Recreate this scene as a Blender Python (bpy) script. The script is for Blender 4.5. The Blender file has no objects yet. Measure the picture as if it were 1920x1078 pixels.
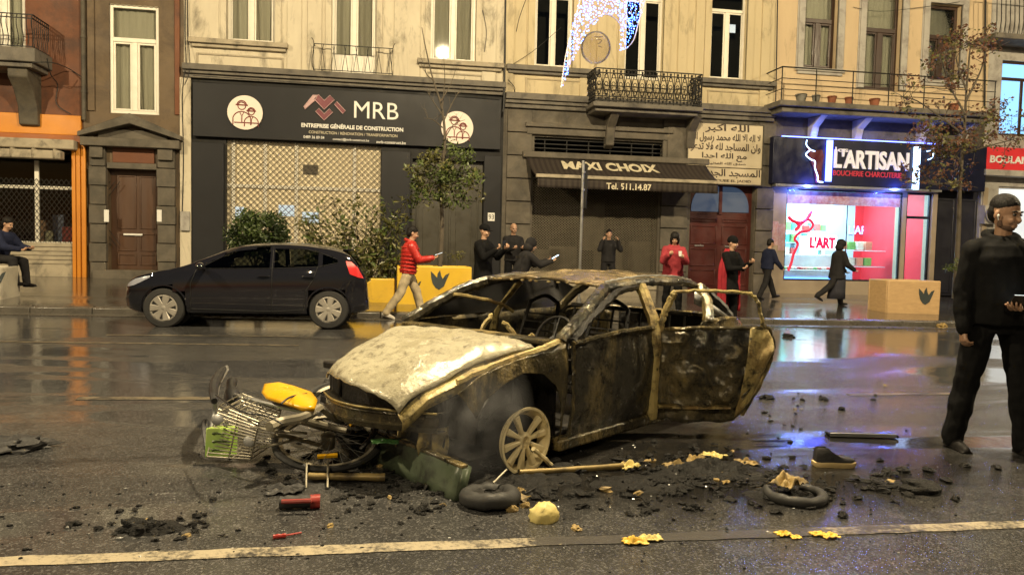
import bpy, bmesh, math, random, unicodedata
from mathutils import Vector, Matrix, Euler, noise as mnoise
R_ = math.radians
SC = bpy.context.scene
COL = SC.collection
random.seed(7)
# ------------------------------------------------------------ camera, sky, lamps, exposure
LENS_F, CAM_H, YAW, PITCH, ROLL = 1400.0, 1.42, R_(10), R_(3.1), R_(1.25)
FWD = Vector((math.sin(YAW)*math.cos(PITCH), math.cos(YAW)*math.cos(PITCH), -math.sin(PITCH)))
_rt = Vector((math.cos(YAW), -math.sin(YAW), 0)); _up = _rt.cross(FWD)
RGT = _rt*math.cos(ROLL) + _up*math.sin(ROLL)
UPV = -_rt*math.sin(ROLL) + _up*math.cos(ROLL)
EYE = Vector((0, 0, CAM_H))
cam = bpy.data.cameras.new('camera'); cam.sensor_width = 36; cam.lens = LENS_F/1920*36
cam.clip_start = .05; cam.clip_end = 500
cob = bpy.data.objects.new('camera', cam); COL.objects.link(cob)
cob.matrix_world = Matrix(((RGT.x, UPV.x, -FWD.x, EYE.x), (RGT.y, UPV.y, -FWD.y, EYE.y), (RGT.z, UPV.z, -FWD.z, EYE.z), (0, 0, 0, 1)))
SC.camera = cob
w = bpy.data.worlds.new('World'); SC.world = w; w.use_nodes = True
wn = w.node_tree; bg = wn.nodes['Background']
sky = wn.nodes.new('ShaderNodeTexSky'); sky.sky_type = 'NISHITA'; sky.sun_disc = False
sky.sun_elevation = R_(-1.5); sky.sun_rotation = R_(200)
wn.links.new(sky.outputs[0], bg.inputs[0]); bg.inputs[1].default_value = .10
SC.view_settings.view_transform = 'Standard'; SC.view_settings.look = 'None'
SC.view_settings.exposure = .1; SC.view_settings.gamma = 1
SC.cycles.use_denoising = True
SC.cycles.max_bounces = 8; SC.cycles.transparent_max_bounces = 16
SC.cycles.sample_clamp_indirect = 6
SODIUM = (1, .81, .50)
def point_light(name, loc, watts, col=SODIUM, size=.12):
    l = bpy.data.lights.new(name, 'POINT'); l.energy = watts; l.color = col; l.shadow_soft_size = size
    o = bpy.data.objects.new(name, l); o.location = loc; COL.objects.link(o); return o
# ------------------------------------------------------------ picture rays -> places
def ray(px, py): return FWD + RGT*((px-960)/LENS_F) - UPV*((py-539)/LENS_F)
def at(px, py, Y):
    d = ray(px, py); return EYE + d*((Y-EYE.y)/d.y)
def zg(x): return -.0105*(x-3)
KERB = 14.3
def zp(x, y): return zg(x) + .12 + .02*(y-KERB)
def gnd(px, py, h=0):                      # the road under a pixel, lifted by h
    d = ray(px, py); t = (h + .0315 - .0105*EYE.x - EYE.z)/(d.z + .0105*d.x); return EYE + d*t
def pave(px, py):
    p = at(px, py, 16)
    for _ in range(12):
        d = ray(px, py); t = (zp(p.x, p.y) - EYE.z)/d.z; p = EYE + d*t
    return p
D = 21.5
def FR(x0, y0, x1, y1, Y=D):
    a = at(x0, (y0+y1)/2, Y).x; b = at(x1, (y0+y1)/2, Y).x
    return a, b, at((x0+x1)/2, y1, Y).z, at((x0+x1)/2, y0, Y).z       # X0 X1 Z0 Z1
# ------------------------------------------------------------ mesh helpers
class MB:
    def __init__(s): s.v = []; s.f = []; s.m = []
    def add(s, vs, fs, mi=0, M=None):
        n = len(s.v)
        s.v += [tuple(M @ Vector(p)) if M else tuple(p) for p in vs]
        s.f += [tuple(i+n for i in f) for f in fs]; s.m += [mi]*len(fs); return s
    def box(s, x0, x1, y0, y1, z0, z1, mi=0, M=None):
        return s.add([(x0,y0,z0),(x1,y0,z0),(x1,y1,z0),(x0,y1,z0),(x0,y0,z1),(x1,y0,z1),(x1,y1,z1),(x0,y1,z1)],
                     [(0,3,2,1),(4,5,6,7),(0,1,5,4),(1,2,6,5),(2,3,7,6),(3,0,4,7)], mi, M)
    def beam(s, a, b, w, h, mi=0):          # a box from a to b
        a = Vector(a); b = Vector(b); d = b-a; L = d.length; q = d.to_track_quat('X', 'Z').to_matrix().to_4x4()
        return s.box(0, L, -w/2, w/2, -h/2, h/2, mi, Matrix.Translation(a) @ q)
    def rings(s, rs, cap=True, mi=0, close=True):
        n = len(rs[0]); vs = [p for r in rs for p in r]; fs = []
        for i in range(len(rs)-1):
            for j in range(n if close else n-1):
                k = (j+1) % n; fs.append((i*n+j, i*n+k, (i+1)*n+k, (i+1)*n+j))
        if cap: fs += [tuple(range(n-1, -1, -1)), tuple(range((len(rs)-1)*n, len(rs)*n))]
        return s.add(vs, fs, mi)
    def tube(s, pts, r, n=8, mi=0, closed=False, M=None):
        pts = [Vector(p) for p in pts]
        if M: pts = [M @ p for p in pts]
        N = len(pts); rr = r if isinstance(r, (list, tuple)) else [r]*N
        rs = []; ref = None
        for i, p in enumerate(pts):
            if closed: t = pts[(i+1) % N] - pts[i-1]
            else: t = pts[min(i+1, N-1)] - pts[max(i-1, 0)]
            if t.length < 1e-9: t = Vector((0, 0, 1))
            t.normalize()
            if ref is None: ref = t.orthogonal()
            u = ref - t*ref.dot(t)
            if u.length < 1e-6: u = t.orthogonal()
            u.normalize(); ref = u; v = t.cross(u)
            rs.append([p + (u*math.cos(2*math.pi*k/n) + v*math.sin(2*math.pi*k/n))*rr[i] for k in range(n)])
        if closed: rs.append(rs[0]); return s.rings(rs, False, mi)
        return s.rings(rs, True, mi)
    def lathe(s, prof, n=24, mi=0, M=None, cap=True):  # profile (r, z) turned about z
        rs = [[(r*math.cos(2*math.pi*k/n), r*math.sin(2*math.pi*k/n), z) for k in range(n)] for r, z in prof]
        if M: rs = [[M @ Vector(p) for p in r] for r in rs]
        return s.rings(rs, cap, mi)
    def ball(s, c, rx, ry=None, rz=None, n=12, m=8, mi=0, M=None):
        ry = ry or rx; rz = rz or rx; c = Vector(c); rs = []
        for i in range(m+1):
            a = -math.pi/2 + math.pi*i/m; ca = max(math.cos(a), 1e-3)
            rs.append([Vector((c.x+rx*ca*math.cos(2*math.pi*k/n), c.y+ry*ca*math.sin(2*math.pi*k/n), c.z+rz*math.sin(a))) for k in range(n)])
        if M: rs = [[M @ p for p in r] for r in rs]
        return s.rings(rs, True, mi)
    def prism(s, pts, y0, y1, mi=0, M=None):  # outline in xz, from y0 to y1
        n = len(pts); vs = [(x, y0, z) for x, z in pts] + [(x, y1, z) for x, z in pts]
        fs = [tuple(range(n)), tuple(range(2*n-1, n-1, -1))] + [(i, (i+1) % n, n+(i+1) % n, n+i) for i in range(n)]
        return s.add(vs, fs, mi, M)
    def grid(s, P, mi=0, close=False):
        r, c = len(P), len(P[0]); vs = [p for row in P for p in row]
        fs = [(i*c+j, i*c+(j+1) % c, (i+1)*c+(j+1) % c, (i+1)*c+j) for i in range(r-1) for j in range(c if close else c-1)]
        return s.add(vs, fs, mi)
    def build(s, name, mat, parent=None, smooth=True, bevel=0, solid=0, sharp=38, sub=0, recalc=True):
        me = bpy.data.meshes.new(name); off = Vector((0, 0, 0)); q = parent
        if parent and not parent.get('_local'):
            while q: off += q.location; q = q.parent
        me.from_pydata([tuple(Vector(p)-off) for p in s.v], [], s.f)
        for mm in (mat if isinstance(mat, (list, tuple)) else [mat]): me.materials.append(mm)
        me.polygons.foreach_set('material_index', s.m)
        if recalc:
            b = bmesh.new(); b.from_mesh(me); bmesh.ops.recalc_face_normals(b, faces=b.faces); b.to_mesh(me); b.free()
        if smooth:
            me.polygons.foreach_set('use_smooth', [True]*len(me.polygons)); me.set_sharp_from_angle(angle=R_(sharp))
        me.update()
        o = bpy.data.objects.new(name, me); COL.objects.link(o)
        if parent:
            o.parent = parent
            if parent.get('_local'): o['_local'] = 1
        if solid:
            md = o.modifiers.new('solid', 'SOLIDIFY'); md.thickness = solid; md.offset = 0
        if bevel:
            md = o.modifiers.new('bevel', 'BEVEL'); md.width = bevel; md.segments = 2; md.limit_method = 'ANGLE'; md.angle_limit = R_(40)
        if sub:
            md = o.modifiers.new('sub', 'SUBSURF'); md.levels = sub; md.render_levels = sub
        return o
def tag(o, label=None, cat=None, group=None, kind=None):
    if label: o['label'] = label
    if cat: o['category'] = cat
    if group: o['group'] = group
    if kind: o['kind'] = kind
    return o
def thing(name, label, cat, loc=(0,0,0), rz=0, group=None, local=False):
    o = bpy.data.objects.new(name, None); COL.objects.link(o); o.empty_display_size = .2
    o.location = loc; o.rotation_euler = (0, 0, rz)
    if local: o['_local'] = 1
    return tag(o, label, cat, group)
def struct(o): o['kind'] = 'structure'; return o
def smoothpath(pts, k=4):                 # Catmull-Rom through points
    P = [Vector(p) for p in pts]; out = []
    for i in range(len(P)-1):
        a = P[max(i-1, 0)]; b = P[i]; c = P[i+1]; d = P[min(i+2, len(P)-1)]
        for j in range(k):
            t = j/k
            out.append(.5*((2*b) + (c-a)*t + (2*a-5*b+4*c-d)*t*t + (3*b-a-3*c+d)*t*t*t))
    out.append(P[-1]); return out
def shape_arabic(s):                      # joined letter forms, right to left
    s = s.replace('\u0644\u0627', '\ufefb'); o = []
    def form(c, k):
        try: return unicodedata.lookup(unicodedata.name(c) + ' ' + k + ' FORM')
        except KeyError: return None
    L = list(s); ar = lambda c: '\u0600' <= c <= '\u06ff'
    for i, c in enumerate(L):
        pj = i > 0 and ar(L[i-1]) and form(L[i-1], 'INITIAL')
        if c == '\ufefb': o.append('\ufefc' if pj else c); continue
        if not ar(c): o.append(c); continue
        nj = i+1 < len(L) and (ar(L[i+1]) or L[i+1] == '\ufefb') and form(c, 'INITIAL')
        o.append(form(c, 'MEDIAL' if pj and nj else 'FINAL' if pj else 'INITIAL' if nj else 'ISOLATED') or c)
    return ''.join(reversed(o))
def lettering(s, X0, X1, Z0, Z1, Y, mat, parent, depth=.015, bold=0, name='lettering', keep=False, bend=None):
    c = bpy.data.curves.new(name, 'FONT'); c.body = s; c.size = 1; c.offset = bold; c.resolution_u = 3
    t = bpy.data.objects.new(name, c); me = bpy.data.meshes.new_from_object(t); bpy.data.objects.remove(t)
    xs = [v.co.x for v in me.vertices]; ys = [v.co.y for v in me.vertices]
    b = bmesh.new(); b.from_mesh(me); bmesh.ops.remove_doubles(b, verts=b.verts, dist=1e-4)
    r = bmesh.ops.extrude_face_region(b, geom=list(b.faces)); up = [v for v in r['geom'] if isinstance(v, bmesh.types.BMVert)]
    for v in up: v.co.z = depth
    sx = (X1-X0)/(max(xs)-min(xs)); sz = (Z1-Z0)/(max(ys)-min(ys)); x0, y0 = min(xs), min(ys)
    mb = MB(); b.verts.ensure_lookup_table()
    vs = []
    for v in b.verts:
        X = X0+(v.co.x-x0)*sx; Z = Z0+(v.co.y-y0)*sz; p = (X, Y-v.co.z, Z); vs.append(bend(p) if bend else p)
    mb.add(vs, [[v.index for v in f.verts] for f in b.faces]); b.free(); bpy.data.meshes.remove(me)
    return mb.build(name, mat, parent, smooth=False)
# ------------------------------------------------------------ materials
def newmat(name):
    m = bpy.data.materials.new(name); m.use_nodes = True; nt = m.node_tree
    return m, nt, nt.nodes['Principled BSDF']
def nn(nt, t, **kw):
    n = nt.nodes.new(t)
    for k, v in kw.items():
        if hasattr(n, k): setattr(n, k, v)
        else: n.inputs[k].default_value = v
    return n
def coords(nt, stretch=(1, 1, 1)):
    tc = nn(nt, 'ShaderNodeTexCoord'); mp = nn(nt, 'ShaderNodeMapping'); mp.inputs['Scale'].default_value = stretch
    nt.links.new(tc.outputs['Object'], mp.inputs[0]); return mp.outputs[0]
def noise_tex(nt, vec, scale, detail=5, rough=.6, dist=0):
    n = nn(nt, 'ShaderNodeTexNoise'); n.inputs['Scale'].default_value = scale; n.inputs['Detail'].default_value = detail
    n.inputs['Roughness'].default_value = rough; n.inputs['Distortion'].default_value = dist
    nt.links.new(vec, n.inputs['Vector']); return n.outputs['Fac']
def ramp(nt, fac, stops):
    r = nn(nt, 'ShaderNodeValToRGB'); e = r.color_ramp.elements
    while len(e) < len(stops): e.new(.5)
    for el, (p, c) in zip(e, stops):
        el.position = p; el.color = (*c, 1) if not isinstance(c, (int, float)) else (c, c, c, 1)
    nt.links.new(fac, r.inputs[0]); return r.outputs[0]
def mixc(nt, fac, a, b, mode='MIX'):
    m = nn(nt, 'ShaderNodeMix', data_type='RGBA', blend_type=mode)
    for s, v in ((0, fac), (6, a), (7, b)):
        if hasattr(v, 'is_linked'): nt.links.new(v, m.inputs[s])
        else: m.inputs[s].default_value = v if isinstance(v, (int, float)) else (*v, 1)
    return m.outputs[2]
def bumpn(nt, h, strength, dist=.01, prev=None):
    b = nn(nt, 'ShaderNodeBump'); b.inputs['Strength'].default_value = strength; b.inputs['Distance'].default_value = dist
    nt.links.new(h, b.inputs['Height'])
    if prev: nt.links.new(prev, b.inputs['Normal'])
    return b.outputs[0]
def pm(name, c1, c2=None, scale=4, rough=.6, metal=0, bump=.15, bscale=None, stretch=(1, 1, 1), dirt=None, dscale=1.5, dlo=.5, dhi=.7, spec=.5, coat=0, bdist=.01, rvar=.12):
    m, nt, b = newmat(name); c2 = c2 or tuple(x*.75 for x in c1); v = coords(nt, stretch)
    col = ramp(nt, noise_tex(nt, v, scale, 6, .65), [(.32, c1), (.68, c2)])
    if dirt:
        f = ramp(nt, noise_tex(nt, v, dscale, 8, .7, .4), [(dlo, 0), (dhi, 1)]); col = mixc(nt, f, col, dirt)
    nt.links.new(col, b.inputs['Base Color'])
    b.inputs['Metallic'].default_value = metal; b.inputs['Specular IOR Level'].default_value = spec; b.inputs['Coat Weight'].default_value = coat
    rr = ramp(nt, noise_tex(nt, v, scale*1.7, 4), [(.3, max(rough-rvar, .02)), (.7, min(rough+rvar, 1))]); nt.links.new(rr, b.inputs['Roughness'])
    if bump: nt.links.new(bumpn(nt, noise_tex(nt, v, bscale or scale*6, 6), bump, bdist), b.inputs['Normal'])
    return m
def em(name, col, strength, base=None):
    m, nt, b = newmat(name); b.inputs['Base Color'].default_value = (*(base or col), 1)
    b.inputs['Emission Color'].default_value = (*col, 1); b.inputs['Emission Strength'].default_value = strength; b.inputs['Roughness'].default_value = .4
    return m
def glass(name, tint=(.5, .55, .55), rough=.02, ior=1.5, mix=.0):
    m, nt, b = newmat(name); nt.nodes.remove(b); out = nt.nodes['Material Output']
    t = nn(nt, 'ShaderNodeBsdfTransparent'); t.inputs[0].default_value = (*tint, 1)
    g = nn(nt, 'ShaderNodeBsdfGlossy'); g.inputs['Roughness'].default_value = rough
    fr = nn(nt, 'ShaderNodeFresnel'); fr.inputs[0].default_value = ior
    mx = nn(nt, 'ShaderNodeMixShader'); nt.links.new(fr.outputs[0], mx.inputs[0]); nt.links.new(t.outputs[0], mx.inputs[1]); nt.links.new(g.outputs[0], mx.inputs[2])
    nt.links.new(mx.outputs[0], out.inputs[0]); return m
M = {}
M['cream'] = pm('cream_render', (.60,.54,.41), (.50,.44,.33), 1.6, .8, dirt=(.15,.13,.095), dscale=1.9, dlo=.51, dhi=.70, bump=.3, bscale=9, stretch=(1,1,.4))
M['cream_trim'] = pm('cream_stone_trim', (.42,.36,.26), (.30,.26,.19), 2.5, .8, dirt=(.10,.09,.07), dscale=2.2, dlo=.5, dhi=.7, bump=.4, bscale=12)
M['ochre'] = pm('ochre_render', (.55,.46,.29), (.48,.40,.25), 1.4, .75, dirt=(.20,.165,.11), dscale=1.9, dlo=.53, dhi=.74, bump=.2, stretch=(1,1,.35))
M['ochre_trim'] = pm('ochre_trim', (.46,.38,.25), (.36,.30,.2), 2, .75, dirt=(.16,.13,.1), dscale=2, dlo=.56, dhi=.75, bump=.25)
M['apricot'] = pm('apricot_render', (.58,.45,.28), (.50,.38,.24), 1.4, .75, dirt=(.22,.175,.115), dscale=1.9, dlo=.54, dhi=.75, bump=.2, stretch=(1,1,.35))
M['white_trim'] = pm('grey_white_trim', (.42,.40,.36), (.34,.32,.29), 2, .7, dirt=(.2,.18,.16), dscale=2, bump=.2)
M['slab'] = pm('grey_stone_slab', (.17,.15,.12), (.11,.10,.085), 3, .8, dirt=(.05,.045,.04), dscale=2, bump=.4)
M['dark_stone'] = pm('dark_stone', (.10,.085,.06), (.065,.055,.04), 3, .7, dirt=(.03,.028,.025), dscale=1.7, bump=.4, bscale=10)
M['grey_stone'] = pm('weathered_bluestone', (.14,.12,.09), (.085,.072,.055), 2, .75, dirt=(.05,.045,.035), dscale=1.4, dlo=.45, bump=.45, bscale=9)
M['frame_white'] = pm('white_window_paint', (.78,.74,.64), (.70,.66,.56), 5, .45, bump=.05)
M['frame_brown'] = pm('brown_window_wood', (.05,.025,.015), (.03,.016,.01), 8, .4, bump=.1, stretch=(1,1,.2))
M['iron'] = pm('wrought_iron', (.010,.0095,.009), (.018,.016,.014), 15, .55, bump=.15, spec=.3)
M['black_panel'] = pm('black_shop_panel', (.014,.014,.016), (.019,.019,.021), .7, .5, bump=.03, rvar=.06, spec=.25)
M['black_wall'] = pm('black_painted_wall', (.016,.015,.014), (.011,.011,.011), 1.5, .6, bump=.15, spec=.25)
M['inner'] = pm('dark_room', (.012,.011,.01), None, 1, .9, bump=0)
M['curtain'] = pm('grey_net_curtain', (.62,.58,.5), (.54,.5,.43), 2, .9, bump=.1, stretch=(8,8,.6))
M['curtain_w'] = pm('pale_lace_curtain', (.72,.69,.6), (.6,.57,.5), 3, .9, bump=.1, stretch=(8,8,.6))
M['glass'] = glass('window_glass', (.82,.83,.8), .03)
M['glass_clear'] = glass('shop_glass', (.93,.95,.95), .01)
M['dark_glass'] = glass('dark_glass', (.22,.24,.24), .02)
M['white'] = pm('white_paint', (.75,.74,.70), (.68,.67,.63), 6, .5, bump=.04)
M['steel'] = pm('galvanised_steel', (.42,.42,.41), (.33,.33,.32), 9, .38, .8, .06)
M['rubber'] = pm('black_rubber', (.014,.014,.014), (.022,.021,.02), 20, .65, bump=.2)
M['leafA'] = pm('dark_green_leaf', (.035,.06,.012), (.06,.085,.02), 3, .45, bump=0)
M['leafB'] = pm('olive_leaf', (.11,.10,.022), (.06,.065,.016), 3, .5, bump=0)
M['leafC'] = pm('mid_green_leaf', (.07,.10,.016), (.045,.06,.014), 3, .5, bump=0)
M['leafR'] = pm('rust_red_leaf', (.13,.052,.026), (.08,.036,.018), 3, .6, bump=0)
M['bark'] = pm('grey_bark', (.10,.08,.055), (.055,.045,.032), 12, .85, bump=.6, stretch=(1,1,.25))
# ------------------------------------------------------------ street lamps hung over the middle of the road, plus one added fill lamp
def mirrored(px, py, Y):                  # where a lamp hangs whose image stands in a window pane
    d = ray(px, py); q = at(px, py, D+.21); return q + Vector((d.x, -d.y, d.z))*((q.y-Y)/d.y)
lp = mirrored(831, 94, 6.5)
M['lamp_glow'] = em('sodium_glow', (1, .62, .18), 60); M['lamp_case'] = pm('lamp_housing', (.2,.2,.2), None, 5, .5, .5)
def street_lamp(x, z, watts, label, dy=0):
    t = thing('street_lamp', label, 'street lamp', (x, lp.y+dy, z), group='street lamps hung over the road')
    mb = MB(); mb.prism([(-.45, .06), (.45, .06), (.36, .2), (-.36, .2)], -.14, .14); t['_local'] = 1; mb.build('housing', M['lamp_case'], t, bevel=.02)
    mb = MB(); mb.ball((0, 0, .035), .3, .12, .03, 14, 6); mb.build('bulb_glass', M['lamp_glow'], t)
    mb = MB(); mb.tube([(-.3, 0, .2), (0, -16, 1.4)], .012, 5); mb.tube([(-.3, 0, .2), (0, D-lp.y-dy, .9)], .012, 5); mb.build('span_wire', M['lamp_case'], t)
    l = point_light('lamp_light', (0, 0, -.12), watts, size=.2); l.parent = t
street_lamp(lp.x, lp.z, 10500, 'sodium street lamp hung over the burnt car')
street_lamp(lp.x-7, lp.z, 3500, 'added unseen fill lamp behind the camera', -15)  # fill lamp added behind the camera to light the near sides
street_lamp(lp.x-17, lp.z, 9500, 'sodium street lamp hung over the road beside the orange shop')
street_lamp(lp.x+17, lp.z, 7500, 'sodium street lamp hung over the road beside the butcher shop')
# ------------------------------------------------------------ road, kerb, pavement, markings
def road_mat(name, pv=False):
    m, nt, b = newmat(name)
    v = coords(nt, (1, 1, 1)); vs = coords(nt, (.2, 1, 1))
    big = noise_tex(nt, vs, .55, 4, .6, .6)                       # where the water stands
    sy = nn(nt, 'ShaderNodeSeparateXYZ'); nt.links.new(v, sy.inputs[0]); low = nn(nt, 'ShaderNodeMapRange'); nt.links.new(sy.outputs[1], low.inputs[0]); low.inputs[1].default_value = 5.5; low.inputs[2].default_value = 9.5; low.inputs[3].default_value = .015; low.inputs[4].default_value = .10
    bw = nn(nt, 'ShaderNodeMath', operation='ADD'); nt.links.new(big, bw.inputs[0]); nt.links.new(low.outputs[0], bw.inputs[1])   # water gathers towards the gutter
    wet = ramp(nt, bw.outputs[0], [(.40, 0), (.57, 1)])
    grain = noise_tex(nt, v, 75, 3, .7)
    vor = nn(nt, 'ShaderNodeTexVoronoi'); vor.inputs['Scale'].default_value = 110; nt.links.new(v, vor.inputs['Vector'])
    mid = noise_tex(nt, v, 6, 6, .65)
    c = ramp(nt, mid, [(.3, (.026,.026,.027)), (.7, (.052,.051,.050))] if not pv else [(.3, (.05,.045,.038)), (.7, (.085,.075,.062))])
    agg_glint = ramp(nt, vor.outputs['Color'], [(.60, 0), (.90, 1)])
    c = mixc(nt, agg_glint, c, (.115,.112,.11))  # pale aggregate, brightened in colour to stand in for wet sparkle
    if not pv:                                                    # sooty stain left by the fire
        sc_ = nn(nt, 'ShaderNodeMapping'); sc_.inputs['Location'].default_value = (-2.3/2.6, -4.7/1.3, 0); sc_.inputs['Scale'].default_value = (1/2.6, 1/1.3, 0); nt.links.new(v, sc_.inputs[0])
        gr = nn(nt, 'ShaderNodeTexGradient', gradient_type='SPHERICAL'); nt.links.new(sc_.outputs[0], gr.inputs[0])
        sm_ = nn(nt, 'ShaderNodeMath', operation='MULTIPLY_ADD'); sm_.inputs[1].default_value = 1.3; nt.links.new(gr.outputs['Fac'], sm_.inputs[0]); sh_ = nn(nt, 'ShaderNodeMath', operation='SUBTRACT'); nt.links.new(noise_tex(nt, v, 2.2, 6, .7), sh_.inputs[0]); sh_.inputs[1].default_value = .55; nt.links.new(sh_.outputs[0], sm_.inputs[2])
        c = mixc(nt, ramp(nt, sm_.outputs[0], [(.05, 0), (.45, 1)]), c, (.011,.0105,.010))
    patch = ramp(nt, noise_tex(nt, vs, 1.4, 7, .7, .8), [(.58, 0), (.72, 1)])
    c = mixc(nt, patch, c, (.013,.012,.012))
    if pv:
        br = nn(nt, 'ShaderNodeTexBrick'); br.inputs['Scale'].default_value = 1; br.inputs['Brick Width'].default_value = .3; br.inputs['Row Height'].default_value = .3
        br.inputs['Mortar Size'].default_value = .012; br.inputs['Color1'].default_value = (1,1,1,1); br.inputs['Color2'].default_value = (.75,.75,.75,1); br.inputs['Mortar'].default_value = (.25,.25,.25,1)
        nt.links.new(v, br.inputs['Vector']); c = mixc(nt, 1.0, c, br.outputs['Color'], 'MULTIPLY')
    nt.links.new(c, b.inputs['Base Color'])
    r = mixc(nt, wet, (.17,.17,.17), (.06,.06,.06)) if not pv else mixc(nt, wet, (.22,.22,.22), (.07,.07,.07))
    nt.links.new(r, b.inputs['Roughness']); b.inputs['Specular IOR Level'].default_value = .6
    h = nn(nt, 'ShaderNodeMath', operation='ADD'); nt.links.new(grain, h.inputs[0]); nt.links.new(vor.outputs['Distance'], h.inputs[1])
    inv = nn(nt, 'ShaderNodeMapRange'); nt.links.new(wet, inv.inputs[0]); inv.inputs[3].default_value = .75 if not pv else .15; inv.inputs[4].default_value = .03
    bb = nn(nt, 'ShaderNodeBump'); bb.inputs['Distance'].default_value = .009; nt.links.new(h.outputs[0], bb.inputs['Height']); nt.links.new(inv.outputs[0], bb.inputs['Strength'])
    wv = noise_tex(nt, coords(nt, (1.2, .5, 1)), 3.5, 3, .5)
    b2 = bumpn(nt, wv, .16, .02, bb.outputs[0]); nt.links.new(b2, b.inputs['Normal'])
    return m
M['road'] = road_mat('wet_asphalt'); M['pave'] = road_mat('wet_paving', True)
M['kerb'] = pm('wet_kerbstone', (.10,.09,.075), (.06,.055,.047), 4, .3, bump=.3)
M['line'] = pm('worn_road_paint', (.52,.47,.36), (.42,.38,.29), 3, .45, dirt=(.06,.055,.05), dscale=9, dlo=.52, dhi=.62, bump=.3, bscale=90)
M['line_faint'] = pm('faint_road_paint', (.16,.13,.085), (.10,.085,.06), 3, .4, dirt=(.035,.033,.03), dscale=7, dlo=.46, dhi=.58, bump=.3, bscale=90)
def sheet(mb, x0, x1, y0, y1, dz=0, f=None, nx=24, ny=4):
    mb.grid([[(x0+(x1-x0)*j/nx, y0+(y1-y0)*i/ny, (f or zg)(x0+(x1-x0)*j/nx) + dz) for j in range(nx+1)] for i in range(ny+1)]); return mb
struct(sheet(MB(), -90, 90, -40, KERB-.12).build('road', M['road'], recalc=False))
gy = MB()
for i in range(-60, 60):
    x = i*1.0; z = zg(x)
    gy.add([(x+.006, KERB-.12, z-.2), (x+.994, KERB-.12, z-.2-.0105), (x+.994, KERB+.03, z-.21), (x+.006, KERB+.03, z-.2),
            (x+.006, KERB-.12, z+.10), (x+.994, KERB-.12, z+.0895), (x+.994, KERB+.03, z+.1125), (x+.006, KERB+.03, z+.123)],
           [(0,3,2,1),(4,5,6,7),(0,1,5,4),(1,2,6,5),(2,3,7,6),(3,0,4,7)])
struct(gy.build('kerb', M['kerb'], bevel=.012))
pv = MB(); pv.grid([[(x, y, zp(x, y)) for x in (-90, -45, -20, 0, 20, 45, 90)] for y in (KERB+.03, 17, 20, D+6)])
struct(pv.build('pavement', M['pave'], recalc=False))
def marking(name, a, b, wd, mat, dz=.004, n=30):
    P = []
    for i in range(n+1):
        p = Vector(a).lerp(Vector(b), i/n)
        j = lambda: random.uniform(-.006, .006)
        P.append([(p.x, p.y-wd/2+j(), zg(p.x)+dz), (p.x, p.y+wd/2+j(), zg(p.x)+dz)])
    mb = MB(); mb.grid(P); return struct(mb.build(name, mat, recalc=False))
a = gnd(0, 1056); b_ = gnd(1920, 985)
def worn_line():
    m, nt, b = newmat('wearing_road_paint'); v = coords(nt); sx = nn(nt, 'ShaderNodeSeparateXYZ'); nt.links.new(v, sx.inputs[0])
    mr = nn(nt, 'ShaderNodeMapRange'); nt.links.new(sx.outputs[0], mr.inputs[0]); mr.inputs[1].default_value = -9; mr.inputs[2].default_value = 9
    wear = ramp(nt, mr.outputs[0], [(.0, .34), (.52, .36), (.56, .62), (.60, .72), (.63, .50), (.68, .42), (1, .36)])
    nz = noise_tex(nt, v, 38, 8, .75); n2 = noise_tex(nt, v, 3, 5, .6); ad = nn(nt, 'ShaderNodeMath', operation='ADD'); nt.links.new(wear, ad.inputs[0]); nt.links.new(nz, ad.inputs[1]); a2 = nn(nt, 'ShaderNodeMath', operation='ADD'); nt.links.new(ad.outputs[0], a2.inputs[0]); nt.links.new(n2, a2.inputs[1])
    f = ramp(nt, a2.outputs[0], [(.0, 0), (1, 1)]); mr2 = nn(nt, 'ShaderNodeMapRange'); nt.links.new(a2.outputs[0], mr2.inputs[0]); mr2.inputs[1].default_value = 1.32; mr2.inputs[2].default_value = 1.52
    c = mixc(nt, mr2.outputs[0], (.36,.31,.22), (.04,.037,.034)); nt.links.new(c, b.inputs['Base Color']); b.inputs['Roughness'].default_value = .38
    nt.links.new(bumpn(nt, noise_tex(nt, v, 80, 4), .6, .008), b.inputs['Normal']); return m
marking('lane_line', (-9, a.y+.03, 0), (9, b_.y, 0), .10, worn_line(), n=170)
p, q = gnd(145, 747), gnd(400, 747); marking('lane_dash', p, q, .12, M['line_faint'])
for (x0, y0, x1, y1) in ((-30, 640, 560, 648), (200, 628, 560, 631), (1590, 740, 1790, 738)):
    p, q = gnd(x0, y0), gnd(x1, y1); marking('edge_line', p, q, .10, M['line_faint'])
# manhole-like joint along the gutter
g = MB(); sheet(g, -40, 40, KERB-.55, KERB-.14, .004); struct(g.build('gutter', M['kerb'], recalc=False))
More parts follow.
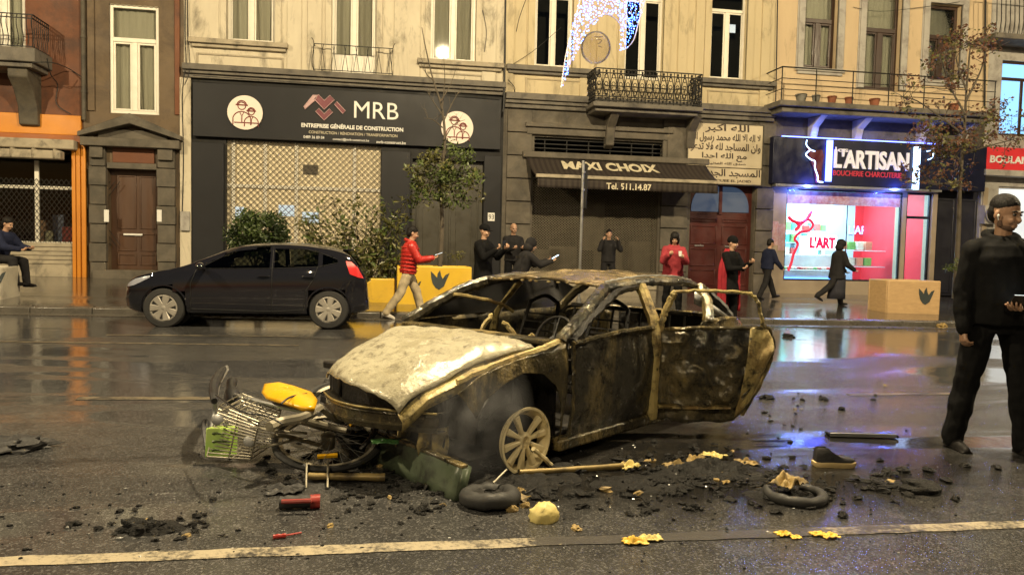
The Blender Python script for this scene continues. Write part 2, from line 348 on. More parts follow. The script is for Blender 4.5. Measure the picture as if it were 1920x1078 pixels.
# ------------------------------------------------------------ houses
def wall_mb(X0, X1, Z0, Z1, holes, y0=D, th=.35):
    xs = sorted({X0, X1, *[h[0] for h in holes], *[h[1] for h in holes]}); zs = sorted({Z0, Z1, *[h[2] for h in holes], *[h[3] for h in holes]})
    xs = [x for x in xs if X0-1e-6 <= x <= X1+1e-6]; zs = [z for z in zs if Z0-1e-6 <= z <= Z1+1e-6]
    def solid(i, j):
        if i < 0 or j < 0 or i >= len(xs)-1 or j >= len(zs)-1: return False
        cx = (xs[i]+xs[i+1])/2; cz = (zs[j]+zs[j+1])/2
        return not any(h[0] < cx < h[1] and h[2] < cz < h[3] for h in holes)
    mb = MB(); y1 = y0+th
    for i in range(len(xs)-1):
        for j in range(len(zs)-1):
            if not solid(i, j): continue
            a, b, c, d = xs[i], xs[i+1], zs[j], zs[j+1]
            mb.add([(a,y0,c),(b,y0,c),(b,y0,d),(a,y0,d)], [(0,1,2,3)]); mb.add([(a,y1,c),(b,y1,c),(b,y1,d),(a,y1,d)], [(3,2,1,0)])
            if not solid(i-1, j): mb.add([(a,y0,c),(a,y0,d),(a,y1,d),(a,y1,c)], [(0,1,2,3)])
            if not solid(i+1, j): mb.add([(b,y0,c),(b,y1,c),(b,y1,d),(b,y0,d)], [(0,1,2,3)])
            if not solid(i, j-1): mb.add([(a,y0,c),(a,y1,c),(b,y1,c),(b,y0,c)], [(0,1,2,3)])
            if not solid(i, j+1): mb.add([(a,y0,d),(b,y0,d),(b,y1,d),(a,y1,d)], [(0,1,2,3)])
    return mb
def rect(mb, X0, X1, Z0, Z1, w, y0, y1, mi=0, bottom=True):       # a picture-frame of four bars
    mb.box(X0, X0+w, y0, y1, Z0, Z1, mi); mb.box(X1-w, X1, y0, y1, Z0, Z1, mi)
    mb.box(X0+w, X1-w, y0, y1, Z1-w, Z1, mi)
    if bottom: mb.box(X0+w, X1-w, y0, y1, Z0, Z0+w, mi)
def drape(X0, X1, Z0, Z1, Y, amp=.03, n=None, gap=None):
    n = n or max(12, int((X1-X0)*40)); rows = 5; P = []
    for i in range(rows+1):
        t = i/rows; row = []
        for j in range(n+1):
            u = j/n; x = X0+(X1-X0)*u
            if gap: x += gap*(1-t)*(u-.5)
            row.append((x, Y + amp*math.sin(u*n*.9 + .6*math.sin(3*t)) + .01*math.sin(7*u+t), Z0+(Z1-Z0)*t))
        P.append(row)
    mb = MB(); mb.grid(P); return mb
def window(house, r, fm, w=.07, transom=None, mull=(.5,), curtain='curtain', yin=.14, pane='glass', low=0, label=None, back=True):
    X0, X1, Z0, Z1 = r; y = D+yin; mb = MB(); rect(mb, X0, X1, Z0, Z1, w, y, y+.07)
    zt = Z0+(Z1-Z0)*transom if transom else None; top = zt if zt else Z1-w
    if zt: mb.box(X0+w, X1-w, y-.02, y+.072, zt, zt+w*1.3)
    for u in mull:
        x = X0+(X1-X0)*u; mb.box(x-w*.8, x+w*.8, y-.012, y+.068, Z0+w, top)
        for (a, b) in ((X0+w, x-w*.8), (x+w*.8, X1-w)): rect(mb, a+.004, b-.004, Z0+w+.004, top-.004, w*.55, y+.008, y+.06)
    if low: mb.box(X0+w, X1-w, y+.015, y+.05, Z0+w, Z0+low)
    f = mb.build('window', fm, house, bevel=.008)
    if label: f['label'] = label
    g = MB(); g.box(X0+w*.6, X1-w*.6, y+.03, y+.036, Z0+w*.6, Z1-w*.6); g.build('pane', M[pane], f)
    if curtain:
        if zt: drape(X0, X1, zt+w, Z1, y+.17, .012).build('upper_curtain', M[curtain], f)
        h = top
        drape(X0, (X0+X1)/2-.01, Z0, h, y+.16, .025, gap=.22).build('curtain', M[curtain], f)
        drape((X0+X1)/2+.01, X1, Z0, h, y+.16, .025, gap=-.22).build('curtain', M[curtain], f)
    return f
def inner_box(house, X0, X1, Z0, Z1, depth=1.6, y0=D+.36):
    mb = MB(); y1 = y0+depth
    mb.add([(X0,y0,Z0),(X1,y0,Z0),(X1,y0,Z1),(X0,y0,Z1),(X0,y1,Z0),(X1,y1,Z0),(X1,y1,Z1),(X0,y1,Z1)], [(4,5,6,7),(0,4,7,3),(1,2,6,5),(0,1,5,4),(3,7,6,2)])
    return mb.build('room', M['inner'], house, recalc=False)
def part(name, mat, house, *boxes, bevel=.012, label=None):
    mb = MB()
    for b in boxes: mb.box(*b)
    o = mb.build(name, mat, house, bevel=bevel)
    if label: o['label'] = label
    return o
def panel(house, r, mat, y=D-.03, w=.05):                          # raised moulding under a sill
    mb = MB(); rect(mb, *r, w, y, D+.02); return mb.build('panel_moulding', mat, house, bevel=.012)
def sill(house, X0, X1, z, mat, h=.12, out=.16):
    mb = MB(); mb.box(X0, X1, D-out, D+.14, z-h, z); mb.box(X0+.06, X1-.06, D-out*.55, D+.05, z-h-.09, z-h-.001)
    return mb.build('sill', mat, house, bevel=.015)
def architrave(house, r, mat, w=.14, out=.05):
    X0, X1, Z0, Z1 = r; mb = MB()
    mb.box(X0-w, X0, D-out, D+.05, Z0, Z1+w); mb.box(X1, X1+w, D-out, D+.05, Z0, Z1+w); mb.box(X0+.001, X1-.001, D-out-.003, D+.05, Z1, Z1+w)
    mb.box(X0-w-.04, X0-w, D-out*.45, D+.04, Z0, Z1+w); mb.box(X1+w, X1+w+.04, D-out*.45, D+.04, Z0, Z1+w)
    return mb.build('architrave', mat, house, bevel=.01)
def cornice(house, X0, X1, z0, z1, mat, out=.25):
    mb = MB(); h = z1-z0
    mb.box(X0, X1, D-out, D+.1, z0+h*.55, z1); mb.box(X0, X1, D-out*.7, D+.1, z0+h*.3, z0+h*.55-.001); mb.box(X0, X1, D-out*.4, D+.1, z0, z0+h*.3-.001)
    return mb.build('cornice', mat, house, bevel=.012)
TOP = 11.5
XB = [at(155, 150, D).x, at(345, 150, D).x, at(946, 150, D).x, at(1453, 150, D).x, at(1852, 150, D).x]
def house(label, X0, X1):
    return thing('house', label, 'house', ((X0+X1)/2, D, zp((X0+X1)/2, D)), group='terraced houses along the street')
def roof(h, X0, X1, mat):
    mb = MB(); mb.box(X0, X1, D-.4, D+.3, TOP, TOP+.35); mb.build('eaves', mat, h, bevel=.02)
    mb = MB(); mb.prism([(D-.35, TOP+.352), (D+7, TOP+.352), (D+3.4, TOP+3)], X0, X1, M=Matrix(((0,1,0,0),(1,0,0,0),(0,0,1,0),(0,0,0,1))))
    mb.build('roof', M['dark_stone'], h)
    mb = MB(); mb.box(X0+.02, X1-.02, D+6.6, D+6.9, -.5, TOP); mb.box(X0+.002, X0+.1, D+.36, D+6.6, -.5, TOP); mb.box(X1-.1, X1-.002, D+.36, D+6.6, -.5, TOP); mb.build('rear_wall', M['dark_stone'], h)
def upper_row(h, rs, fm, trim, lift=4.3):                          # second-floor windows repeat those below
    for (a, b, c, d) in rs:
        r = (a, b, max(c, 0)+lift, min(c+lift+2.0, TOP-.4)); window(h, r, fm, curtain=None, pane='dark_glass'); sill(h, a-.15, b+.15, r[2], trim)

# ---- house 1: red-brown house with orange shop front
X0, X1 = -22.0, XB[0]
M['redbrown'] = pm('red_brown_paint', (.17,.065,.028), (.12,.045,.022), .7, .75, dirt=(.06,.03,.02), dscale=.8, bump=.25)
M['orange'] = pm('orange_paint', (.62,.24,.018), (.52,.19,.015), 1.2, .5, bump=.06)
M['orange_dark'] = pm('burnt_orange_paint', (.34,.10,.012), (.25,.07,.01), 1.2, .5, bump=.06)
h = house('red brown house with orange shop front and iron balcony, beside the drainpipe', X0, X1)
shopL = FR(-260, 295, 138, 515); balw = FR(-40, -60, 47, 105)
zf1 = FR(0, 215, 140, 252)
wall_mb(X0, X1, 0, TOP, [(shopL[0], shopL[1], .3, zf1[2]), balw]).build('wall', M['redbrown'], h)
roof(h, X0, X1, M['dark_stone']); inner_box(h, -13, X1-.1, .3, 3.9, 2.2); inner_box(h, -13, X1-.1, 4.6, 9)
f = window(h, balw, M['frame_white'], .08, mull=(.5,), curtain='curtain_w')
xo0, xo1 = at(138, 400, D).x, at(164, 400, D).x
part('fascia', M['orange'], h, (X0, X1-.02, D-.10, D-.002, zf1[2], zf1[3]))
part('fascia_trim', M['orange_dark'], h, (X0, X1-.02, D-.13, D-.002, zf1[2]-.19, zf1[2]-.002))
mb = MB()
for i, (a, b) in enumerate(((0, .28), (.34, .62), (.68, 1.0))): mb.box(xo0+(xo1-xo0)*a, xo0+(xo1-xo0)*b, D-.12-.02*(i % 2), D-.004, .3, zf1[2]-.192)
mb.box(xo0, xo1, D-.07, D-.003, .28, zf1[2]-.194)
mb.build('pilaster', M['orange'], h, bevel=.015)
ms = FR(62, 300, 70, 455); sh = FR(-200, 297, 138, 455)
mb = MB(); rect(mb, shopL[0], shopL[1], sh[2], zf1[2]-.2, .06, D+.1, D+.17); mb.box(ms[0], ms[1], D+.09, D+.175, sh[2], sh[3]); z = FR(0, 348, 138, 354)
mb.box(shopL[0]+.06, shopL[1]-.06, D+.095, D+.172, z[2], z[3]); lf = mb.build('shop_window', M['frame_white'], h, bevel=.008)
mb = MB(); mb.box(shopL[0], shopL[1], D+.13, D+.136, sh[2], sh[3]+.3); mb.build('pane', M['glass'], lf)
mb = MB()
for i in range(60):
    x = -13+i*.12
    if x < shopL[1]:
        mb.beam((x, D+.06, sh[2]), (x+1.2, D+.06, sh[2]+1.7), .012, .012); mb.beam((x+1.2, D+.07, sh[2]), (x, D+.07, sh[2]+1.7), .012, .012)
mb.build('window_grille', M['iron'], h)
mb = MB(); a = FR(60, 455, 138, 515); n = 5
for i in range(n): mb.box(-13, shopL[1], D-.02, D+.1, a[2]+.28+(a[3]-a[2]-.28)*i/n, a[2]+.28+(a[3]-a[2]-.28)*(i+1)/n-.012)
mb.box(-13, shopL[1], D-.05, D+.1, a[2]-.3, a[2]+.27); mb.build('stall_riser', M['cream_trim'], h, bevel=.01)
for i, (py, c) in enumerate(((420, (.5,.3,.2)), (440, (.6,.55,.4)), (410, (.25,.3,.5)), (432, (.5,.1,.1)))):
    p = at(75+i*17, py, D+.7); mm = pm('goods_%d' % i, c, None, 6, .5)
    part('display_box', mm, h, (p.x-.14, p.x+.14, p.y, p.y+.25, sh[2]+.02, p.z+.1))
part('display_shelf', M['dark_stone'], h, (-13, shopL[1], D+.45, D+1.3, sh[2]-.03, sh[2]+.018))
# awning cassette
mb = MB(); a = FR(0, 262, 150, 280); mb.box(-12.5, a[1], D-.42, D-.14, a[2]-.02, a[3]-.02); b = FR(0, 280, 128, 296); mb.box(-12.5, b[1], D-.5, D-.22, b[2]-.06, b[3]-.06)
for i in range(9): mb.box(-12.3+i*.5, -12.24+i*.5, D-.52, D-.2, b[2]-.05, a[2]-.02)
mb.build('awning_cassette', M['cream_trim'], h, bevel=.03)
# balcony
sl = FR(-60, 104, 98, 138); fl = FR(-60, 45, 98, 106)
mb = MB(); mb.box(-12.5, sl[1], D-1.0, D+.02, sl[2]+.12, sl[3]); mb.box(-12.4, sl[1]-.1, D-.9, D+.02, sl[2], sl[2]+.118); bal = mb.build('balcony', M['slab'], h, bevel=.02)
br = FR(36, 138, 78, 240)
mb = MB(); mb.prism([(D-.8, br[3]+.04), (D+.02, br[3]+.04), (D+.02, br[2]), (D-.22, br[2]+.05), (D-.26, br[2]+.5), (D-.5, br[2]+.9), (D-.78, br[2]+1.15)], br[0]+.07, br[1], M=Matrix(((0,1,0,0),(1,0,0,0),(0,0,1,0),(0,0,0,1))))
mb.build('bracket', M['dark_stone'], bal, bevel=.03)
def railing(parent, X0, X1, z0, z1, out, step=.11, curly=True, name='railing', r=.011):
    mb = MB(); ys = [(X0, D, X0, D-out), (X0, D-out, X1, D-out), (X1, D-out, X1, D)]
    for (a, b, c, d) in ys:
        for z in (z0+.04, z1, z1-.09): mb.beam((a, b, z), (c, d, z), .03, .022)
        L = math.hypot(c-a, d-b); n = max(2, int(L/step))
        for i in range(n+1):
            t = i/n; x, y = a+(c-a)*t, b+(d-b)*t
            if curly:
                P = [(x+(c-a)/L*.025*math.sin(k/10*math.pi*2), y+(d-b)/L*.025*math.sin(k/10*math.pi*2), z0+.04+(z1-z0-.04)*k/10) for k in range(11)]; mb.tube(P, r, 5)
            else: mb.tube([(x, y, z0), (x, y, z1)], r, 5)
    return mb.build(name, M['iron'], parent)
railing(bal, -12.4, sl[1]-.08, sl[3], fl[3]+.02, .92)
dp = at(159, 100, D); mb = MB(); mb.tube([(dp.x, D-.1, zf1[3]-.1), (dp.x, D-.1, TOP)], .055, 10)
for z in (5.2, 6.6, 8.2): mb.tube([(dp.x, D-.1, z), (dp.x, D-.1, z+.05)], .07, 10)
mb.build('drainpipe', M['dark_stone'], h)
def cable(h, pts, r=.012, name='cable'):
    mb = MB(); mb.tube(smoothpath([at(x, y, D-dy) for x, y, dy in pts], 5), r, 5); return mb.build(name, M['rubber'], h)
cable(h, [(88, 110, .9), (95, 140, .6), (108, 160, .1), (106, 195, .05), (132, 214, .05)]); cable(h, [(60, 118, 1), (98, 118, .95), (130, 130, .1), (157, 148, .06)])

# ---- house 2: narrow brown house
X0, X1 = XB[0], XB[1]
M['brown'] = pm('brown_render', (.15,.105,.06), (.10,.07,.042), .8, .75, dirt=(.05,.035,.025), dscale=.9, dlo=.45, bump=.3)
M['door_brown'] = pm('brown_door_paint', (.085,.042,.022), (.065,.032,.018), 3, .4, bump=.08, stretch=(1,1,.15))
h = house('narrow brown house with a pedimented front door and one tall white window', X0, X1)
wn_ = FR(205, 10, 298, 214); dr = FR(203, 318, 296, 506)
wall_mb(X0, X1, 0, TOP, [wn_, (dr[0], dr[1], dr[2], dr[3])]).build('wall', M['brown'], h); roof(h, X0, X1, M['dark_stone'])
inner_box(h, wn_[0]-.3, wn_[1]+.3, wn_[2]-.2, wn_[3]+.2, .8)
window(h, wn_, M['frame_white'], .085, .66, curtain='curtain', yin=.05)
mb = MB(); zz = wn_[3]
for i in range(9): mb.ball((wn_[0]+(wn_[1]-wn_[0])*(i+.5)/9, D+.02, zz+.02), .075, .02, .05, 8, 6)
mb.box(wn_[0], wn_[1], D+.005, D+.035, zz+.02, zz+.35); mb.build('blind_pelmet', M['cream_trim'], h)
part('wall_pilaster', M['brown'], h, (X0+.12, wn_[0]-.35, D-.05, D+.02, 4.75, TOP-.02)); part('wall_pilaster', M['redbrown'], h, (wn_[1]+.4, X1-.1, D-.05, D+.02, 4.75, TOP-.02))
pd = FR(162, 220, 338, 270); zc = pd[2]
mb = MB(); xm = (pd[0]+pd[1])/2; MXZ = None
mb.box(pd[0]-.05, pd[1]+.05, D-.32, D+.02, zc-.12, zc+.1)
mb.prism([(pd[0]-.1, zc+.102), (pd[0]-.1, zc+.22), (xm, pd[3]+.05), (pd[1]+.1, zc+.22), (pd[1]+.1, zc+.102), (xm+.0, pd[3]-.22)], D-.36, D+.02)
mb.box(pd[0]+.3, pd[1]-.3, D-.08, D+.01, zc+.1, zc+.35)
mb.build('pediment', M['grey_stone'], h, bevel=.015)
mb = MB()
for (a, b) in ((172, 201), (298, 330)):
    r = FR(a, 270, b, 515)
    for i in range(7):
        z0 = r[2]-.15+(zc-.122-r[2]+.15)*i/7; z1 = r[2]-.15+(zc-.122-r[2]+.15)*(i+1)/7-.02
        mb.box(r[0]-.02*(i % 2), r[1]+.02*(i % 2), D-.14-.02*(i % 2), D-.002, z0, z1)
    mb.box(r[0]+.03, r[1]-.03, D-.24, D-.004, zc-.42, zc-.123)
mb.box(dr[0]+.001, dr[1]-.001, D-.1, D-.003, dr[3], dr[3]+.16); mb.build('door_surround', M['grey_stone'], h, bevel=.012)
tp = FR(212, 278, 290, 304); part('overdoor_panel', M['redbrown'], h, (tp[0], tp[1], D-.05, D-.004, dr[3]+.165, tp[3]+.05))
mb = MB(); y = D+.22; mb.box(dr[0], dr[1], y, y+.06, dr[2], dr[3]); xm = (dr[0]+dr[1])/2+.06
for (a, b) in ((dr[0]+.16, xm-.04), (xm+.04, dr[1]-.1)):
    for (c, d) in ((dr[2]+.12, dr[2]+.42), (dr[2]+.5, dr[2]+.98), (dr[2]+1.1, dr[3]-.15)): rect(mb, a, b, c, d, .035, y-.022, y+.01)
d_ = mb.build('front_door', M['door_brown'], h, bevel=.008)
hd = at(250, 440, D+.2); mb = MB(); mb.box(hd.x-.24, hd.x+.24, D+.16, D+.2, hd.z-.025, hd.z+.025); mb.build('letter_flap', M['white'], d_, bevel=.008)
part('doorstep', M['grey_stone'], h, (dr[0]-.3, dr[1]+.3, D-.32, D+.3, zp(-6.5, D)-.1, dr[2]-.004), bevel=.02)
for px in (200, 299): p = at(px, 395, D-.16); part('name_plate', M['white'], h, (p.x-.06, p.x+.06, D-.19, D-.162, p.z-.3, p.z+.02), bevel=.006)

# ---- house 3: pale cream house over the black construction office
X0, X1 = XB[1], XB[2]
h = house('pale cream house with a long black shop front and lattice shutter', X0, X1)
w1, w2, w3 = FR(425, -70, 516, 80), FR(622, -70, 706, 152), FR(808, -60, 893, 116)
zc = at(645, 160, D).z; zct = at(645, 140, D).z
sg = FR(360, 158, 940, 275); shut = FR(424, 262, 713, 560); dd = FR(772, 300, 905, 560)
zb = zp((X0+X1)/2, D)
wall_mb(X0, X1, zc, TOP, [w1, w2, w3]).build('wall', M['cream'], h); roof(h, X0, X1, M['cream_trim'])
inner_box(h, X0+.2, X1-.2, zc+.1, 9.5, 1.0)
wall_mb(X0, X1, 0, zc, [(shut[0], shut[1], 0, at(568, 268, D).z), (dd[0], dd[1], 0, at(838, 300, D).z)]).build('ground_floor_wall', M['black_wall'], h)
for i, r in enumerate((w1, w2, w3)):
    window(h, r, M['frame_white'], .075, None, curtain='curtain', low=.75 if i == 1 else 0, yin=.18); architrave(h, r, M['cream'], .16, .045)
sill(h, *FR(356, 84, 541, 98)[:2], w1[2], M['cream_trim'], .13, .2); sill(h, *FR(782, 118, 944, 130)[:2], w3[2], M['cream_trim'], .13, .2)
panel(h, FR(368, 104, 532, 134), M['cream_trim']); panel(h, FR(800, 138, 905, 168), M['cream_trim'])
for px in (552, 590, 752, 775, 918): r = FR(px-5, 0, px+5, 100); part('wall_pilaster', M['cream'], h, (r[0]-.12, r[1]+.12, D-.04-.004*(px % 3), D+.02, zct, TOP-.01))
cornice(h, X0+.01, X1+.01, zc-.05, zct, M['slab'], .28)
rl = FR(590, 92, 736, 153)
mb = MB()
for z in (zct+.03, rl[3]): mb.beam((rl[0], D-.28, z), (rl[1], D-.28, z), .02, .02); mb.beam((rl[0], D-.28, z), (rl[0], D, z), .02, .02); mb.beam((rl[1], D-.28, z), (rl[1], D, z), .02, .02)
for i in range(15):
    x = rl[0]+(rl[1]-rl[0])*i/14; x2 = x+(.1 if i % 2 else -.1)
    mb.tube([(x, D-.28, zct+.03), (min(max(x2, rl[0]), rl[1]), D-.28, rl[3])], .008, 5)
for x in (rl[0], rl[1]):
    mb.tube(smoothpath([(x, D-.28, zct), (x-.03, D-.42, zct+.2), (x, D-.3, rl[3]), (x+(.06 if x > 0 else -.06), D-.34, rl[3]+.14)], 4), .01, 5)
mb.build('window_railing', M['iron'], h)
part('corner_strip', M['cream'], h, (at(338, 300, D).x, at(359, 300, D).x, D-.06, D-.003, zb-.1, zc-.05))
mtr = at(348, 412, D-.06); part('meter_box', M['white_trim'], h, (mtr.x-.12, mtr.x+.12, D-.14, D-.062, mtr.z-.3, mtr.z+.22))
cable(h, [(348, -20, .06), (347, 60, .07), (349, 120, .1), (344, 150, .3), (342, 200, .08), (344, 300, .07), (341, 420, .07)], .014); cable(h, [(352, -20, .06), (353, 70, .07), (356, 130, .25), (346, 160, .32)], .01); cable(h, [(362, 142, .3), (480, 150, .31), (640, 160, .31), (800, 172, .31), (938, 183, .3)], .009); cable(h, [(905, 20, .06), (912, 60, .06), (908, 98, .06)], .01)
M['lattice'] = pm('pale_lattice_shutter', (.42,.37,.26), (.36,.31,.22), 2, .5, .3, .05)
M['office'] = pm('office_wall', (.78,.68,.48), (.70,.60,.42), 1, .8, bump=.05)
sx0, sx1, sz1 = shut[0], shut[1], at(568, 268, D).z
mb = MB(); z0 = zb; step = .17
mb2 = MB(); mb2.box(sx0, sx1, D+.16, D+.18, z0, sz1); mb2.build('shop_interior', M['office'], h)
n = int((sx1-sx0+sz1-z0)/step)+2
for i in range(n):                                    # diagonal rods clipped to the opening
    for sgn in (1, -1):
        u0 = sx0 - (sz1-z0) + i*step
        pts = [(u0, z0), (u0+(sz1-z0), sz1)] if sgn > 0 else [(u0+(sz1-z0), z0), (u0, sz1)]
        (xa, za), (xb, zb_) = pts; t0, t1 = 0., 1.
        for lim, s in ((sx0, 1), (sx1, -1)):
            da, db = s*(xa-lim), s*(xb-lim)
            if da < 0 and db < 0: t0, t1 = 1, 0
            elif da < 0: t0 = max(t0, da/(da-db))
            elif db < 0: t1 = min(t1, da/(da-db))
        if t1-t0 > .01: mb.beam((xa+(xb-xa)*t0, D+.03+.012*sgn, za+(zb_-za)*t0), (xa+(xb-xa)*t1, D+.03+.012*sgn, za+(zb_-za)*t1), .010, .018)
lat = mb.build('lattice_shutter', pm('dull_lattice_rods', (.09,.075,.05), (.06,.05,.035), 3, .5, .3, 0), h)
mb = MB()
for px in (436, 496, 555, 664): x = at(px, 350, D).x; mb.box(x-.05, x+.05, D+.1, D+.15, z0, sz1)
mb.box(sx0, sx1, D+.105, D+.145, at(568, 352, D).z-.05, at(568, 352, D).z+.05); mb.build('shop_window_frame', M['frame_white'], h, bevel=.01)
for (px, py, w_, h_) in ((447, 400, .3, .35), (540, 395, .5, .3), (582, 408, .45, .3)):
    p = at(px, py, D+.12); part('window_poster', em('poster_glow_%d' % px, (.55, .7, .9), .35), h, (p.x-w_/2, p.x+w_/2, D+.125, D+.14, p.z-h_/2, p.z+h_/2), bevel=0)
p = at(582, 318, D+.1); part('window_notice', M['dark_stone'], h, (p.x-.2, p.x+.2, D+.12, D+.135, p.z-.13, p.z+.13), bevel=0)
dz1 = at(838, 372, D).z; mb = MB(); y = D+.2
mb.box(dd[0], dd[1], y, y+.05, zb, at(838, 300, D).z)
M['door_olive'] = pm('dark_olive_door', (.05,.045,.03), (.04,.035,.024), 2, .45, bump=.05)
xm = (dd[0]+dd[1])/2
for (a, b) in ((dd[0]+.12, xm-.05), (xm+.05, dd[1]-.12)): rect(mb, a, b, zb+.12, dz1, .05, y-.03, y+.01); mb.box(a+.2, b-.2, y-.018, y+.01, zb+.4, dz1-.25)
mb.build('double_door', M['door_olive'], h, bevel=.01)
for (a, b) in ((361, 420), (714, 768), (906, 938)): r = FR(a, 290, b, 500); part('black_panel', M['black_panel'], h, (r[0], r[1], D-.06, D-.003, zb-.05, at((a+b)/2, 268+(a-360)*.045, D).z))
p = at(921, 407, D-.07); np_ = part('number_plate', M['white'], h, (p.x-.1, p.x+.1, D-.085, D-.062, p.z-.12, p.z+.12), bevel=.005); lettering('93', p.x-.075, p.x+.075, p.z-.07, p.z+.07, D-.086, M['black_panel'], np_, .004)

# ---- house 4: ochre house over the shop with the rolled-out awning
X0, X1 = XB[2], XB[3]
h = house('ochre house with an ornate iron balcony above the shut shop awning and red door', X0, X1)
w1, w2, w3 = FR(1003, -60, 1075, 127), FR(1172, -60, 1245, 150), FR(1333, -40, 1401, 150)
zc0, zc1 = at(1200, 216, D).z, at(1200, 190, D).z
shut = FR(997, 325, 1233, 515); vent = FR(1002, 262, 1246, 294); rd = FR(1292, 347, 1412, 560)
zb = zp((X0+X1)/2, D)
wall_mb(X0, X1, zc0, TOP, [w1, w2, w3]).build('wall', M['ochre'], h); roof(h, X0, X1, M['ochre_trim'])
wall_mb(X0, X1, 0, zc0, [(shut[0], shut[1], zb+.45, shut[3]+.25), vent, (rd[0], rd[1], 0, rd[3])]).build('ground_floor_wall', M['grey_stone'], h)
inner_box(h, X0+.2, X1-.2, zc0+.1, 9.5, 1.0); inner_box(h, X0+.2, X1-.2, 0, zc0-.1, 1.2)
for i, r in enumerate((w1, w2, w3)):
    window(h, r, M['frame_white'], .07, .72 if i < 2 else .68, curtain=None, pane='glass', yin=.17); architrave(h, r, M['ochre'], .2, .05)
mb = MB(); r = FR(1375, 20, 1396, 70, D+.3); mb.box(r[0]+.05, r[1], D+.9, D+.92, r[2]+.3, r[3]-.25); mb.build('ceiling_lamp', em('room_lamp', (.8,.85,.9), 1.2), h)
for px in (955, 1098, 1128, 1280, 1312, 1436): x = at(px, 60, D).x; part('wall_pilaster', M['ochre'], h, (x-.14, x+.14, D-.045-.003*(px % 4), D+.02, zc1, TOP-.01))
z1 = at(1035, 128, D).z
sill(h, X0+.03, at(1122, 135, D).x, z1, M['slab'], .14, .2); sill(h, at(1312, 155, D).x, X1-.03, at(1380, 152, D).z, M['slab'], .14, .2)
panel(h, FR(985, 149, 1098, 181), M['ochre_trim']); panel(h, FR(1326, 172, 1440, 203), M['ochre_trim'])
cornice(h, X0+.02, X1-.02, zc0, zc1, M['slab'], .26)
bl = FR(1116, 140, 1316, 200, D-.9); bz0 = at(1216, 196, D-.9).z; bz1 = at(1216, 134, D-.9).z
mb = MB(); mb.box(bl[0]-.05, bl[1]+.05, D-.95, D+.02, bz0-.13, bz0); mb.box(bl[0]+.05, bl[1]-.05, D-.8, D+.02, bz0-.24, bz0-.131); bal = mb.build('balcony', M['slab'], h, bevel=.02)
for px in (1141, 1291): x = at(px, 230, D).x; mb = MB(); mb.prism([(D-.7, bz0-.242), (D+.02, bz0-.242), (D+.02, bz0-1.2), (D-.2, bz0-1.1), (D-.28, bz0-.6)], x-.13, x+.13, M=Matrix(((0,1,0,0),(1,0,0,0),(0,0,1,0),(0,0,0,1)))); mb.build('bracket', M['grey_stone'], bal, bevel=.02)
mb = MB(); a, b = bl[0], bl[1]; y = D-.9
for (p, q) in (((a, D), (a, y)), ((a, y), (b, y)), ((b, y), (b, D))):
    L = math.hypot(q[0]-p[0], q[1]-p[1]); ux, uy = (q[0]-p[0])/L, (q[1]-p[1])/L
    for z in (bz0+.05, bz0+.16, bz1-.12, bz1): mb.beam((p[0], p[1], z), (q[0], q[1], z), .035, .028)
    n = max(2, int(L/.21)); st = L/n
    for i in range(n):
        c = (i+.5)*st; H = bz1-bz0
        for s in (1, -1):                                     # S scrolls, rings and leaves of the cast panel
            P = [(c+s*st*(.48*math.sin(t*3.0)*(1-.25*t)), bz0+.16+(H-.28)*t) for t in [k/10 for k in range(11)]]
            mb.tube([(p[0]+ux*u, p[1]+uy*u, z) for u, z in P], .013, 5)
        for zc in (.3, .55, .78):
            P = [(c+.05*math.cos(k*math.pi/4), bz0+H*zc+.055*math.sin(k*math.pi/4)) for k in range(8)]
            mb.tube([(p[0]+ux*u, p[1]+uy*u, z) for u, z in P], .012, 5, closed=True)
        for zc in (.105, .93): mb.ball((p[0]+ux*c, p[1]+uy*c, bz0+H*zc), .035, .03, .04, 6, 4)
        mb.tube([(p[0]+ux*i*st, p[1]+uy*i*st, bz0), (p[0]+ux*i*st, p[1]+uy*i*st, bz1)], .012, 5)
mb.build('cast_iron_railing', M['iron'], bal)
cable(h, [(948, -20, .06), (947, 80, .06), (945, 186, .28), (943, 210, .3)], .03, 'drainpipe'); cable(h, [(955, 125, .06), (1000, 96, .06), (1052, 52, .1)], .007); cable(h, [(968, 60, .06), (975, 30, .06), (990, -10, .06)], .01); cable(h, [(952, 150, .22), (965, 165, .1), (962, 182, .26)], .012)
# ground floor stone
for (pa, pb) in ((948, 994), (1238, 1288), (1416, 1448)):
    mb = MB(); r = FR(pa, 215, pb, 540); n = 8; zt = zc0-.02
    for i in range(n):
        z0 = zb-.1+(zt-zb+.1)*i/n; mb.box(r[0], r[1], D-.09-.012*(i % 2), D-.003, z0, zb-.1+(zt-zb+.1)*(i+1)/n-.025)
    mb.build('stone_pilaster', M['grey_stone'], h, bevel=.015)
mb = MB(); mb.box(vent[0]-.25, vent[1]+.2, D-.12, D-.003, vent[3]+.05, vent[3]+.25); mb.box(vent[0]-.3, vent[1]+.2, D-.2, D-.003, vent[3]+.252, vent[3]+.38); mb.box(at(1250, 240, D).x, at(1290, 240, D).x, D-.14, D-.003, vent[2], zc0-.3); mb.build('stone_lintel', M['grey_stone'], h, bevel=.02)
mb = MB()
for k in range(4): z = vent[2]+(vent[3]-vent[2])*(k+.5)/4; mb.beam((vent[0], D+.1, z), (vent[1], D+.1, z), .03, .03)
for k in range(6): x = vent[0]+(vent[1]-vent[0])*(k+.5)/6; mb.beam((x, D+.13, vent[2]), (x, D+.13, vent[3]), .04, .03)
mb.build('vent_grille', M['iron'], h)
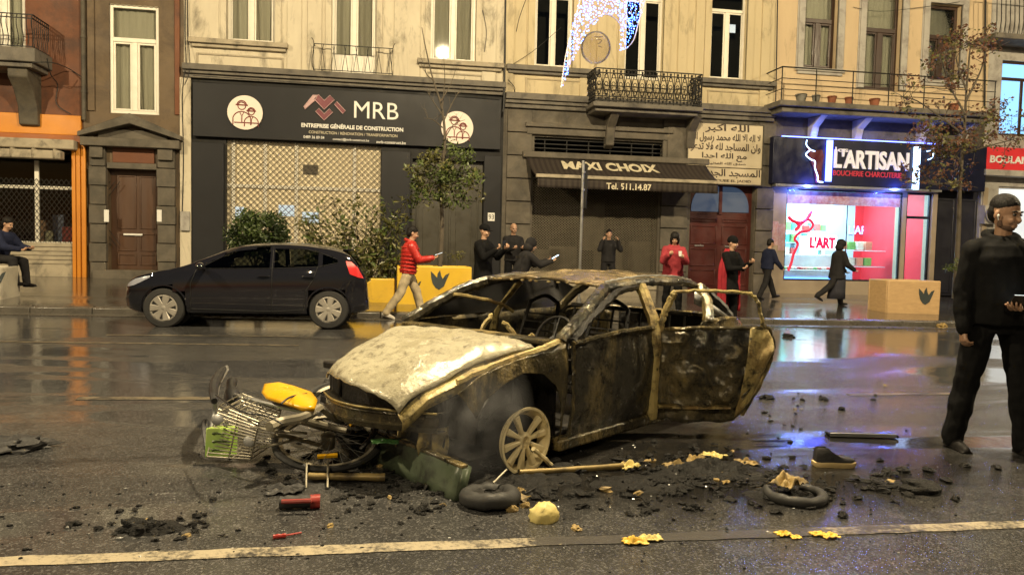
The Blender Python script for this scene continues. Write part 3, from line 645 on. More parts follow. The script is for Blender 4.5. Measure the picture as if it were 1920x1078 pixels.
# expanding mesh shutter
M['shutter_metal'] = pm('galvanised_mesh_shutter', (.22,.19,.14), (.16,.14,.10), 3, .45, .6, .05)
mb = MB(); sx0, sx1, sz0, sz1 = shut[0], shut[1], zb+.5, shut[3]; nx = 44; dx = (sx1-sx0)/nx; nz = int((sz1-sz0)/.075); dz = (sz1-sz0)/nz
for i in range(nx):
    for s in (0, 1):
        P = []
        for k in range(nz+1): P.append((sx0+dx*(i+.5+(.5 if (k+s) % 2 else -.5)*.98), D+.04+.008*s, sz0+dz*k))
        mb.tube(P, .0135, 4)
mb.box(sx0, sx1, D+.02, D+.07, sz0-.05, sz0); mb.build('mesh_shutter', M['shutter_metal'], h)
part('shop_plinth', M['cream_trim'], h, (sx0-.02, sx1+.02, D-.04, D+.1, zb, zb+.44))
mb = MB()
for px in (1002, 1090, 1140, 1180, 1230): x = at(px, 420, D).x; mb.box(x-.05, x+.05, D+.18, D+.26, zb+.4, sz1)
mb.box(sx0, sx1, D+.3, D+.31, zb+.4, sz1); mb.build('shop_window_frame', M['inner'], h)
mb = MB(); mb.box(at(1092, 400, D).x, at(1138, 400, D).x, D+.22, D+.235, at(1115, 470, D).z, at(1115, 378, D).z); mb.build('shop_window_frame', M['grey_stone'], h)
mb = MB()
for px, py, s in ((1060, 475, .5), (1150, 470, .6), (1200, 465, .55), (1020, 480, .5)):
    p = at(px, py, D+.25); mb.box(p.x-s, p.x+s, D+.25, D+.28, zb+.45, p.z+.2)
mb.build('window_paper', M['grey_stone'], h)
# red double door with fan light
M['door_red'] = pm('dark_red_door', (.085,.018,.014), (.06,.014,.011), 2, .4, bump=.06)
mb = MB(); y = D+.18; ztr = at(1350, 402, D).z; mb.box(rd[0], rd[1], y, y+.05, zb, ztr); xm = (rd[0]+rd[1])/2
for (a, b) in ((rd[0]+.06, xm-.03), (xm+.03, rd[1]-.06)):
    for (c, d) in ((zb+.15, zb+.65), (zb+.75, zb+1.3), (zb+1.42, zb+2.0), (zb+2.1, ztr-.12)): rect(mb, a+.05, b-.05, c, d, .04, y-.025, y+.01)
door = mb.build('double_door', M['door_red'], h, bevel=.008)
for xl in (rd[0]+.25, xm+.2): part('letter_slot', M['steel'], door, (xl, xl+.3, y-.03, y-.005, zb+1.35, zb+1.39), bevel=.004)
mb = MB(); y = D+.16; zt = rd[3]-.04
M['fan_glass'] = em('fanlight_glow', (.22,.36,.62), .13, (.05,.06,.08))  # faint blue glow put into the fanlight glass itself
for s, (a, b) in ((1, (rd[0]+.1, xm-.06)), (-1, (xm+.06, rd[1]-.1))):
    P = [(b if s > 0 else a, ztr+.08), (b if s > 0 else a, zt)]
    for k in range(9):
        t = k/8*math.pi/2; u = math.sin(t); P.append(((b-(b-a)*(.35+.65*u)) if s > 0 else (a+(b-a)*(.35+.65*u)), ztr+.08+(zt-ztr-.08)*math.cos(t)**.8))
    mb.prism(P, y, y+.02)
fg = mb.build('fan_light', M['fan_glass'], h, smooth=False)
mb = MB(); mb.box(rd[0], rd[1], y+.03, y+.07, ztr+.004, rd[3]); mb.box(xm-.05, xm+.05, y-.02, y+.028, ztr+.004, rd[3]); mb.build('fan_light_frame', M['door_red'], h)

# ---- house 5: apricot house over the butcher's
X0, X1 = XB[3], XB[4]
h = house('apricot house with brown sash windows and a long railed balcony over the butcher shop', X0, X1)
ws = [FR(1508, -30, 1571, 130), FR(1622, -30, 1690, 170), FR(1740, 8, 1801, 152)]
zb = zp((X0+X1)/2, D); zc0 = at(1650, 214, D).z; zbal = at(1650, 205, D-.95).z
disp = FR(1472, 357, 1690, 527); dr = FR(1697, 362, 1744, 540); dk = FR(1750, 350, 1838, 540)
wall_mb(X0, X1, zc0, TOP, ws).build('wall', M['apricot'], h); roof(h, X0, X1, M['ochre_trim'])
M['beige_tile'] = pm('beige_tile_front', (.36,.29,.20), (.30,.24,.16), 1.5, .45, bump=.06)
wall_mb(X0, X1, 0, zc0, [(disp[0], disp[1], disp[2], disp[3]), (dr[0], dr[1], 0, dr[3]), (dk[0], dk[1], 0, dk[3])]).build('ground_floor_wall', M['beige_tile'], h)
inner_box(h, X0+.2, X1-.2, zc0+.1, 9.5, 1.0)
for r in ws:
    window(h, r, M['frame_brown'], .1, .56, curtain='curtain_w', pane='glass', yin=.2); architrave(h, r, M['white_trim'], .2, .06)
for r in (ws[0], ws[2]): sill(h, r[0]-.25, r[1]+.25, r[2], M['white_trim'], .1, .12)
bx0, bx1 = at(1466, 160, D-.95).x, at(1868, 160, D-.95).x; zr = at(1620, 136, D-.95).z
mb = MB(); mb.box(bx0-.05, bx1, D-1.0, D+.02, zbal-.06, zbal+.1); mb.box(bx0+.1, bx1-.1, D-.85, D+.02, zbal-.22, zbal-.061); bal = mb.build('balcony', M['slab'], h, bevel=.02)
mb = MB()
for t in (0, .33, .66, 1.0):
    z = zbal+.1+(zr-zbal-.1)*t
    if t == 0: continue
    for (p, q) in (((bx0, D), (bx0, D-.95)), ((bx0, D-.95), (bx1, D-.95))): mb.tube([(p[0], p[1], z), (q[0], q[1], z)], .02 if t == 1 else .012, 6)
for x in (bx0, bx0+1.1, bx0+2.3, bx0+3.5, bx0+4.7, bx1-.03): mb.tube([(x, D-.95, zbal), (x, D-.95, zr)], .018, 6)
mb.build('balcony_railing', M['iron'], bal)
for px in (1520, 1603, 1722, 1800):
    x = at(px, 230, D).x; mb = MB(); mb.prism([(D-.75, zbal-.222), (D+.02, zbal-.222), (D+.02, zbal-.95), (D-.18, zbal-.9), (D-.3, zbal-.5)], x-.12, x+.12, M=Matrix(((0,1,0,0),(1,0,0,0),(0,0,1,0),(0,0,0,1)))); mb.build('bracket', M['white_trim'], bal, bevel=.02)
M['dark_shop'] = pm('navy_black_shopfront', (.014,.014,.022), (.02,.02,.028), 1, .4, bump=.04)
mb = MB(); r = FR(1745, 350, 1846, 540); mb.box(dk[0], dk[1], D+.14, D+.19, zb, dk[3]); xm = (dk[0]+dk[1])/2
rect(mb, dk[0]+.1, xm-.04, zb+.1, dk[3]-.4, .05, D+.11, D+.15); rect(mb, xm+.04, dk[1]-.1, zb+.1, dk[3]-.4, .05, D+.11, D+.15); mb.build('side_door', M['dark_shop'], h, bevel=.01)
part('fascia_shade_panel', M['dark_stone'], h, (X0+.05, X1-.05, D-.05, D-.003, dk[3]+.1, zc0-.02))  # dark panel over the sign, partly standing in for shadow under the balcony
for px in (1748, 1842): x = at(px, 450, D).x; part('beige_pilaster', M['beige_tile'], h, (x-.09, x+.09, D-.05, D-.003, zb-.1, dk[3]))
# butcher's display window and the lit shop behind it
M['shopframe'] = pm('dark_alu_frame', (.03,.03,.04), (.025,.025,.03), 3, .35, .5, .02)
mb = MB(); rect(mb, *disp, .05, D+.04, D+.12); mb.box((disp[0]+disp[1])/2+.12, (disp[0]+disp[1])/2+.14, D+.06, D+.1, disp[2], disp[3]); sf = mb.build('display_window', M['shopframe'], h, bevel=.006)
mb = MB(); mb.box(disp[0]+.04, disp[1]-.04, D+.075, D+.082, disp[2]+.04, disp[3]-.04); mb.build('pane', M['glass_clear'], sf)
mb = MB(); rect(mb, dr[0], dr[1], zb, dr[3], .06, D+.04, D+.12); z = at(1720, 408, D).z; mb.box(dr[0]+.06, dr[1]-.06, D+.05, D+.11, z-.04, z+.04); sd = mb.build('shop_door', M['shopframe'], h, bevel=.006)
mb = MB(); mb.box(dr[0]+.04, dr[1]-.04, D+.075, D+.082, zb+.05, dr[3]-.04); mb.build('pane', M['glass_clear'], sd)
M['shop_white'] = pm('shop_wall_white', (.40,.58,.68), (.36,.54,.64), 1, .5, bump=.02)
M['shop_red'] = pm('shop_wall_red', (.66,.035,.045), (.60,.03,.04), 1, .45, bump=.02)
M['shop_floor'] = pm('shop_floor', (.35,.36,.38), None, 2, .3)
rx0, rx1, ry0, ry1, rz0, rz1 = disp[0]-.15, dr[1]+.1, D+.36, D+3.6, zb+.02, disp[3]+.35
xr = at(1602, 430, ry1).x
mb = MB(); mb.add([(rx0,ry1,rz0),(xr,ry1,rz0),(xr,ry1,rz1),(rx0,ry1,rz1)], [(0,1,2,3)], 0); mb.add([(xr,ry1,rz0),(rx1,ry1,rz0),(rx1,ry1,rz1),(xr,ry1,rz1)], [(0,1,2,3)], 1)
mb.add([(rx0,ry0,rz0),(rx0,ry1,rz0),(rx0,ry1,rz1),(rx0,ry0,rz1)], [(0,1,2,3)], 0); mb.add([(rx1,ry0,rz0),(rx1,ry1,rz0),(rx1,ry1,rz1),(rx1,ry0,rz1)], [(0,1,2,3)], 1)
mb.add([(rx0,ry0,rz1),(rx1,ry0,rz1),(rx1,ry1,rz1),(rx0,ry1,rz1)], [(0,1,2,3)], 0); mb.add([(rx0,ry0,rz0),(rx1,ry0,rz0),(rx1,ry1,rz0),(rx0,ry1,rz0)], [(0,1,2,3)], 2)
mb.build('shop_room', [M['shop_white'], M['shop_red'], M['shop_floor']], h, recalc=False)
mb = MB(); mb.box(rx0+.3, rx0+1.9, D+1.4, D+1.5, rz1-.42, rz1-.36); mb.box(rx0+2.2, rx0+3.2, D+2.4, D+2.5, rz1-.3, rz1-.26); mb.build('ceiling_tube', em('cold_tube', (.75,.95,1), 9), h)
l = bpy.data.lights.new('shop_light', 'AREA'); l.energy = 780; l.color = (.56,.84,1); l.shape = 'RECTANGLE'; l.size = 3.4; l.size_y = 2.2
lo = bpy.data.objects.new('shop_light', l); lo.location = ((rx0+rx1)/2, D+2, rz1-.06); COL.objects.link(lo); lo.parent = h; lo.location -= h.location
# counter with trays
M['steel_w'] = pm('white_counter', (.55,.62,.66), None, 3, .3); cx0, cx1 = rx0+.15, rx0+2.9
mb = MB(); mb.box(cx0, cx1, D+1.1, D+1.8, zb+.05, zb+.75); mb.box(cx0, cx1, D+1.55, D+1.8, zb+.752, zb+1.25); ct = mb.build('meat_counter', M['steel_w'], h, bevel=.02)
mb = MB(); mb.box(cx0+.02, cx1-.02, D+1.06, D+1.098, zb+.12, zb+.5); mb.build('counter_light', em('blue_counter_light', (.10,.30,1), 4), ct)
cols = [(.6,.06,.05), (.7,.3,.2), (.75,.6,.4), (.2,.45,.12), (.65,.12,.1), (.8,.75,.6)]
for i in range(14):
    mm = M.setdefault('tray%d' % (i % 6), pm('food_%d' % (i % 6), cols[i % 6], None, 14, .4, bump=.3)); x = cx0+.1+i*(cx1-cx0-.2)/14; mb = MB()
    for k in range(5): mb.ball((x+.09+random.uniform(-.04, .04), D+1.18+.07*k, zb+.80), .07, .06, .05, 7, 5)
    mb.build('meat_tray', mm, ct)
for i in range(10):
    x = rx0+3.0+(i % 5)*.32; z = zb+.9+(i//5)*.55; part('shelf_goods', M['tray%d' % ((i*2+1) % 6)], h, (x, x+.26, D+1.9, D+2.15, z, z+.28))
part('shelf', M['steel_w'], h, (rx0+2.95, rx1-.3, D+1.85, D+2.2, zb+.85, zb+.88), (rx0+2.95, rx1-.3, D+1.85, D+2.2, zb+1.4, zb+1.43))
mb = MB(); mb.box(rx0+2.2, rx0+2.95, D+2.6, D+3.2, zb+.1, zb+1.9); fr = mb.build('drinks_fridge', M['steel_w'], h, bevel=.02)
mb = MB(); mb.box(rx0+2.26, rx0+2.89, D+2.57, D+2.598, zb+.3, zb+1.8); mb.build('fridge_door', em('fridge_light', (.7,.95,1), 2.2), fr)
r = FR(1540, 487, 1672, 440, D+3.55); lettering("L'ARTISAN", at(1590, 440, ry1).x, at(1672, 440, ry1).x, at(1630, 440, ry1).z, at(1630, 424, ry1).z, ry1-.02, em('wall_letters', (.35,.45,1), 1.5), h, .03)
for i in range(42):
    x = rx0+.2+(i % 14)*.235; z = zb+1.25+(i//14)*.42; hh_ = random.uniform(.16, .32); part('shelf_goods', M['tray%d' % ((i*5+i//14) % 6)] if i % 3 else M.setdefault('cyan_goods', pm('cyan_goods', (.08,.42,.5), (.1,.5,.35), 12, .4)), h, (x, x+random.uniform(.12, .21), D+2.9, D+3.1, z, z+hh_), bevel=.01)
for k in range(3): part('shelf', M['steel_w'], h, (rx0+.15, rx0+3.5, D+2.85, D+3.2, zb+1.21+k*.42, zb+1.245+k*.42))
# frosted picture band at the head of the window
mb = MB(); mb.box(disp[0]+.06, disp[1]-.06, D+.055, D+.06, at(1580, 385, D).z, disp[3]-.06)
M['band'] = pm('meat_print_band', (.35,.12,.10), (.55,.45,.42), 7, .5, bump=.05, dirt=(.25,.2,.3), dscale=3); mb.build('window_banner', M['band'], sf)
for (a, b, c, d) in ((1446, 1459, 415, 460), (1459, 1472, 420, 470)): r = FR(a, c, b, d); part('wall_poster', pm('faded_poster_%d' % a, (.45,.2,.17), (.5,.4,.34), 12, .7), h, (r[0], r[1], D-.012, D-.003, r[2], r[3]), bevel=0)

for px, rr_, mk in ((1502, .16, 'concrete_pot'), (1530, .12, 'grey_pot'), (1560, .13, 'clay_pot'), (1592, .12, 'clay_pot'), (1640, .15, 'clay_pot'), (1790, .14, 'clay_pot')):
    x = at(px, 185, D-.6).x; mb = MB(); mb.lathe([(rr_*.7, 0), (rr_, .22), (rr_*1.08, .22), (rr_*1.08, .27), (rr_*.85, .27), (rr_*.6, .2)], 16, M=Matrix.Translation((x, D-.6, zbal+.1)))
    o = mb.build('flower_pot', M.setdefault(mk, pm(mk, (.28,.10,.05) if mk[0] == 'c' and mk[1] == 'l' else (.2,.19,.16), None, 5, .8)), None); tag(o, {1502: 'grey pot at the left end of the long railed balcony', 1530: 'small grey pot second from the left on the long balcony', 1560: 'clay pot under the first sash window on the long balcony', 1592: 'clay pot between the first two sash windows on the balcony', 1640: 'wide clay pot before the middle sash window', 1790: 'clay pot before the last sash window behind the autumn tree'}[px], 'flower pot', 'pots along the long balcony')
cable(h, [(1458, 0, .06), (1456, 120, .06), (1454, 214, .06)], .02, 'drainpipe'); cable(h, [(1848, -20, .06), (1847, 100, .06), (1846, 200, .06)], .03, 'drainpipe')
cable(h, [(1600, 14, .05), (1650, 22, .05), (1730, 14, .07), (1800, 4, .08)], .008)

# ---- house 6: grey-white house at the right edge
X0, X1 = XB[4], XB[4]+9
h = house('grey white house with a bright blue lit window at the right edge', X0, X1)
wl = FR(1876, 116, 1960, 256); sw = FR(1868, 352, 2000, 520); zb = zp(X0+2, D)
wall_mb(X0, X1, 0, TOP, [wl, sw]).build('wall', M['white_trim'], h); roof(h, X0, X1, M['slab'])
mb = MB(); rect(mb, *wl, .08, D+.08, D+.15); z = at(1900, 148, D).z; mb.box(wl[0]+.08, wl[1]-.08, D+.07, D+.16, z-.05, z+.05); mb.box((wl[0]+wl[1])/2-.05, (wl[0]+wl[1])/2+.05, D+.075, D+.158, wl[2]+.08, z-.05)
wf = mb.build('lit_window', M['frame_brown'], h, bevel=.008)
mb = MB(); mb.box(wl[0]+.05, wl[1]-.05, D+.11, D+.118, wl[2]+.05, wl[3]-.05); mb.build('blind', em('blue_lit_blind', (.22,.52,1), 1.0), wf)
mb = MB(); rect(mb, *sw, .06, D+.06, D+.12); sfm = mb.build('shop_window', M['white_trim'], h)
mb = MB(); mb.box(sw[0]+.04, sw[1]-.04, D+.09, D+.1, sw[2], sw[3]); mb.build('pane', em('bakery_light', (.75,.85,1), .45), sfm)
r = FR(1864, 20, 1960, 66, D-.8); mb = MB(); mb.box(r[0], X1-1, D-.9, D+.02, r[2]-.16, r[2]); bal = mb.build('balcony', M['slab'], h, bevel=.02)
mb = MB()
for i in range(24): x = r[0]+i*.16; mb.tube([(x, D-.85, r[2]), (x+.05, D-.85, (r[2]+r[3])/2), (x, D-.85, r[3]+.5)], .013, 5)
mb.beam((r[0], D-.85, r[3]+.5), (X1-1, D-.85, r[3]+.5), .04, .03); mb.build('balcony_railing', M['iron'], bal)
p = at(1850, 403, D); mb = MB(); mb.lathe([(.26, 0), (.26, .04)], 24, M=Matrix.Translation((p.x+.02, D-.22, p.z)) @ Matrix.Rotation(R_(90), 4, 'X')); mb.box(p.x-.24, p.x+.28, D-.19, D-.002, p.z-.3, p.z+.3)
lb = mb.build('round_wall_box', M['white_trim'], h)
# ------------------------------------------------------------ signs, awning, pole, planters, light decoration
def txt(s, x0, y0, x1, y1, hpx, Y, mat, parent, depth=.012, bold=0, name='lettering'):
    a, b = at(x0, y0, Y), at(x1, y1, Y); c = at((x0+x1)/2, (y0+y1)/2, Y); hh = (at((x0+x1)/2, (y0+y1)/2-hpx/2, Y).z-c.z)
    return lettering(s, a.x, b.x, c.z-hh, c.z+hh, Y, mat, parent, depth, bold, name)
M['letter_white'] = pm('white_sign_letter', (.85,.83,.78), None, 4, .5, bump=0)
M['letter_cream'] = pm('cream_sign_letter', (.72,.64,.46), None, 4, .5, bump=0)
M['logo_red'] = pm('wine_red_logo', (.16,.02,.035), (.12,.016,.028), 3, .4, bump=0)
M['logo_line'] = pm('pale_logo_edge', (.55,.36,.36), None, 3, .4, bump=0)
M['icon_disc'] = pm('pinkish_white_disc', (.80,.70,.62), (.76,.66,.58), 2, .6, bump=0)
M['icon_ink'] = pm('brown_icon_ink', (.22,.05,.045), None, 4, .6, bump=0)
Ys = D-.16; sgx0, sgx1 = at(361, 215, Ys).x, at(939, 240, Ys).x; sz1 = at(650, 170, Ys).z; sz0 = at(650, 268, Ys).z
t = thing('shop_sign', 'long black construction company sign with red chevron logo and two round icons', 'sign', ((sgx0+sgx1)/2, Ys, sz0))
mb = MB(); mb.box(sgx0, sgx1, Ys+.002, D-.062, sz0, sz1); mb.build('sign_board', M['black_panel'], t, bevel=.01)
txt('MRB', 664, 205, 747, 211, 31, Ys, M['letter_white'], t, .03)
txt('ENTREPRISE G\u00c9N\u00c9RALE DE CONSTRUCTION', 565, 233, 756, 244, 9.5, Ys, M['letter_white'], t, .015, .035)
txt('CONSTRUCTION / R\u00c9NOVATION / TRANSFORMATION', 579, 246, 745, 256, 6.5, Ys, M['letter_cream'], t, .008)
txt('0489 36 89 04', 569, 256.5, 608, 259, 5.5, Ys, M['letter_white'], t, .008, .01)
txt('contact@mrb-construct.be', 624, 261, 692, 265, 5.5, Ys, M['letter_white'], t, .008, .01)
txt('mrb-construct.be', 706, 266, 761, 269, 5.5, Ys, M['letter_white'], t, .008, .01)
def icon(px, py, rpx):
    c = at(px, py, Ys); r = at(px+rpx, py, Ys).x-c.x
    mb = MB(); mb.lathe([(r, 0), (r, .05)], 40, M=Matrix.Translation((c.x, Ys, c.z)) @ Matrix.Rotation(R_(90), 4, 'X')); d = mb.build('round_icon', M['icon_disc'], t)
    mb = MB(); y = Ys-.055
    def st(pts, w=.055): mb.tube([(c.x+a*r, y, c.z+b*r) for a, b in pts], w*r*.55, 5)
    arc = lambda cx, cz, q, a0, a1, n=12: [(cx+q*math.cos(R_(a0+(a1-a0)*i/n)), cz+q*math.sin(R_(a0+(a1-a0)*i/n))) for i in range(n+1)]
    for (cx, cz, s) in ((-.18, .38, 1), (.36, .05, .78)):
        st(arc(cx, cz, .22*s, 0, 360)); st(arc(cx, cz+.03, .27*s, 0, 180)); st([(cx-.34*s, cz+.05), (cx+.34*s, cz+.05)], .07)
        st(arc(cx, cz-.85*s, .52*s, 15, 165)); st([(cx-.5*s, cz-.72*s), (cx-.5*s, cz-1.1*s)]); st([(cx+.5*s, cz-.72*s), (cx+.5*s, cz-1.1*s)])
        st([(cx-.12*s, cz-.35*s), (cx, cz-.6*s), (cx+.12*s, cz-.35*s)]); st([(cx, cz-.6*s), (cx, cz-.95*s)])
    st([(-.6, -.6), (.75, -.6)], .06)
    mb.build('icon_drawing', M['icon_ink'], d)
icon(460, 212, 33); icon(857, 240, 30)
def logo(px, py, s):
    c = at(px, py, Ys); k = at(px+s, py, Ys).x-c.x
    for pts, mi in ((((-.5,.42), (0,-.08), (.5,.42), (.28,.64), (0,.36), (-.28,.64)), 0), (((-.42,-.2), (0,-.62), (.42,-.2), (.26,-.04), (0,-.3), (-.26,-.04)), 0),
                    (((-.95,-.12), (-.45,.36), (-.3,.62), (-.55,.6), (-1.0,.0)), 1), (((.62,.34), (1.05,-.1), (.92,-.24), (.5,.2)), 0)):
        mb = MB(); P = [(c.x+a*k, c.z+b*k) for a, b in pts]; mb.prism(P, Ys-.03, Ys); q = mb.build('logo', M['logo_red'] if not mi else M['logo_line'], t, smooth=False)
        mb = MB(); mb.tube([(x, Ys-.032, z) for x, z in P], .012, 5, closed=True); mb.build('logo_edge', M['logo_line'], q)
logo(608, 203, 38)
# awning
Ya = D-1.25; M['awning'] = pm('brown_striped_awning', (.05,.028,.018), (.035,.02,.014), 2, .75, bump=.1)
def awstripe():
    m, nt, b = newmat('dark_striped_awning'); v = coords(nt); sx = nn(nt, 'ShaderNodeSeparateXYZ'); nt.links.new(v, sx.inputs[0])
    ml = nn(nt, 'ShaderNodeMath', operation='MULTIPLY'); ml.inputs[1].default_value = 6.5; nt.links.new(sx.outputs[0], ml.inputs[0])
    fr = nn(nt, 'ShaderNodeMath', operation='FRACT'); nt.links.new(ml.outputs[0], fr.inputs[0])
    c = ramp(nt, fr.outputs[0], [(.45, (.020,.013,.010)), (.5, (.036,.027,.02))]); nt.links.new(c, b.inputs['Base Color']); b.inputs['Roughness'].default_value = .8; return m
M['awning'] = awstripe()
za = at(1178, 336, Ya).z; ax0, ax1 = at(1005, 328, Ya).x, at(1350, 343, Ya).x; zt = at(1120, 300, D-.15).z; bx0, bx1 = at(986, 294, D-.15).x, at(1322, 312, D-.15).x
t = thing('awning', 'brown striped shop awning over the mesh shutter', 'awning', ((ax0+ax1)/2, D, za))
n = 40; P = []
for i in range(9):
    s = i/8; P.append([(bx0+(bx1-bx0)*j/n+((ax0-bx0)*(1-j/n)+(ax1-bx1)*j/n)*s, D-.15+(Ya-D+.15)*s, zt+(za-zt)*s-.06*math.sin(s*math.pi)) for j in range(n+1)])
mb = MB(); mb.grid(P); mb.build('fabric', M['awning'], t, solid=.01)
mb = MB(); mb.box(ax0, ax1, Ya-.05, Ya+.05, za-.05, za+.05); mb.build('front_bar', M['cream_trim'], t, bevel=.02)
mb = MB(); mb.box(bx0-.1, bx1+.1, D-.24, D-.003, zt-.02, zt+.16); mb.build('roller_box', M['grey_stone'], t, bevel=.03)
mb = MB(); P = [[(ax0+.05+(ax1-ax0-.1)*j/60, Ya+.01+.012*math.sin(j*1.1)*i, za-.05-.09*i - .0*(j % 2)) for j in range(61)] for i in range(4)]; mb.grid(P); mb.build('valance', M['awning'], t, solid=.006)
for x0, x1 in ((bx0+.2, ax0+.4), (bx1-.4, ax1-.5)): mb = MB(); mb.tube([(x0, D-.2, za+.02), ((x0+x1)/2+.3, D-.75, za+.05), (x1, Ya, za)], .025, 6); mb.build('folding_arm', M['iron'], t)
def onfab(p):                              # lettering laid on the sloping cloth
    X, Y, Z = p; s = (zt-Z)/(zt-za); s = max(0, min(1, s)); return (X, D-.15+(Ya-D+.15)*s - (D-.4-Y) , Z-.06*math.sin(s*math.pi)+.02)
a, b = at(1056, 303, D-.6), at(1236, 314, D-.6); lettering('MAXI CHOIX', a.x, b.x, zt-(zt-za)*.52, zt-(zt-za)*.14, D-.4, M['letter_cream'], t, .012, .04, bend=onfab)
txt('Tel. 511.14.87', 1137, 348, 1221, 353, 12, Ya-.012, M['letter_cream'], t, .008, .02)
# arabic sign
Yq = D-.2; M['sign_cream'] = pm('cream_sign_board', (.56,.48,.33), (.50,.42,.29), 1.2, .6, bump=.05, dirt=(.36,.3,.2), dscale=1.2, dlo=.58, dhi=.75)
M['ink'] = pm('dark_brown_ink', (.04,.022,.015), None, 4, .6, bump=0)
q0, q1 = at(1290, 290, Yq).x, at(1429, 290, Yq).x; qz0, qz1 = at(1360, 345, Yq).z, at(1360, 233, Yq).z; qm = at(1360, 315, Yq).z
t = thing('mosque_sign', 'cream board with dark Arabic writing above the red double door', 'sign', ((q0+q1)/2, Yq, qz0))
mb = MB(); mb.box(q0, q1, Yq, Yq+.08, qm+.012, qz1); mb.box(q0+.1, q1, Yq-.002, Yq+.08, qz0, qm-.012); mb.build('sign_board', M['sign_cream'], t, bevel=.008)
mb = MB(); rect(mb, q0-.03, q1+.03, qz0-.03, qz1+.03, .028, Yq-.02, D-.003); mb.build('sign_frame', M['dark_stone'], t)
for s, x0, y0, x1, y1, hp in (('\u0627\u0644\u0644\u0647 \u0627\u0643\u0628\u0631', 1322, 241, 1405, 243, 17),
        ('\u0644\u0627 \u0627\u0644\u0647 \u0627\u0644\u0627 \u0627\u0644\u0644\u0647 \u0645\u062d\u0645\u062f \u0631\u0633\u0648\u0644 \u0627\u0644\u0644\u0647', 1293, 257, 1426, 262, 18),
        ('\u0648\u0627\u0646 \u0627\u0644\u0645\u0633\u0627\u062c\u062f \u0644\u0644\u0647 \u0641\u0644\u0627 \u062a\u062f\u0639\u0648\u0627', 1292, 275, 1426, 280, 18),
        ('\u0645\u0639 \u0627\u0644\u0644\u0647 \u0627\u062d\u062f\u0627', 1316, 293, 1400, 297, 16), ('\u0635\u062f\u0642 \u0627\u0644\u0644\u0647 \u0627\u0644\u0639\u0638\u064a\u0645', 1326, 307, 1398, 309, 7),
        ('\u0627\u0644\u0645\u0633\u062c\u062f \u0627\u0644\u062c\u062f\u064a\u062f', 1312, 324, 1425, 328, 17)):
    txt(shape_arabic(s), x0, y0, x1, y1, hp, Yq-.002, M['ink'], t, .006, .02)
txt('MOSQUEE EL JADID', 1322, 339, 1408, 341, 6, Yq-.002, M['ink'], t, .006, .02)
# butcher's sign
Yb = D-.32; M['navy'] = pm('navy_sign_board', (.008,.009,.026), (.010,.012,.032), 1, .4, bump=.03, spec=.3)
s0, s1 = at(1449, 305, Yb).x, at(1850, 305, Yb).x; z0, z1 = at(1600, 350, Yb).z, at(1600, 263, Yb).z
t = thing('butcher_sign', "navy sign with neon bull's head and silver lettering over the lit butcher window", 'sign', ((s0+s1)/2, Yb, z0))
mb = MB(); mb.box(s0, s1, Yb, D-.003, z0, z1); mb.build('sign_board', M['navy'], t, bevel=.02)
mb = MB(); mb.box(s0+.1, s1-1.6, Yb-.05, Yb+.2, z0-.08, z0-.002); mb.build('lower_trim', M['steel'], t, bevel=.01)
M['neon_white'] = em('white_neon', (.42,.62,1), 5); M['neon_blue'] = em('blue_led_strip', (.08,.12,1), 11); M['silver'] = em('silver_letter', (.8,.72,.85), .22, (.7,.68,.7)); M['red_letter'] = em('red_letter', (.7,.03,.08), .12, (.5,.03,.05))
NE = lambda pts, dy=.05: [at(x, y, Yb-dy) for x, y in pts]
mb = MB(); mb.prism([(p.x, p.z) for p in NE([(1514,276),(1526,283),(1541,281),(1545,292),(1541,315),(1539,344),(1531,343),(1527,318),(1519,298)])], Yb-.06, Yb-.003); bh = mb.build('bull_head', pm('red_bull_plate', (.12,.012,.02), None, 3, .4), t)
mb = MB(); mb.tube(smoothpath(NE([(1513,263),(1512,272),(1520,281),(1528,284)], .09), 4), .016, 6); mb.tube(smoothpath(NE([(1520,281),(1511,290),(1520,299),(1528,303),(1528,315),(1533,330),(1534,340),(1543,342)], .09), 4), .02, 6); mb.build('neon_outline', M['neon_white'], bh)
a, b = at(1548, 305, Yb), at(1557, 305, Yb); mb = MB(); mb.box(a.x, b.x, Yb-.1, Yb-.003, z0+.12, z1-.05); mb.build('light_strip', M['neon_blue'], t)
a, b = at(1712, 305, Yb), at(1721, 305, Yb); mb = MB(); mb.box(a.x, b.x, Yb-.1, Yb-.003, z0-.02, z1-.12); mb.build('light_strip', M['neon_white'], t)
mb = MB(); mb.tube(smoothpath(NE([(1752,276),(1746,282),(1738,284)], .09), 4), .016, 6); mb.tube(smoothpath(NE([(1740,300),(1748,296),(1750,288)], .09), 4), .016, 6); mb.build('bull_outline', M['neon_white'], t)
txt("L'ARTISAN", 1563, 298, 1703, 303, 36, Yb-.003, M['silver'], t, .05, .03)
txt('les', 1566, 281, 1590, 281, 9, Yb-.06, M['silver'], t, .02, .0)
txt('BOUCHERIE CHARCUTERIE', 1562, 325, 1690, 329, 10, Yb-.003, M['red_letter'], t, .02, .01)
mb = MB(); mb.box(s0+.3, s1-1.7, Yb+.02, Yb+.08, z1+.002, z1+.03); ub = mb.build('uplight_strip', M['neon_blue'], t)
for x, e_ in ((s0+1.4, 7), (s0+3.4, 7)): lq = point_light('uplight', (x, Yb-.05, z1+.12), e_, (.12,.22,1), .06); lq.parent = t; lq.location = Vector((x, Yb-.05, z1+.12))-t.location
for x, e_ in ((s0+1.2, 90), (s0+4.2, 70)): lq = point_light('downlight', (x, Yb-.12, z0-.1), e_, (.10,.18,1), .08); lq.parent = t; lq.location = Vector((x, Yb-.12, z0-.1))-t.location
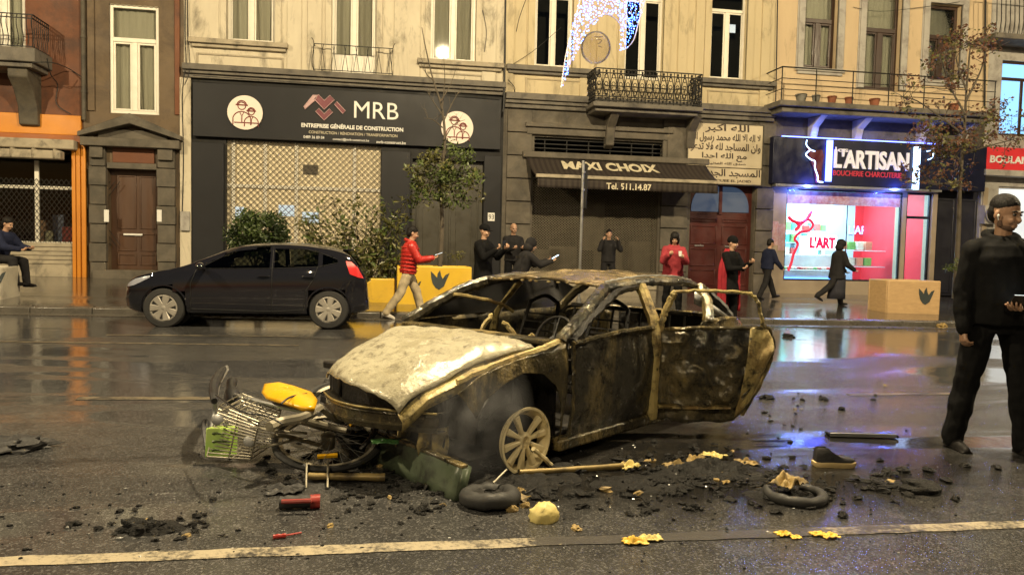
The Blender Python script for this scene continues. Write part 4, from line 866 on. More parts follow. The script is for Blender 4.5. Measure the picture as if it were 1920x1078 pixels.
# red shapes and lettering on the butcher's glass
M['red_glow'] = em('red_window_vinyl', (.75,.02,.06), .55, (.6,.02,.05))
Yw = D+.03; t = thing('window_logo', "big red bull's head decal on the butcher display window", 'window decal', at(1500, 520, Yw))
mb = MB(); W = lambda pts: [at(x, y, Yw) for x, y in pts]
mb.tube(smoothpath(W([(1478,406),(1486,414),(1500,418),(1512,412),(1522,396)]), 5), [.03]*1+[.05]*19+[.02], 6); mb.tube(smoothpath(W([(1492,416),(1498,424),(1491,432)]), 4), .05, 6)
mb.tube(smoothpath(W([(1498,424),(1514,412),(1524,420),(1518,432),(1500,436),(1490,448),(1496,458),(1488,476),(1484,492),(1478,508)]), 5), .042, 6); mb.build('decal', M['red_glow'], t)
t = thing('neon_sign', 'small glowing red and white window sign behind the butcher glass', 'sign', at(1540, 466, D+.5))
p, q = at(1518, 455, D+.5), at(1566, 455, D+.5); zl, zh = at(1540, 466, D+.5).z, at(1540, 444, D+.5).z
mb = MB(); mb.box(p.x-.06, q.x+.06, D+.5, D+.56, zl-.05, zh+.05); mb.build('light_box', em('white_light_box', (1,.9,.95), 3.2), t, bevel=.03)
lettering("L'ART", p.x, q.x, zl, zh, D+.498, em('red_neon_letter', (.9,.0,.05), 1.6), t, .02, .05)
# bakery sign
M['bk_red'] = em('red_lit_sign', (.55,.02,.03), .28, (.5,.03,.03)); Yk = D-.3; r = FR(1848, 279, 2010, 330, Yk)
t = thing('bakery_sign', 'red shop sign with white lettering at the right edge beside the rust leaved tree', 'sign', (r[0], Yk, r[2]))
mb = MB(); mb.box(r[0], r[1], Yk, D-.003, r[2]+.15, r[3]); mb.build('sign_board', M['bk_red'], t, bevel=.02); mb = MB(); mb.box(r[0]-.05, r[1], Yk-.1, D-.002, r[2]-.05, r[2]+.148); mb.build('sign_ledge', M['white_trim'], t, bevel=.02)
txt('BOULANGERIE', 1856, 299, 1975, 303, 14, Yk-.002, M['letter_white'], t, .02, .03)
# sign pole
p = pave(1088, 560); p = Vector((at(1088, 460, 16.6).x, 16.6, zp(4, 16.6))); zt = at(1090, 304, 16.6).z
t = thing('sign_pole', 'thin grey pole carrying a narrow dark traffic panel in front of the mesh shutter', 'pole', p)
mb = MB(); mb.tube([p, (p.x+.02, p.y, zt)], .032, 12); mb.tube([(p.x+.02, p.y, zt), (p.x+.02, p.y, zt+.03)], .04, 12); mb.tube([p, p+Vector((0, 0, .12))], .06, 12); mb.build('pole', M['steel'], t)
mb = MB(); mb.box(p.x+.02, p.x+.15, p.y+.04, p.y+.2, at(1095, 392, 16.6).z, at(1095, 306, 16.6).z); mb.build('traffic_panel', M['black_wall'], t, bevel=.03)
for z in (.15, .55): mb = MB(); zz = zt-.1-z; mb.tube([(p.x+.02, p.y-.03, zz), (p.x+.02, p.y-.03, zz+.04)], .045, 10); mb.build('clamp', M['steel'], t)
# planters
M['yellow'] = pm('yellow_planter_paint', (.62,.40,.03), (.54,.34,.03), 1.5, .45, dirt=(.3,.2,.04), dscale=2, dlo=.58, dhi=.75, bump=.1)
M['osb'] = pm('pale_plywood', (.50,.33,.16), (.40,.26,.125), 6, .6, bump=.15, stretch=(1,1,3)); M['concrete'] = pm('pale_concrete', (.42,.38,.30), (.34,.31,.25), 2.5, .75, dirt=(.18,.16,.13), dscale=2, bump=.3)
M['soil'] = pm('soil', (.03,.02,.013), None, 20, .95, bump=.6); M['stencil'] = pm('dark_stencil', (.035,.045,.045), None, 5, .6, bump=0)
TULIP = [(-.02,-.5), (.22,-.34), (.34,-.05), (.5,.34), (.3,.25), (.16,.05), (.08,.2), (.02,.48), (-.1,.3), (-.12,.1), (-.3,.3), (-.44,.42), (-.42,.1), (-.34,-.2), (-.18,-.42)]
def planter(name, label, c, L, W, H, mat, rz=0, marks=(), bev=.025):
    t = thing(name, label, 'planter', c, rz, local=True)
    mb = MB(); e = .06
    mb.box(-L/2, L/2, -W/2, -W/2+e, -.15, H); mb.box(-L/2, L/2, W/2-e, W/2, -.15, H); mb.box(-L/2, -L/2+e, -W/2+e, W/2-e, -.15, H-.002); mb.box(L/2-e, L/2, -W/2+e, W/2-e, -.15, H-.002); mb.build('box', mat, t, bevel=bev)
    mb = MB(); mb.grid([[(-L/2+e+(L-2*e)*i/10, -W/2+e+(W-2*e)*j/4, H-.1+random.uniform(-.02, .05)) for i in range(11)] for j in range(5)]); mb.build('soil', M['soil'], t)
    for (x, z, s) in marks: mb = MB(); mb.prism([(x+a*s, z+b*s) for a, b in TULIP], -W/2-.006, -W/2); mb.build('stencil', M['stencil'], t, smooth=False)
    return t
a, b = pave(744, 570), pave(884, 573); planter('planter', 'tall yellow planter box with a dark tulip stencil, right of the walker in red', ((a.x+b.x)/2, a.y+.4, zp(a.x, a.y)), b.x-a.x, .8, .80, M['yellow'], 0, ((.10, .52, .42), (-.38, .42, .2)))
a, b = pave(620, 566), pave(742, 566); planter('planter', 'low yellow planter box behind the rear of the parked black car', ((a.x+b.x)/2-.02, a.y+.4, zp(a.x, a.y)), b.x-a.x, .7, .50, M['yellow'])
a, b = pave(1650, 584), pave(1782, 592); planter('planter', 'pale plywood planter with a dark tulip stencil in front of the side door', ((a.x+b.x)/2, (a.y+b.y)/2+.42, zp(a.x, a.y)-.01), b.x-a.x, .85, .78, M['osb'], R_(-5), ((.29, .42, .42),))
a, b = pave(-60, 562), pave(49, 553); planter('planter', 'pale concrete planter with a stencil, at the left edge before the orange shop', ((a.x+b.x)/2, a.y+.5, zp(a.x, a.y)-.02), b.x-a.x, .9, .62, M['concrete'], R_(4), ((.18, .44, .3),), .08)
# hanging light decoration
Yl = 12.0; LP = lambda pts, dy=0: [at(x, y, Yl+dy) for x, y in pts]
M['led'] = em('blue_white_led', (.06,.17,1), 14); M['led_w'] = em('white_led', (.45,.65,1), 11); M['deco'] = pm('pale_wire_frame', (.5,.46,.42), None, 5, .4, .5)
outer = smoothpath(LP([(1052,166),(1058,122),(1066,80),(1080,30),(1096,-30),(1120,-80)]), 6); inner = smoothpath(LP([(1053,164),(1072,112),(1092,66),(1112,40),(1134,28),(1154,36),(1166,56),(1172,92)]), 6); right = smoothpath(LP([(1172,94),(1188,76),(1198,40),(1210,0),(1216,-50)]), 6)
t = thing('light_decoration', 'blue and white lit crescent shaped street decoration hanging from a wire', 'light decoration', outer[0])
mb = MB()
for P in (outer, inner, right): mb.tube(P, .009, 5)
for i in range(4): mb.tube(LP([(1180+i*7, 60-i*8), (1172+i*9, 0), (1165+i*10, -60)]), .005, 4)
mb.build('frame', M['deco'], t); mb = MB(); mb.tube([(outer[-1].x-6, Yl, outer[-1].z+.5), outer[-1], (outer[-1].x+.75, Yl, outer[-1].z+.05), (outer[-1].x+8, Yl, outer[-1].z+.6)], .008, 4); mb.build('hanging_wire', M['deco'], t)
bulb = MB(); bulb.ball((0, 0, 0), .0085, n=6, m=4); bm_a = None; leds = []
rr = random.Random(3)
def inside(px, py):
    xo = 1052+ (166-py)*.17 + max(0, (60-py))*.10
    if py > 28:
        xi = 1053+(166-py)*.42 if py > 100 else 1080+(100-py)*.55
        if py < 60: xi = 1102+(60-py)*.9
        if xo < px < xi: return True
        return py < 95 and 1163+max(0, 40-py)*-.6 < px < 1174+(95-py)*.42
    return xo < px < 1206
while len(leds) < 620:
    px, py = rr.uniform(1050, 1212), rr.uniform(-20, 166)
    if inside(px, py): leds.append(at(px, py, Yl+rr.uniform(-.06, .06)))
rest = MB(); src = None
for i, p in enumerate(leds):
    if i < 100:
        if i < 2:
            o = bulb.build('bulb', M['led'] if i else M['led_w'], None); src = src or []; src.append(o)
        else: o = src[0 if i % 4 == 0 else 1].copy(); COL.objects.link(o)
        o.parent = t; o.location = p-t.location
    else: rest.ball(p, .0088, n=6, m=4)
o = rest.build('small_bulbs', M['led'], t); o['kind'] = 'stuff'
c = at(1117, 90, 12.3); t = thing('balloon', 'round clear balloon caught under the lit decoration', 'balloon', c)
M['balloon'] = glass('clear_balloon', (.95,.92,.85), .08, 1.14); nt = M['balloon'].node_tree; tr = [n for n in nt.nodes if n.type == 'MIX_SHADER'][0]; df = nn(nt, 'ShaderNodeBsdfTranslucent'); df.inputs[0].default_value = (.75,.68,.55,1); m3 = nn(nt, 'ShaderNodeMixShader'); m3.inputs[0].default_value = .16; nt.links.new(tr.outputs[0], m3.inputs[1]); nt.links.new(df.outputs[0], m3.inputs[2]); nt.links.new(m3.outputs[0], nt.nodes['Material Output'].inputs[0]); k = at(1144, 90, 12.3).x-c.x
mb = MB(); mb.ball(c, k, k, k*1.08, 28, 18); mb.build('skin', M['balloon'], t)
mb = MB(); mb.lathe([(.03, -k*1.08-.06), (.015, -k*1.08-.02), (.03, -k*1.06)], 10, M=Matrix.Translation(c)); mb.tube([c+Vector((0, 0, -k*1.1)), c+Vector((-.03, .02, -k*1.5)), c+Vector((.02, 0, -k*1.9))], .003, 4); mb.build('knot', M['balloon'], t)
mb = MB()
for pts in (((-.35,.45), (-.1,.42), (.2,.48)), ((-.2,.25), (.1,.22), (.0,.05), (-.15,-.02)), ((-.1,-.15), (.15,-.2))): mb.tube(smoothpath([(c.x+a*k, c.y-k*math.sqrt(max(0, 1-a*a-b*b))-.004, c.z+b*k*1.08) for a, b in pts], 4), .006, 5)
mb.build('print', M['ink'], t)
# ------------------------------------------------------------ plants and trees
def leaf(mb, p, L, rnd, wd=.45, droop=0):
    d = Vector((rnd.gauss(0, 1), rnd.gauss(0, 1), rnd.gauss(0, .8)-droop)).normalized(); s = d.orthogonal().normalized()
    s = (s*math.cos(rnd.uniform(0, 6.3)) + d.cross(s)*math.sin(rnd.uniform(0, 6.3))).normalized(); n = d.cross(s)
    mb.add([p, p+d*L*.5+s*L*wd*.5+n*L*.08, p+d*L, p+d*L*.5-s*L*wd*.5+n*L*.08], [(0, 1, 2), (0, 2, 3)])
def branchy(mb, p, d, L, r, depth, rnd, tips, spread=.6, up=.15, n=3):
    pts = [p]; q = p.copy(); dd = d.copy()
    for i in range(4):
        dd = (dd + Vector((rnd.gauss(0, .13), rnd.gauss(0, .13), rnd.gauss(0, .08)+up*.25))).normalized(); q = q+dd*L/4; pts.append(q.copy())
    mb.tube(pts, [r*(1-.45*i/4) for i in range(5)], 6 if r > .015 else 4); tips.append((q, depth))
    if depth:
        for k in range(n):
            b = pts[rnd.choice((2, 3, 4))]; a = dd.orthogonal().normalized(); a = Matrix.Rotation(rnd.uniform(0, 6.28), 3, dd) @ a
            branchy(mb, b, (dd+a*spread*rnd.uniform(.6, 1.3)).normalized(), L*rnd.uniform(.55, .8), r*.55, depth-1, rnd, tips, spread, up, n)
def crown(name, mats, parent, clumps, rnd, L, wd=.45, droop=0):
    for mi, mm in enumerate(mats):
        mb = MB()
        for ci, (c, r, n) in enumerate(clumps):
            if ci % len(mats) != mi: continue
            for _ in range(n):
                v = Vector((rnd.gauss(0, 1), rnd.gauss(0, 1), rnd.gauss(0, 1))).normalized()*r*rnd.random()**.45; leaf(mb, c+v, L*rnd.uniform(.6, 1.25), rnd, wd, droop)
        mb.build(name, mm, parent, smooth=False, recalc=False)
rnd = random.Random(11)
# clipped round bush
c = at(485, 427, 16.8); r = (at(545, 427, 16.8).x-at(425, 427, 16.8).x)/2; base = Vector((c.x, 16.8, zp(c.x, 16.8)))
t = thing('round_bush', 'dense dark green rounded bush behind the roof of the black car', 'bush', base)
mb = MB(); 
for i in range(7): mb.tube(smoothpath([base, base+Vector((rnd.uniform(-.1,.1), rnd.uniform(-.1,.1), .5)), c+Vector((rnd.uniform(-.4,.4), rnd.uniform(-.4,.4), -.1))], 3), .018, 5)
mb.build('stems', M['bark'], t)
cl = []
for i in range(60):
    v = Vector((rnd.gauss(0, 1), rnd.gauss(0, 1), rnd.gauss(0, 1))).normalized(); v = Vector((v.x*r*.92, v.y*r*.8, v.z*.52)); cl.append((c+v*rnd.uniform(.55, 1)-Vector((0, 0, .1)), .2, 85))
crown('foliage', [M['leafA'], M['leafA'], pm('deep_green_leaf', (.02,.035,.01), None, 3, .35, bump=0)], t, cl, rnd, .095)  # some leaf clumps take a darker green
# loose tall shrub
c = at(668, 450, 16.4); base = Vector((c.x, 16.4, zp(c.x, 16.4)+.3)); t = thing('tall_shrub', 'loose olive leaved tall shrub in front of the lattice shutter', 'shrub', base)
mb = MB(); cl = []
for i in range(52):
    px, py = rnd.uniform(566, 772), rnd.uniform(372, 500); e = at(px, py, 16.4+rnd.uniform(-.3, .3)); b0 = base+Vector((rnd.uniform(-.5, .5)+(e.x-base.x)*.35, rnd.uniform(-.15, .15), 0))
    P = smoothpath([b0, b0.lerp(e, .5)+Vector((rnd.uniform(-.08, .08), 0, .1)), e], 4); mb.tube(P, [.013-.008*k/(len(P)-1) for k in range(len(P))], 5)
    for k in range(2, len(P)): cl.append((P[k], .17, rnd.randint(4, 11)))
mb.build('stems', M['bark'], t); crown('foliage', [M['leafB'], M['leafB'], M['leafC']], t, cl, rnd, .15, .36, .25)
# tree with a green lower crown and bare upper twigs
b0 = at(824, 470, 16.0); base = Vector((b0.x, 16.0, zp(b0.x, 16.0)+.2)); TP = [base, at(829, 420, 16), at(826, 340, 16), at(834, 270, 16), at(829, 205, 16), at(812, 150, 16), at(798, 90, 16), at(791, 52, 16)]
t = thing('young_tree', 'thin street tree with a green lower crown and bare upper twigs', 'tree', base)
P = smoothpath(TP, 4); mb = MB(); mb.tube(P, [.055-.048*(i/(len(P)-1))**.8 for i in range(len(P))], 8)
for pts in ([(829,205),(834,150),(832,110)], [(831,230),(850,190),(868,160)], [(829,215),(812,190),(800,170)], [(826,190),(842,165),(852,140)], [(812,150),(800,140),(795,120)], [(833,262),(850,235),(872,225)], [(830,240),(812,225),(795,222)]):
    q = smoothpath([at(x, y, 16+rnd.uniform(-.15, .15)) for x, y in pts], 4); mb.tube(q, [.016-.012*i/(len(q)-1) for i in range(len(q))], 5)
    for k in range(4): tips = []; branchy(mb, q[rnd.randint(3, len(q)-1)], Vector((rnd.gauss(0, .6), rnd.gauss(0, .4), 1)).normalized(), .22, .005, 1, rnd, tips, .7, .1, 2)
cl = []
for i in range(80):
    a = rnd.uniform(0, 6.28); q = rnd.random()**.6; px, py = 834+66*q*math.cos(a), 322+52*q*math.sin(a)
    if rnd.random() < .25: px, py = rnd.uniform(770, 900), rnd.uniform(330, 385)
    e = at(px, py, 16+rnd.uniform(-.5, .5)); s = at(831, 300+rnd.uniform(-20, 60), 16); mb.tube(smoothpath([s, s.lerp(e, .6)+Vector((0, 0, .06)), e], 3), .006, 4); cl.append((e, .16, rnd.randint(14, 40)))
mb.build('trunk', M['bark'], t); crown('crown', [M['leafC'], M['leafB'], M['leafC']], t, cl, rnd, .105, .5)
# rust-leaved tree
Yt = 16.9; b0 = at(1793, 500, Yt); base = Vector((b0.x, Yt, zp(b0.x, Yt)+.3)); t = thing('autumn_tree', 'street tree with sparse rust red autumn leaves at the right, above the plywood planter', 'tree', base)
mb = MB(); TP = [base, at(1797, 430, Yt), at(1800, 340, Yt), at(1808, 250, Yt), at(1812, 170, Yt), at(1820, 80, Yt)]; P = smoothpath(TP, 4); mb.tube(P, [.07-.055*i/(len(P)-1) for i in range(len(P))], 8); cl = []
for pts in ([(1808,255),(1770,225),(1720,190),(1680,180)], [(1810,215),(1780,160),(1765,110)], [(1811,190),(1840,130),(1850,80)], [(1806,270),(1845,235),(1885,215)], [(1803,300),(1760,280),(1735,250)], [(1800,340),(1760,345),(1725,340)], [(1805,290),(1850,275),(1900,262)], [(1812,170),(1795,120),(1790,80)], [(1802,320),(1790,290),(1760,310)]):
    q = smoothpath([at(x, y, Yt+rnd.uniform(-.7, .4)) for x, y in pts], 5); mb.tube(q, [.03-.022*i/(len(q)-1) for i in range(len(q))], 6)
    for k in range(15):
        tips = []; branchy(mb, q[rnd.randint(3, len(q)-1)], Vector((rnd.gauss(0, .8), rnd.gauss(0, .8), rnd.gauss(.3, .6))).normalized(), .38, .009, 1, rnd, tips, .8, .1, 3)
        for (e, dpt) in tips:
            if rnd.random() < .8: cl.append((e, .13, rnd.randint(3, 10)))
mb.build('trunk', M['bark'], t); crown('crown', [M['leafR'], M['leafR'], M['leafB']], t, cl, rnd, .10, .6, .4)
p = at(1795, 505, 16.0); base = p-Vector((0, 0, .1)); t = thing('small_plant', 'small green plant in the plywood planter at the foot of the rust leaved tree', 'plant', base); mb = MB()
for i in range(8): mb.tube([base, base+Vector((rnd.uniform(-.2, .2), rnd.uniform(-.15, .15), rnd.uniform(.1, .3)))], .005, 4)
mb.build('stems', M['bark'], t); crown('foliage', [M['leafC']], t, [(p+Vector((rnd.uniform(-.28, .28), rnd.uniform(-.15, .15), rnd.uniform(-.03, .18))), .09, 14) for i in range(18)], rnd, .07)
p = at(862, 482, 16.0); base = p-Vector((0, 0, .12)); t = thing('small_plant', 'low pale green plant in the tall yellow planter', 'plant', base); mb = MB()
for i in range(6): mb.tube([base, base+Vector((rnd.uniform(-.2, .2), rnd.uniform(-.1, .1), rnd.uniform(.1, .25)))], .005, 4)
mb.build('stems', M['bark'], t); crown('foliage', [M['leafB']], t, [(p+Vector((rnd.uniform(-.3, .15), rnd.uniform(-.15, .15), rnd.uniform(-.06, .1))), .08, 10) for i in range(12)], rnd, .06)
# ------------------------------------------------------------ parked black hatchback
def interp(T, x):
    if x >= T[0][0]: return T[0][1]
    for (a, b), (c, d) in zip(T, T[1:]):
        if c <= x <= a:
            t = (a-x)/(a-c); return b+(d-b)*t
    return T[-1][1]
ZT = [(1.99,.52),(1.95,.62),(1.86,.73),(1.7,.82),(1.4,.90),(1.1,.965),(.92,1.02),(.6,1.20),(.3,1.355),(.1,1.42),(-.15,1.46),(-.5,1.48),(-.9,1.465),(-1.3,1.41),(-1.58,1.34),(-1.70,1.24),(-1.84,1.02),(-1.92,.90),(-1.97,.70),(-1.985,.5)]
WD = [(1.99,.46),(1.95,.58),(1.86,.69),(1.7,.775),(1.4,.83),(1.0,.85),(0,.86),(-1.0,.86),(-1.5,.835),(-1.75,.79),(-1.9,.72),(-1.985,.58)]
def sm(T, x): return sum(interp(T, x+d)*k for d, k in ((-.08,.15),(-.04,.2),(0,.3),(.04,.2),(.08,.15))) if T[-1][0]+.1 < x < T[0][0]-.1 else interp(T, x)
def ring(x):
    zt, w = sm(ZT, x), sm(WD, x); zb = .19+.10*max(0, abs(x)-1.6)/.4; zs = min(.95+.045*(1-x), zt-.05)
    lo = [(0, zb), (w*.8, zb), (w*.95, zb+.05), (w*.985, zb+.16), (w, zb+(zs-zb)*.5), (w*.995, zb+(zs-zb)*.68), (w*.985, zb+(zs-zb)*.8), (w*.955, zs-.02), (w*.945, zs)]
    h = zt-zs; up = []
    for t in (.15, .35, .55, .75, .88): up.append((w*.94-h*t*.36*min(1, h/.1)-(.06 if t > .8 else 0)*min(1, h/.3), zs+h*t))
    y = up[-1][0]; return lo+up+[(y*.9, zt-.02), (y*.7, zt-.008), (y*.4, zt), (0, zt+.003)]
def side_y(x, z):
    R = ring(x)
    for (a, b), (c, d) in zip(R[2:], R[3:]):
        if b <= z <= d and d > b: return a+(c-a)*(z-b)/(d-b)
    return R[-1][0]
def poly_in(P, x, z):
    c = False; n = len(P)
    for i in range(n):
        (a, b), (e, f) = P[i], P[i-1]
        if (b > z) != (f > z) and x < (e-a)*(z-b)/(f-b)+a: c = not c
    return c
def resample(P, n):
    P = [Vector((*p, 0)) if len(p) == 2 else Vector(p) for p in P]; L = [0]
    for a, b in zip(P, P[1:]): L.append(L[-1]+(b-a).length)
    out = []
    for i in range(n+1):
        s = L[-1]*i/n; k = max(j for j in range(len(L)-1) if L[j] <= s+1e-9); d = L[k+1]-L[k]; out.append(P[k].lerp(P[k+1], (s-L[k])/d if d else 0))
    return out
def side_patch(bot, top, n, m, yf, sgn=1):
    B, T = resample(bot, n), resample(top, n); P = []
    for j in range(m+1):
        P.append([(b.x+(t.x-b.x)*j/m, sgn*yf(b.x+(t.x-b.x)*j/m, b.y+(t.y-b.y)*j/m), b.y+(t.y-b.y)*j/m) for b, t in zip(B, T)])
    mb = MB(); mb.grid(P); return mb
pF, pR = gnd(312, 613), gnd(611, 618); hv = (pF-pR).normalized(); lat = Vector((-hv.y, hv.x, 0)); mid = (pF+pR)/2
org = mid - lat*.82 + hv*.045
car = thing('parked_car', 'black five door hatchback parked at the kerb with silver wheel covers', 'car', (org.x, org.y, zg(org.x)), math.atan2(hv.y, hv.x), local=True)
M['black_paint'] = pm('glossy_black_paint', (.009,.009,.012), (.011,.011,.015), .5, .05, .0, 0, coat=1, rvar=.02, spec=.6)
M['hub_silver'] = pm('silver_wheel_cover', (.44,.41,.36), None, 3, .35, .45, 0); M['car_glass'] = glass('tinted_car_glass', (.24,.26,.24), .02, 1.6)
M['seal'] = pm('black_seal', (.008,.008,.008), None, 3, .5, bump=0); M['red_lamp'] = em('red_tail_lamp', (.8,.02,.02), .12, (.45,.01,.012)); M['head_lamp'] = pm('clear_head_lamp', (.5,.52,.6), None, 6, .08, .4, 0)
fw = [(.66,.985),(.55,1.07),(.14,1.33),(-.30,1.395),(-.38,1.39),(-.38,1.0)]; rw = [(-.46,1.005),(-.46,1.39),(-.85,1.37),(-1.12,1.30),(-1.12,1.05)]; qw = [(-1.19,1.07),(-1.19,1.28),(-1.42,1.18),(-1.44,1.13)]
xs = [1.99-3.975*i/150 for i in range(151)]; Rg = [ring(x) for x in xs]; n = len(Rg[0]); mb = MB(); vs = []
for x, R in zip(xs, Rg): vs += [(x, y, z) for y, z in R] + [(x, -y, z) for y, z in reversed(R[1:-1])]
k = 2*n-2; fs = []
for i in range(150):
    for j in range(k):
        j2 = (j+1) % k; q = [vs[i*k+j], vs[i*k+j2], vs[(i+1)*k+j2], vs[(i+1)*k+j]]; cx = sum(p[0] for p in q)/4; cy = sum(p[1] for p in q)/4; cz = sum(p[2] for p in q)/4
        if abs(cy) > .3 and cz < .8 and any((cx-a)**2+(cz-.31)**2 < .345**2 for a in (1.2, -1.29)) and abs(cy) > .5: continue
        if abs(cy) > .35 and any(poly_in(P, cx, cz) for P in (fw, rw, qw)): continue
        if .36 < cx < .86 and cz > .97 and abs(cy) < .52+.1*(cx-.3) and cz > sm(ZT, cx)-.06: continue
        if -1.80 < cx < -1.60 and cz > sm(ZT, cx)-.09 and abs(cy) < .48: continue
        fs.append((i*k+j, i*k+j2, (i+1)*k+j2, (i+1)*k+j))
fs += [tuple(range(k-1, -1, -1)), tuple(range(150*k, 151*k))]; mb.add(vs, fs); body = mb.build('body', M['black_paint'], car, sharp=50)
for sg in (1, -1):
    for bot, top, nm in (([(.66,.975),(-.38,1.0)], [(.62,1.03),(.14,1.335),(-.30,1.40),(-.38,1.395)], 'window'), ([(-.46,1.0),(-1.12,1.045)], [(-.46,1.395),(-.85,1.375),(-1.12,1.305)], 'window'), ([(-1.19,1.065),(-1.45,1.13)], [(-1.19,1.285),(-1.43,1.185)], 'quarter_window')):
        side_patch(bot, top, 14, 6, lambda x, z: side_y(x, z)+.004, sg).build(nm, M['car_glass'], car)
    for P in ([(.8,.30),(.80,.7),(.72,.96)], [(-.42,.27),(-.42,1.0),(-.42,1.4)], [(-1.12,1.05),(-1.05,.8),(-.95,.62),(-.9,.30)], [(.8,.30),(-.42,.27),(-.9,.30)], [(.66,.975),(-.38,1.0),(-1.12,1.045),(-1.45,1.13)], [(.66,.99),(.14,1.335),(-.30,1.40),(-.85,1.38),(-1.12,1.31),(-1.43,1.185)]):
        mb = MB(); mb.tube([(p.x, sg*(side_y(p.x, p.y)+.001), p.y) for p in resample(P, 30)], .006, 5); mb.build('door_seam', M['seal'], car)
    for x in (-.30, -.98): mb = MB(); mb.ball((x, sg*(side_y(x, .86)+.02), .86), .10, .016, .018, 10, 6); mb.build('door_handle', M['black_paint'], car)
    mb = MB(); mb.ball((.62, sg*.97, 1.02), .07, .11, .075, 12, 8); mb.beam((.6, sg*.8, .98), (.6, sg*.93, .99), .05, .04); mb.build('wing_mirror', M['black_paint'], car)
    side_patch([(1.90,.62),(1.72,.66),(1.45,.80)], [(1.89,.68),(1.72,.775),(1.45,.835)], 12, 4, lambda x, z: side_y(x, z)+.006, sg).build('headlight', M['head_lamp'], car)
    side_patch([(-1.66,.92),(-1.80,.86),(-1.90,.84)], [(-1.58,1.16),(-1.68,1.15),(-1.80,1.04)], 10, 6, lambda x, z: side_y(x, z)+.008, sg).build('tail_light', M['red_lamp'], car)
    side_patch([(1.52,.22),(1.9,.27)], [(1.52,.235),(1.9,.285)], 8, 1, lambda x, z: side_y(x, z)+.004, sg).build('bumper_trim', M['seal'], car)
mb = MB(); mb.grid([[(x, y*(.56+.12*(x-.36)/.5), sm(ZT, x)+.004-.02*y*y) for y in (-1, -.5, 0, .5, 1)] for x in (.90, .75, .6, .45, .32)]); mb.build('windscreen', M['car_glass'], car)
mb = MB(); mb.grid([[(x-.004, y*.5, sm(ZT, x)+.003) for y in (-1, 0, 1)] for x in (-1.60, -1.68, -1.76, -1.82)]); mb.build('rear_window', M['car_glass'], car)
mb = MB(); mb.box(-1.72, -1.5, -.5, .5, 1.345, 1.375); mb.build('roof_spoiler', M['black_paint'], car, bevel=.012)
mb = MB(); mb.box(-1.5, 1.0, -.7, .7, .3, .5); mb.box(.62, .95, -.68, .68, .5, .95); mb.build('floor', M['inner'], car)
for (x, y) in ((.05, .36), (.05, -.36), (-.85, .36), (-.85, -.36)):
    mb = MB(); mb.box(x-.22, x+.25, y-.24, y+.24, .5, .68); mb.box(x-.36, x-.2, y-.23, y+.23, .6, 1.08); mb.box(x-.36, x-.26, y-.12, y+.12, 1.1, 1.27); mb.build('car_seat', M['seal'], car, bevel=.04)
def wheel(parent, c, sg, r=.31, rr=.205):
    Mx = Matrix.Translation(c) @ Matrix.Rotation(R_(-90*sg), 4, 'X')
    mb = MB(); mb.lathe([(rr, -.09), (r-.02, -.095), (r, -.06), (r, .06), (r-.02, .095), (rr+.012, .10), (rr, .085)], 40, M=Mx); w_ = mb.build('wheel', M['rubber'], parent)
    mb = MB(); mb.lathe([(rr, .06), (rr, .092), (rr-.02, .095), (rr-.025, .06)], 40, M=Mx); mb.ball((0, 0, .085), .055, .055, .018, 14, 6, M=Mx)
    for i in range(7):
        a = i*2*math.pi/7; Rz = Matrix.Rotation(a, 4, 'Z'); mb.add([(.03,-.035,.075),(rr-.012,-.062,.085),(rr-.012,.062,.085),(.03,.035,.075),(.03,-.022,.098),(rr-.012,-.045,.1),(rr-.012,.045,.1),(.03,.022,.098)], [(0,3,2,1),(4,5,6,7),(0,1,5,4),(1,2,6,5),(2,3,7,6),(3,0,4,7)], 0, Mx @ Rz)
    mb.build('wheel_cover', M['hub_silver'], w_); mb = MB(); mb.lathe([(rr, .0), (rr, .04)], 30, M=Mx); mb.build('brake', M['seal'], w_); return w_
for x in (1.2, -1.29):
    for sg in (1, -1): wheel(car, (x, sg*.745, .31), sg)
for x in (1.2, -1.29):
    mb = MB(); mb.lathe([(.36, -.56), (.36, .56)], 24, M=Matrix.Translation((x, 0, .33)) @ Matrix.Rotation(R_(90), 4, 'X'))
    mb.build('wheel_well', M['seal'], car)
for x in (1.2, -1.29):
    for sg in (1, -1):
        mb = MB(); mb.tube([(x+.35*math.cos(R_(a)), sg*(side_y(x+.35*math.cos(R_(a)), max(.25, .31+.35*math.sin(R_(a))))-.004), .31+.35*math.sin(R_(a))) for a in range(-12, 193, 10)], .014, 6); mb.build('arch_lip', M['black_paint'], car)
for o in [c for c in car.children] :                            # short overhangs, low roof
    if o.name.split('.')[0] in ('wheel', 'wheel_well', 'arch_lip'): continue
    done = o.data.get('_fit')
    for v in o.data.vertices:
        x, z = v.co.x, v.co.z
        v.co.x = 1.2+(x-1.2)*.86 if x > 1.2 else -1.29+(x+1.29)*.88 if x < -1.29 else x
        if z > .62: v.co.z = .62+(z-.62)*.86
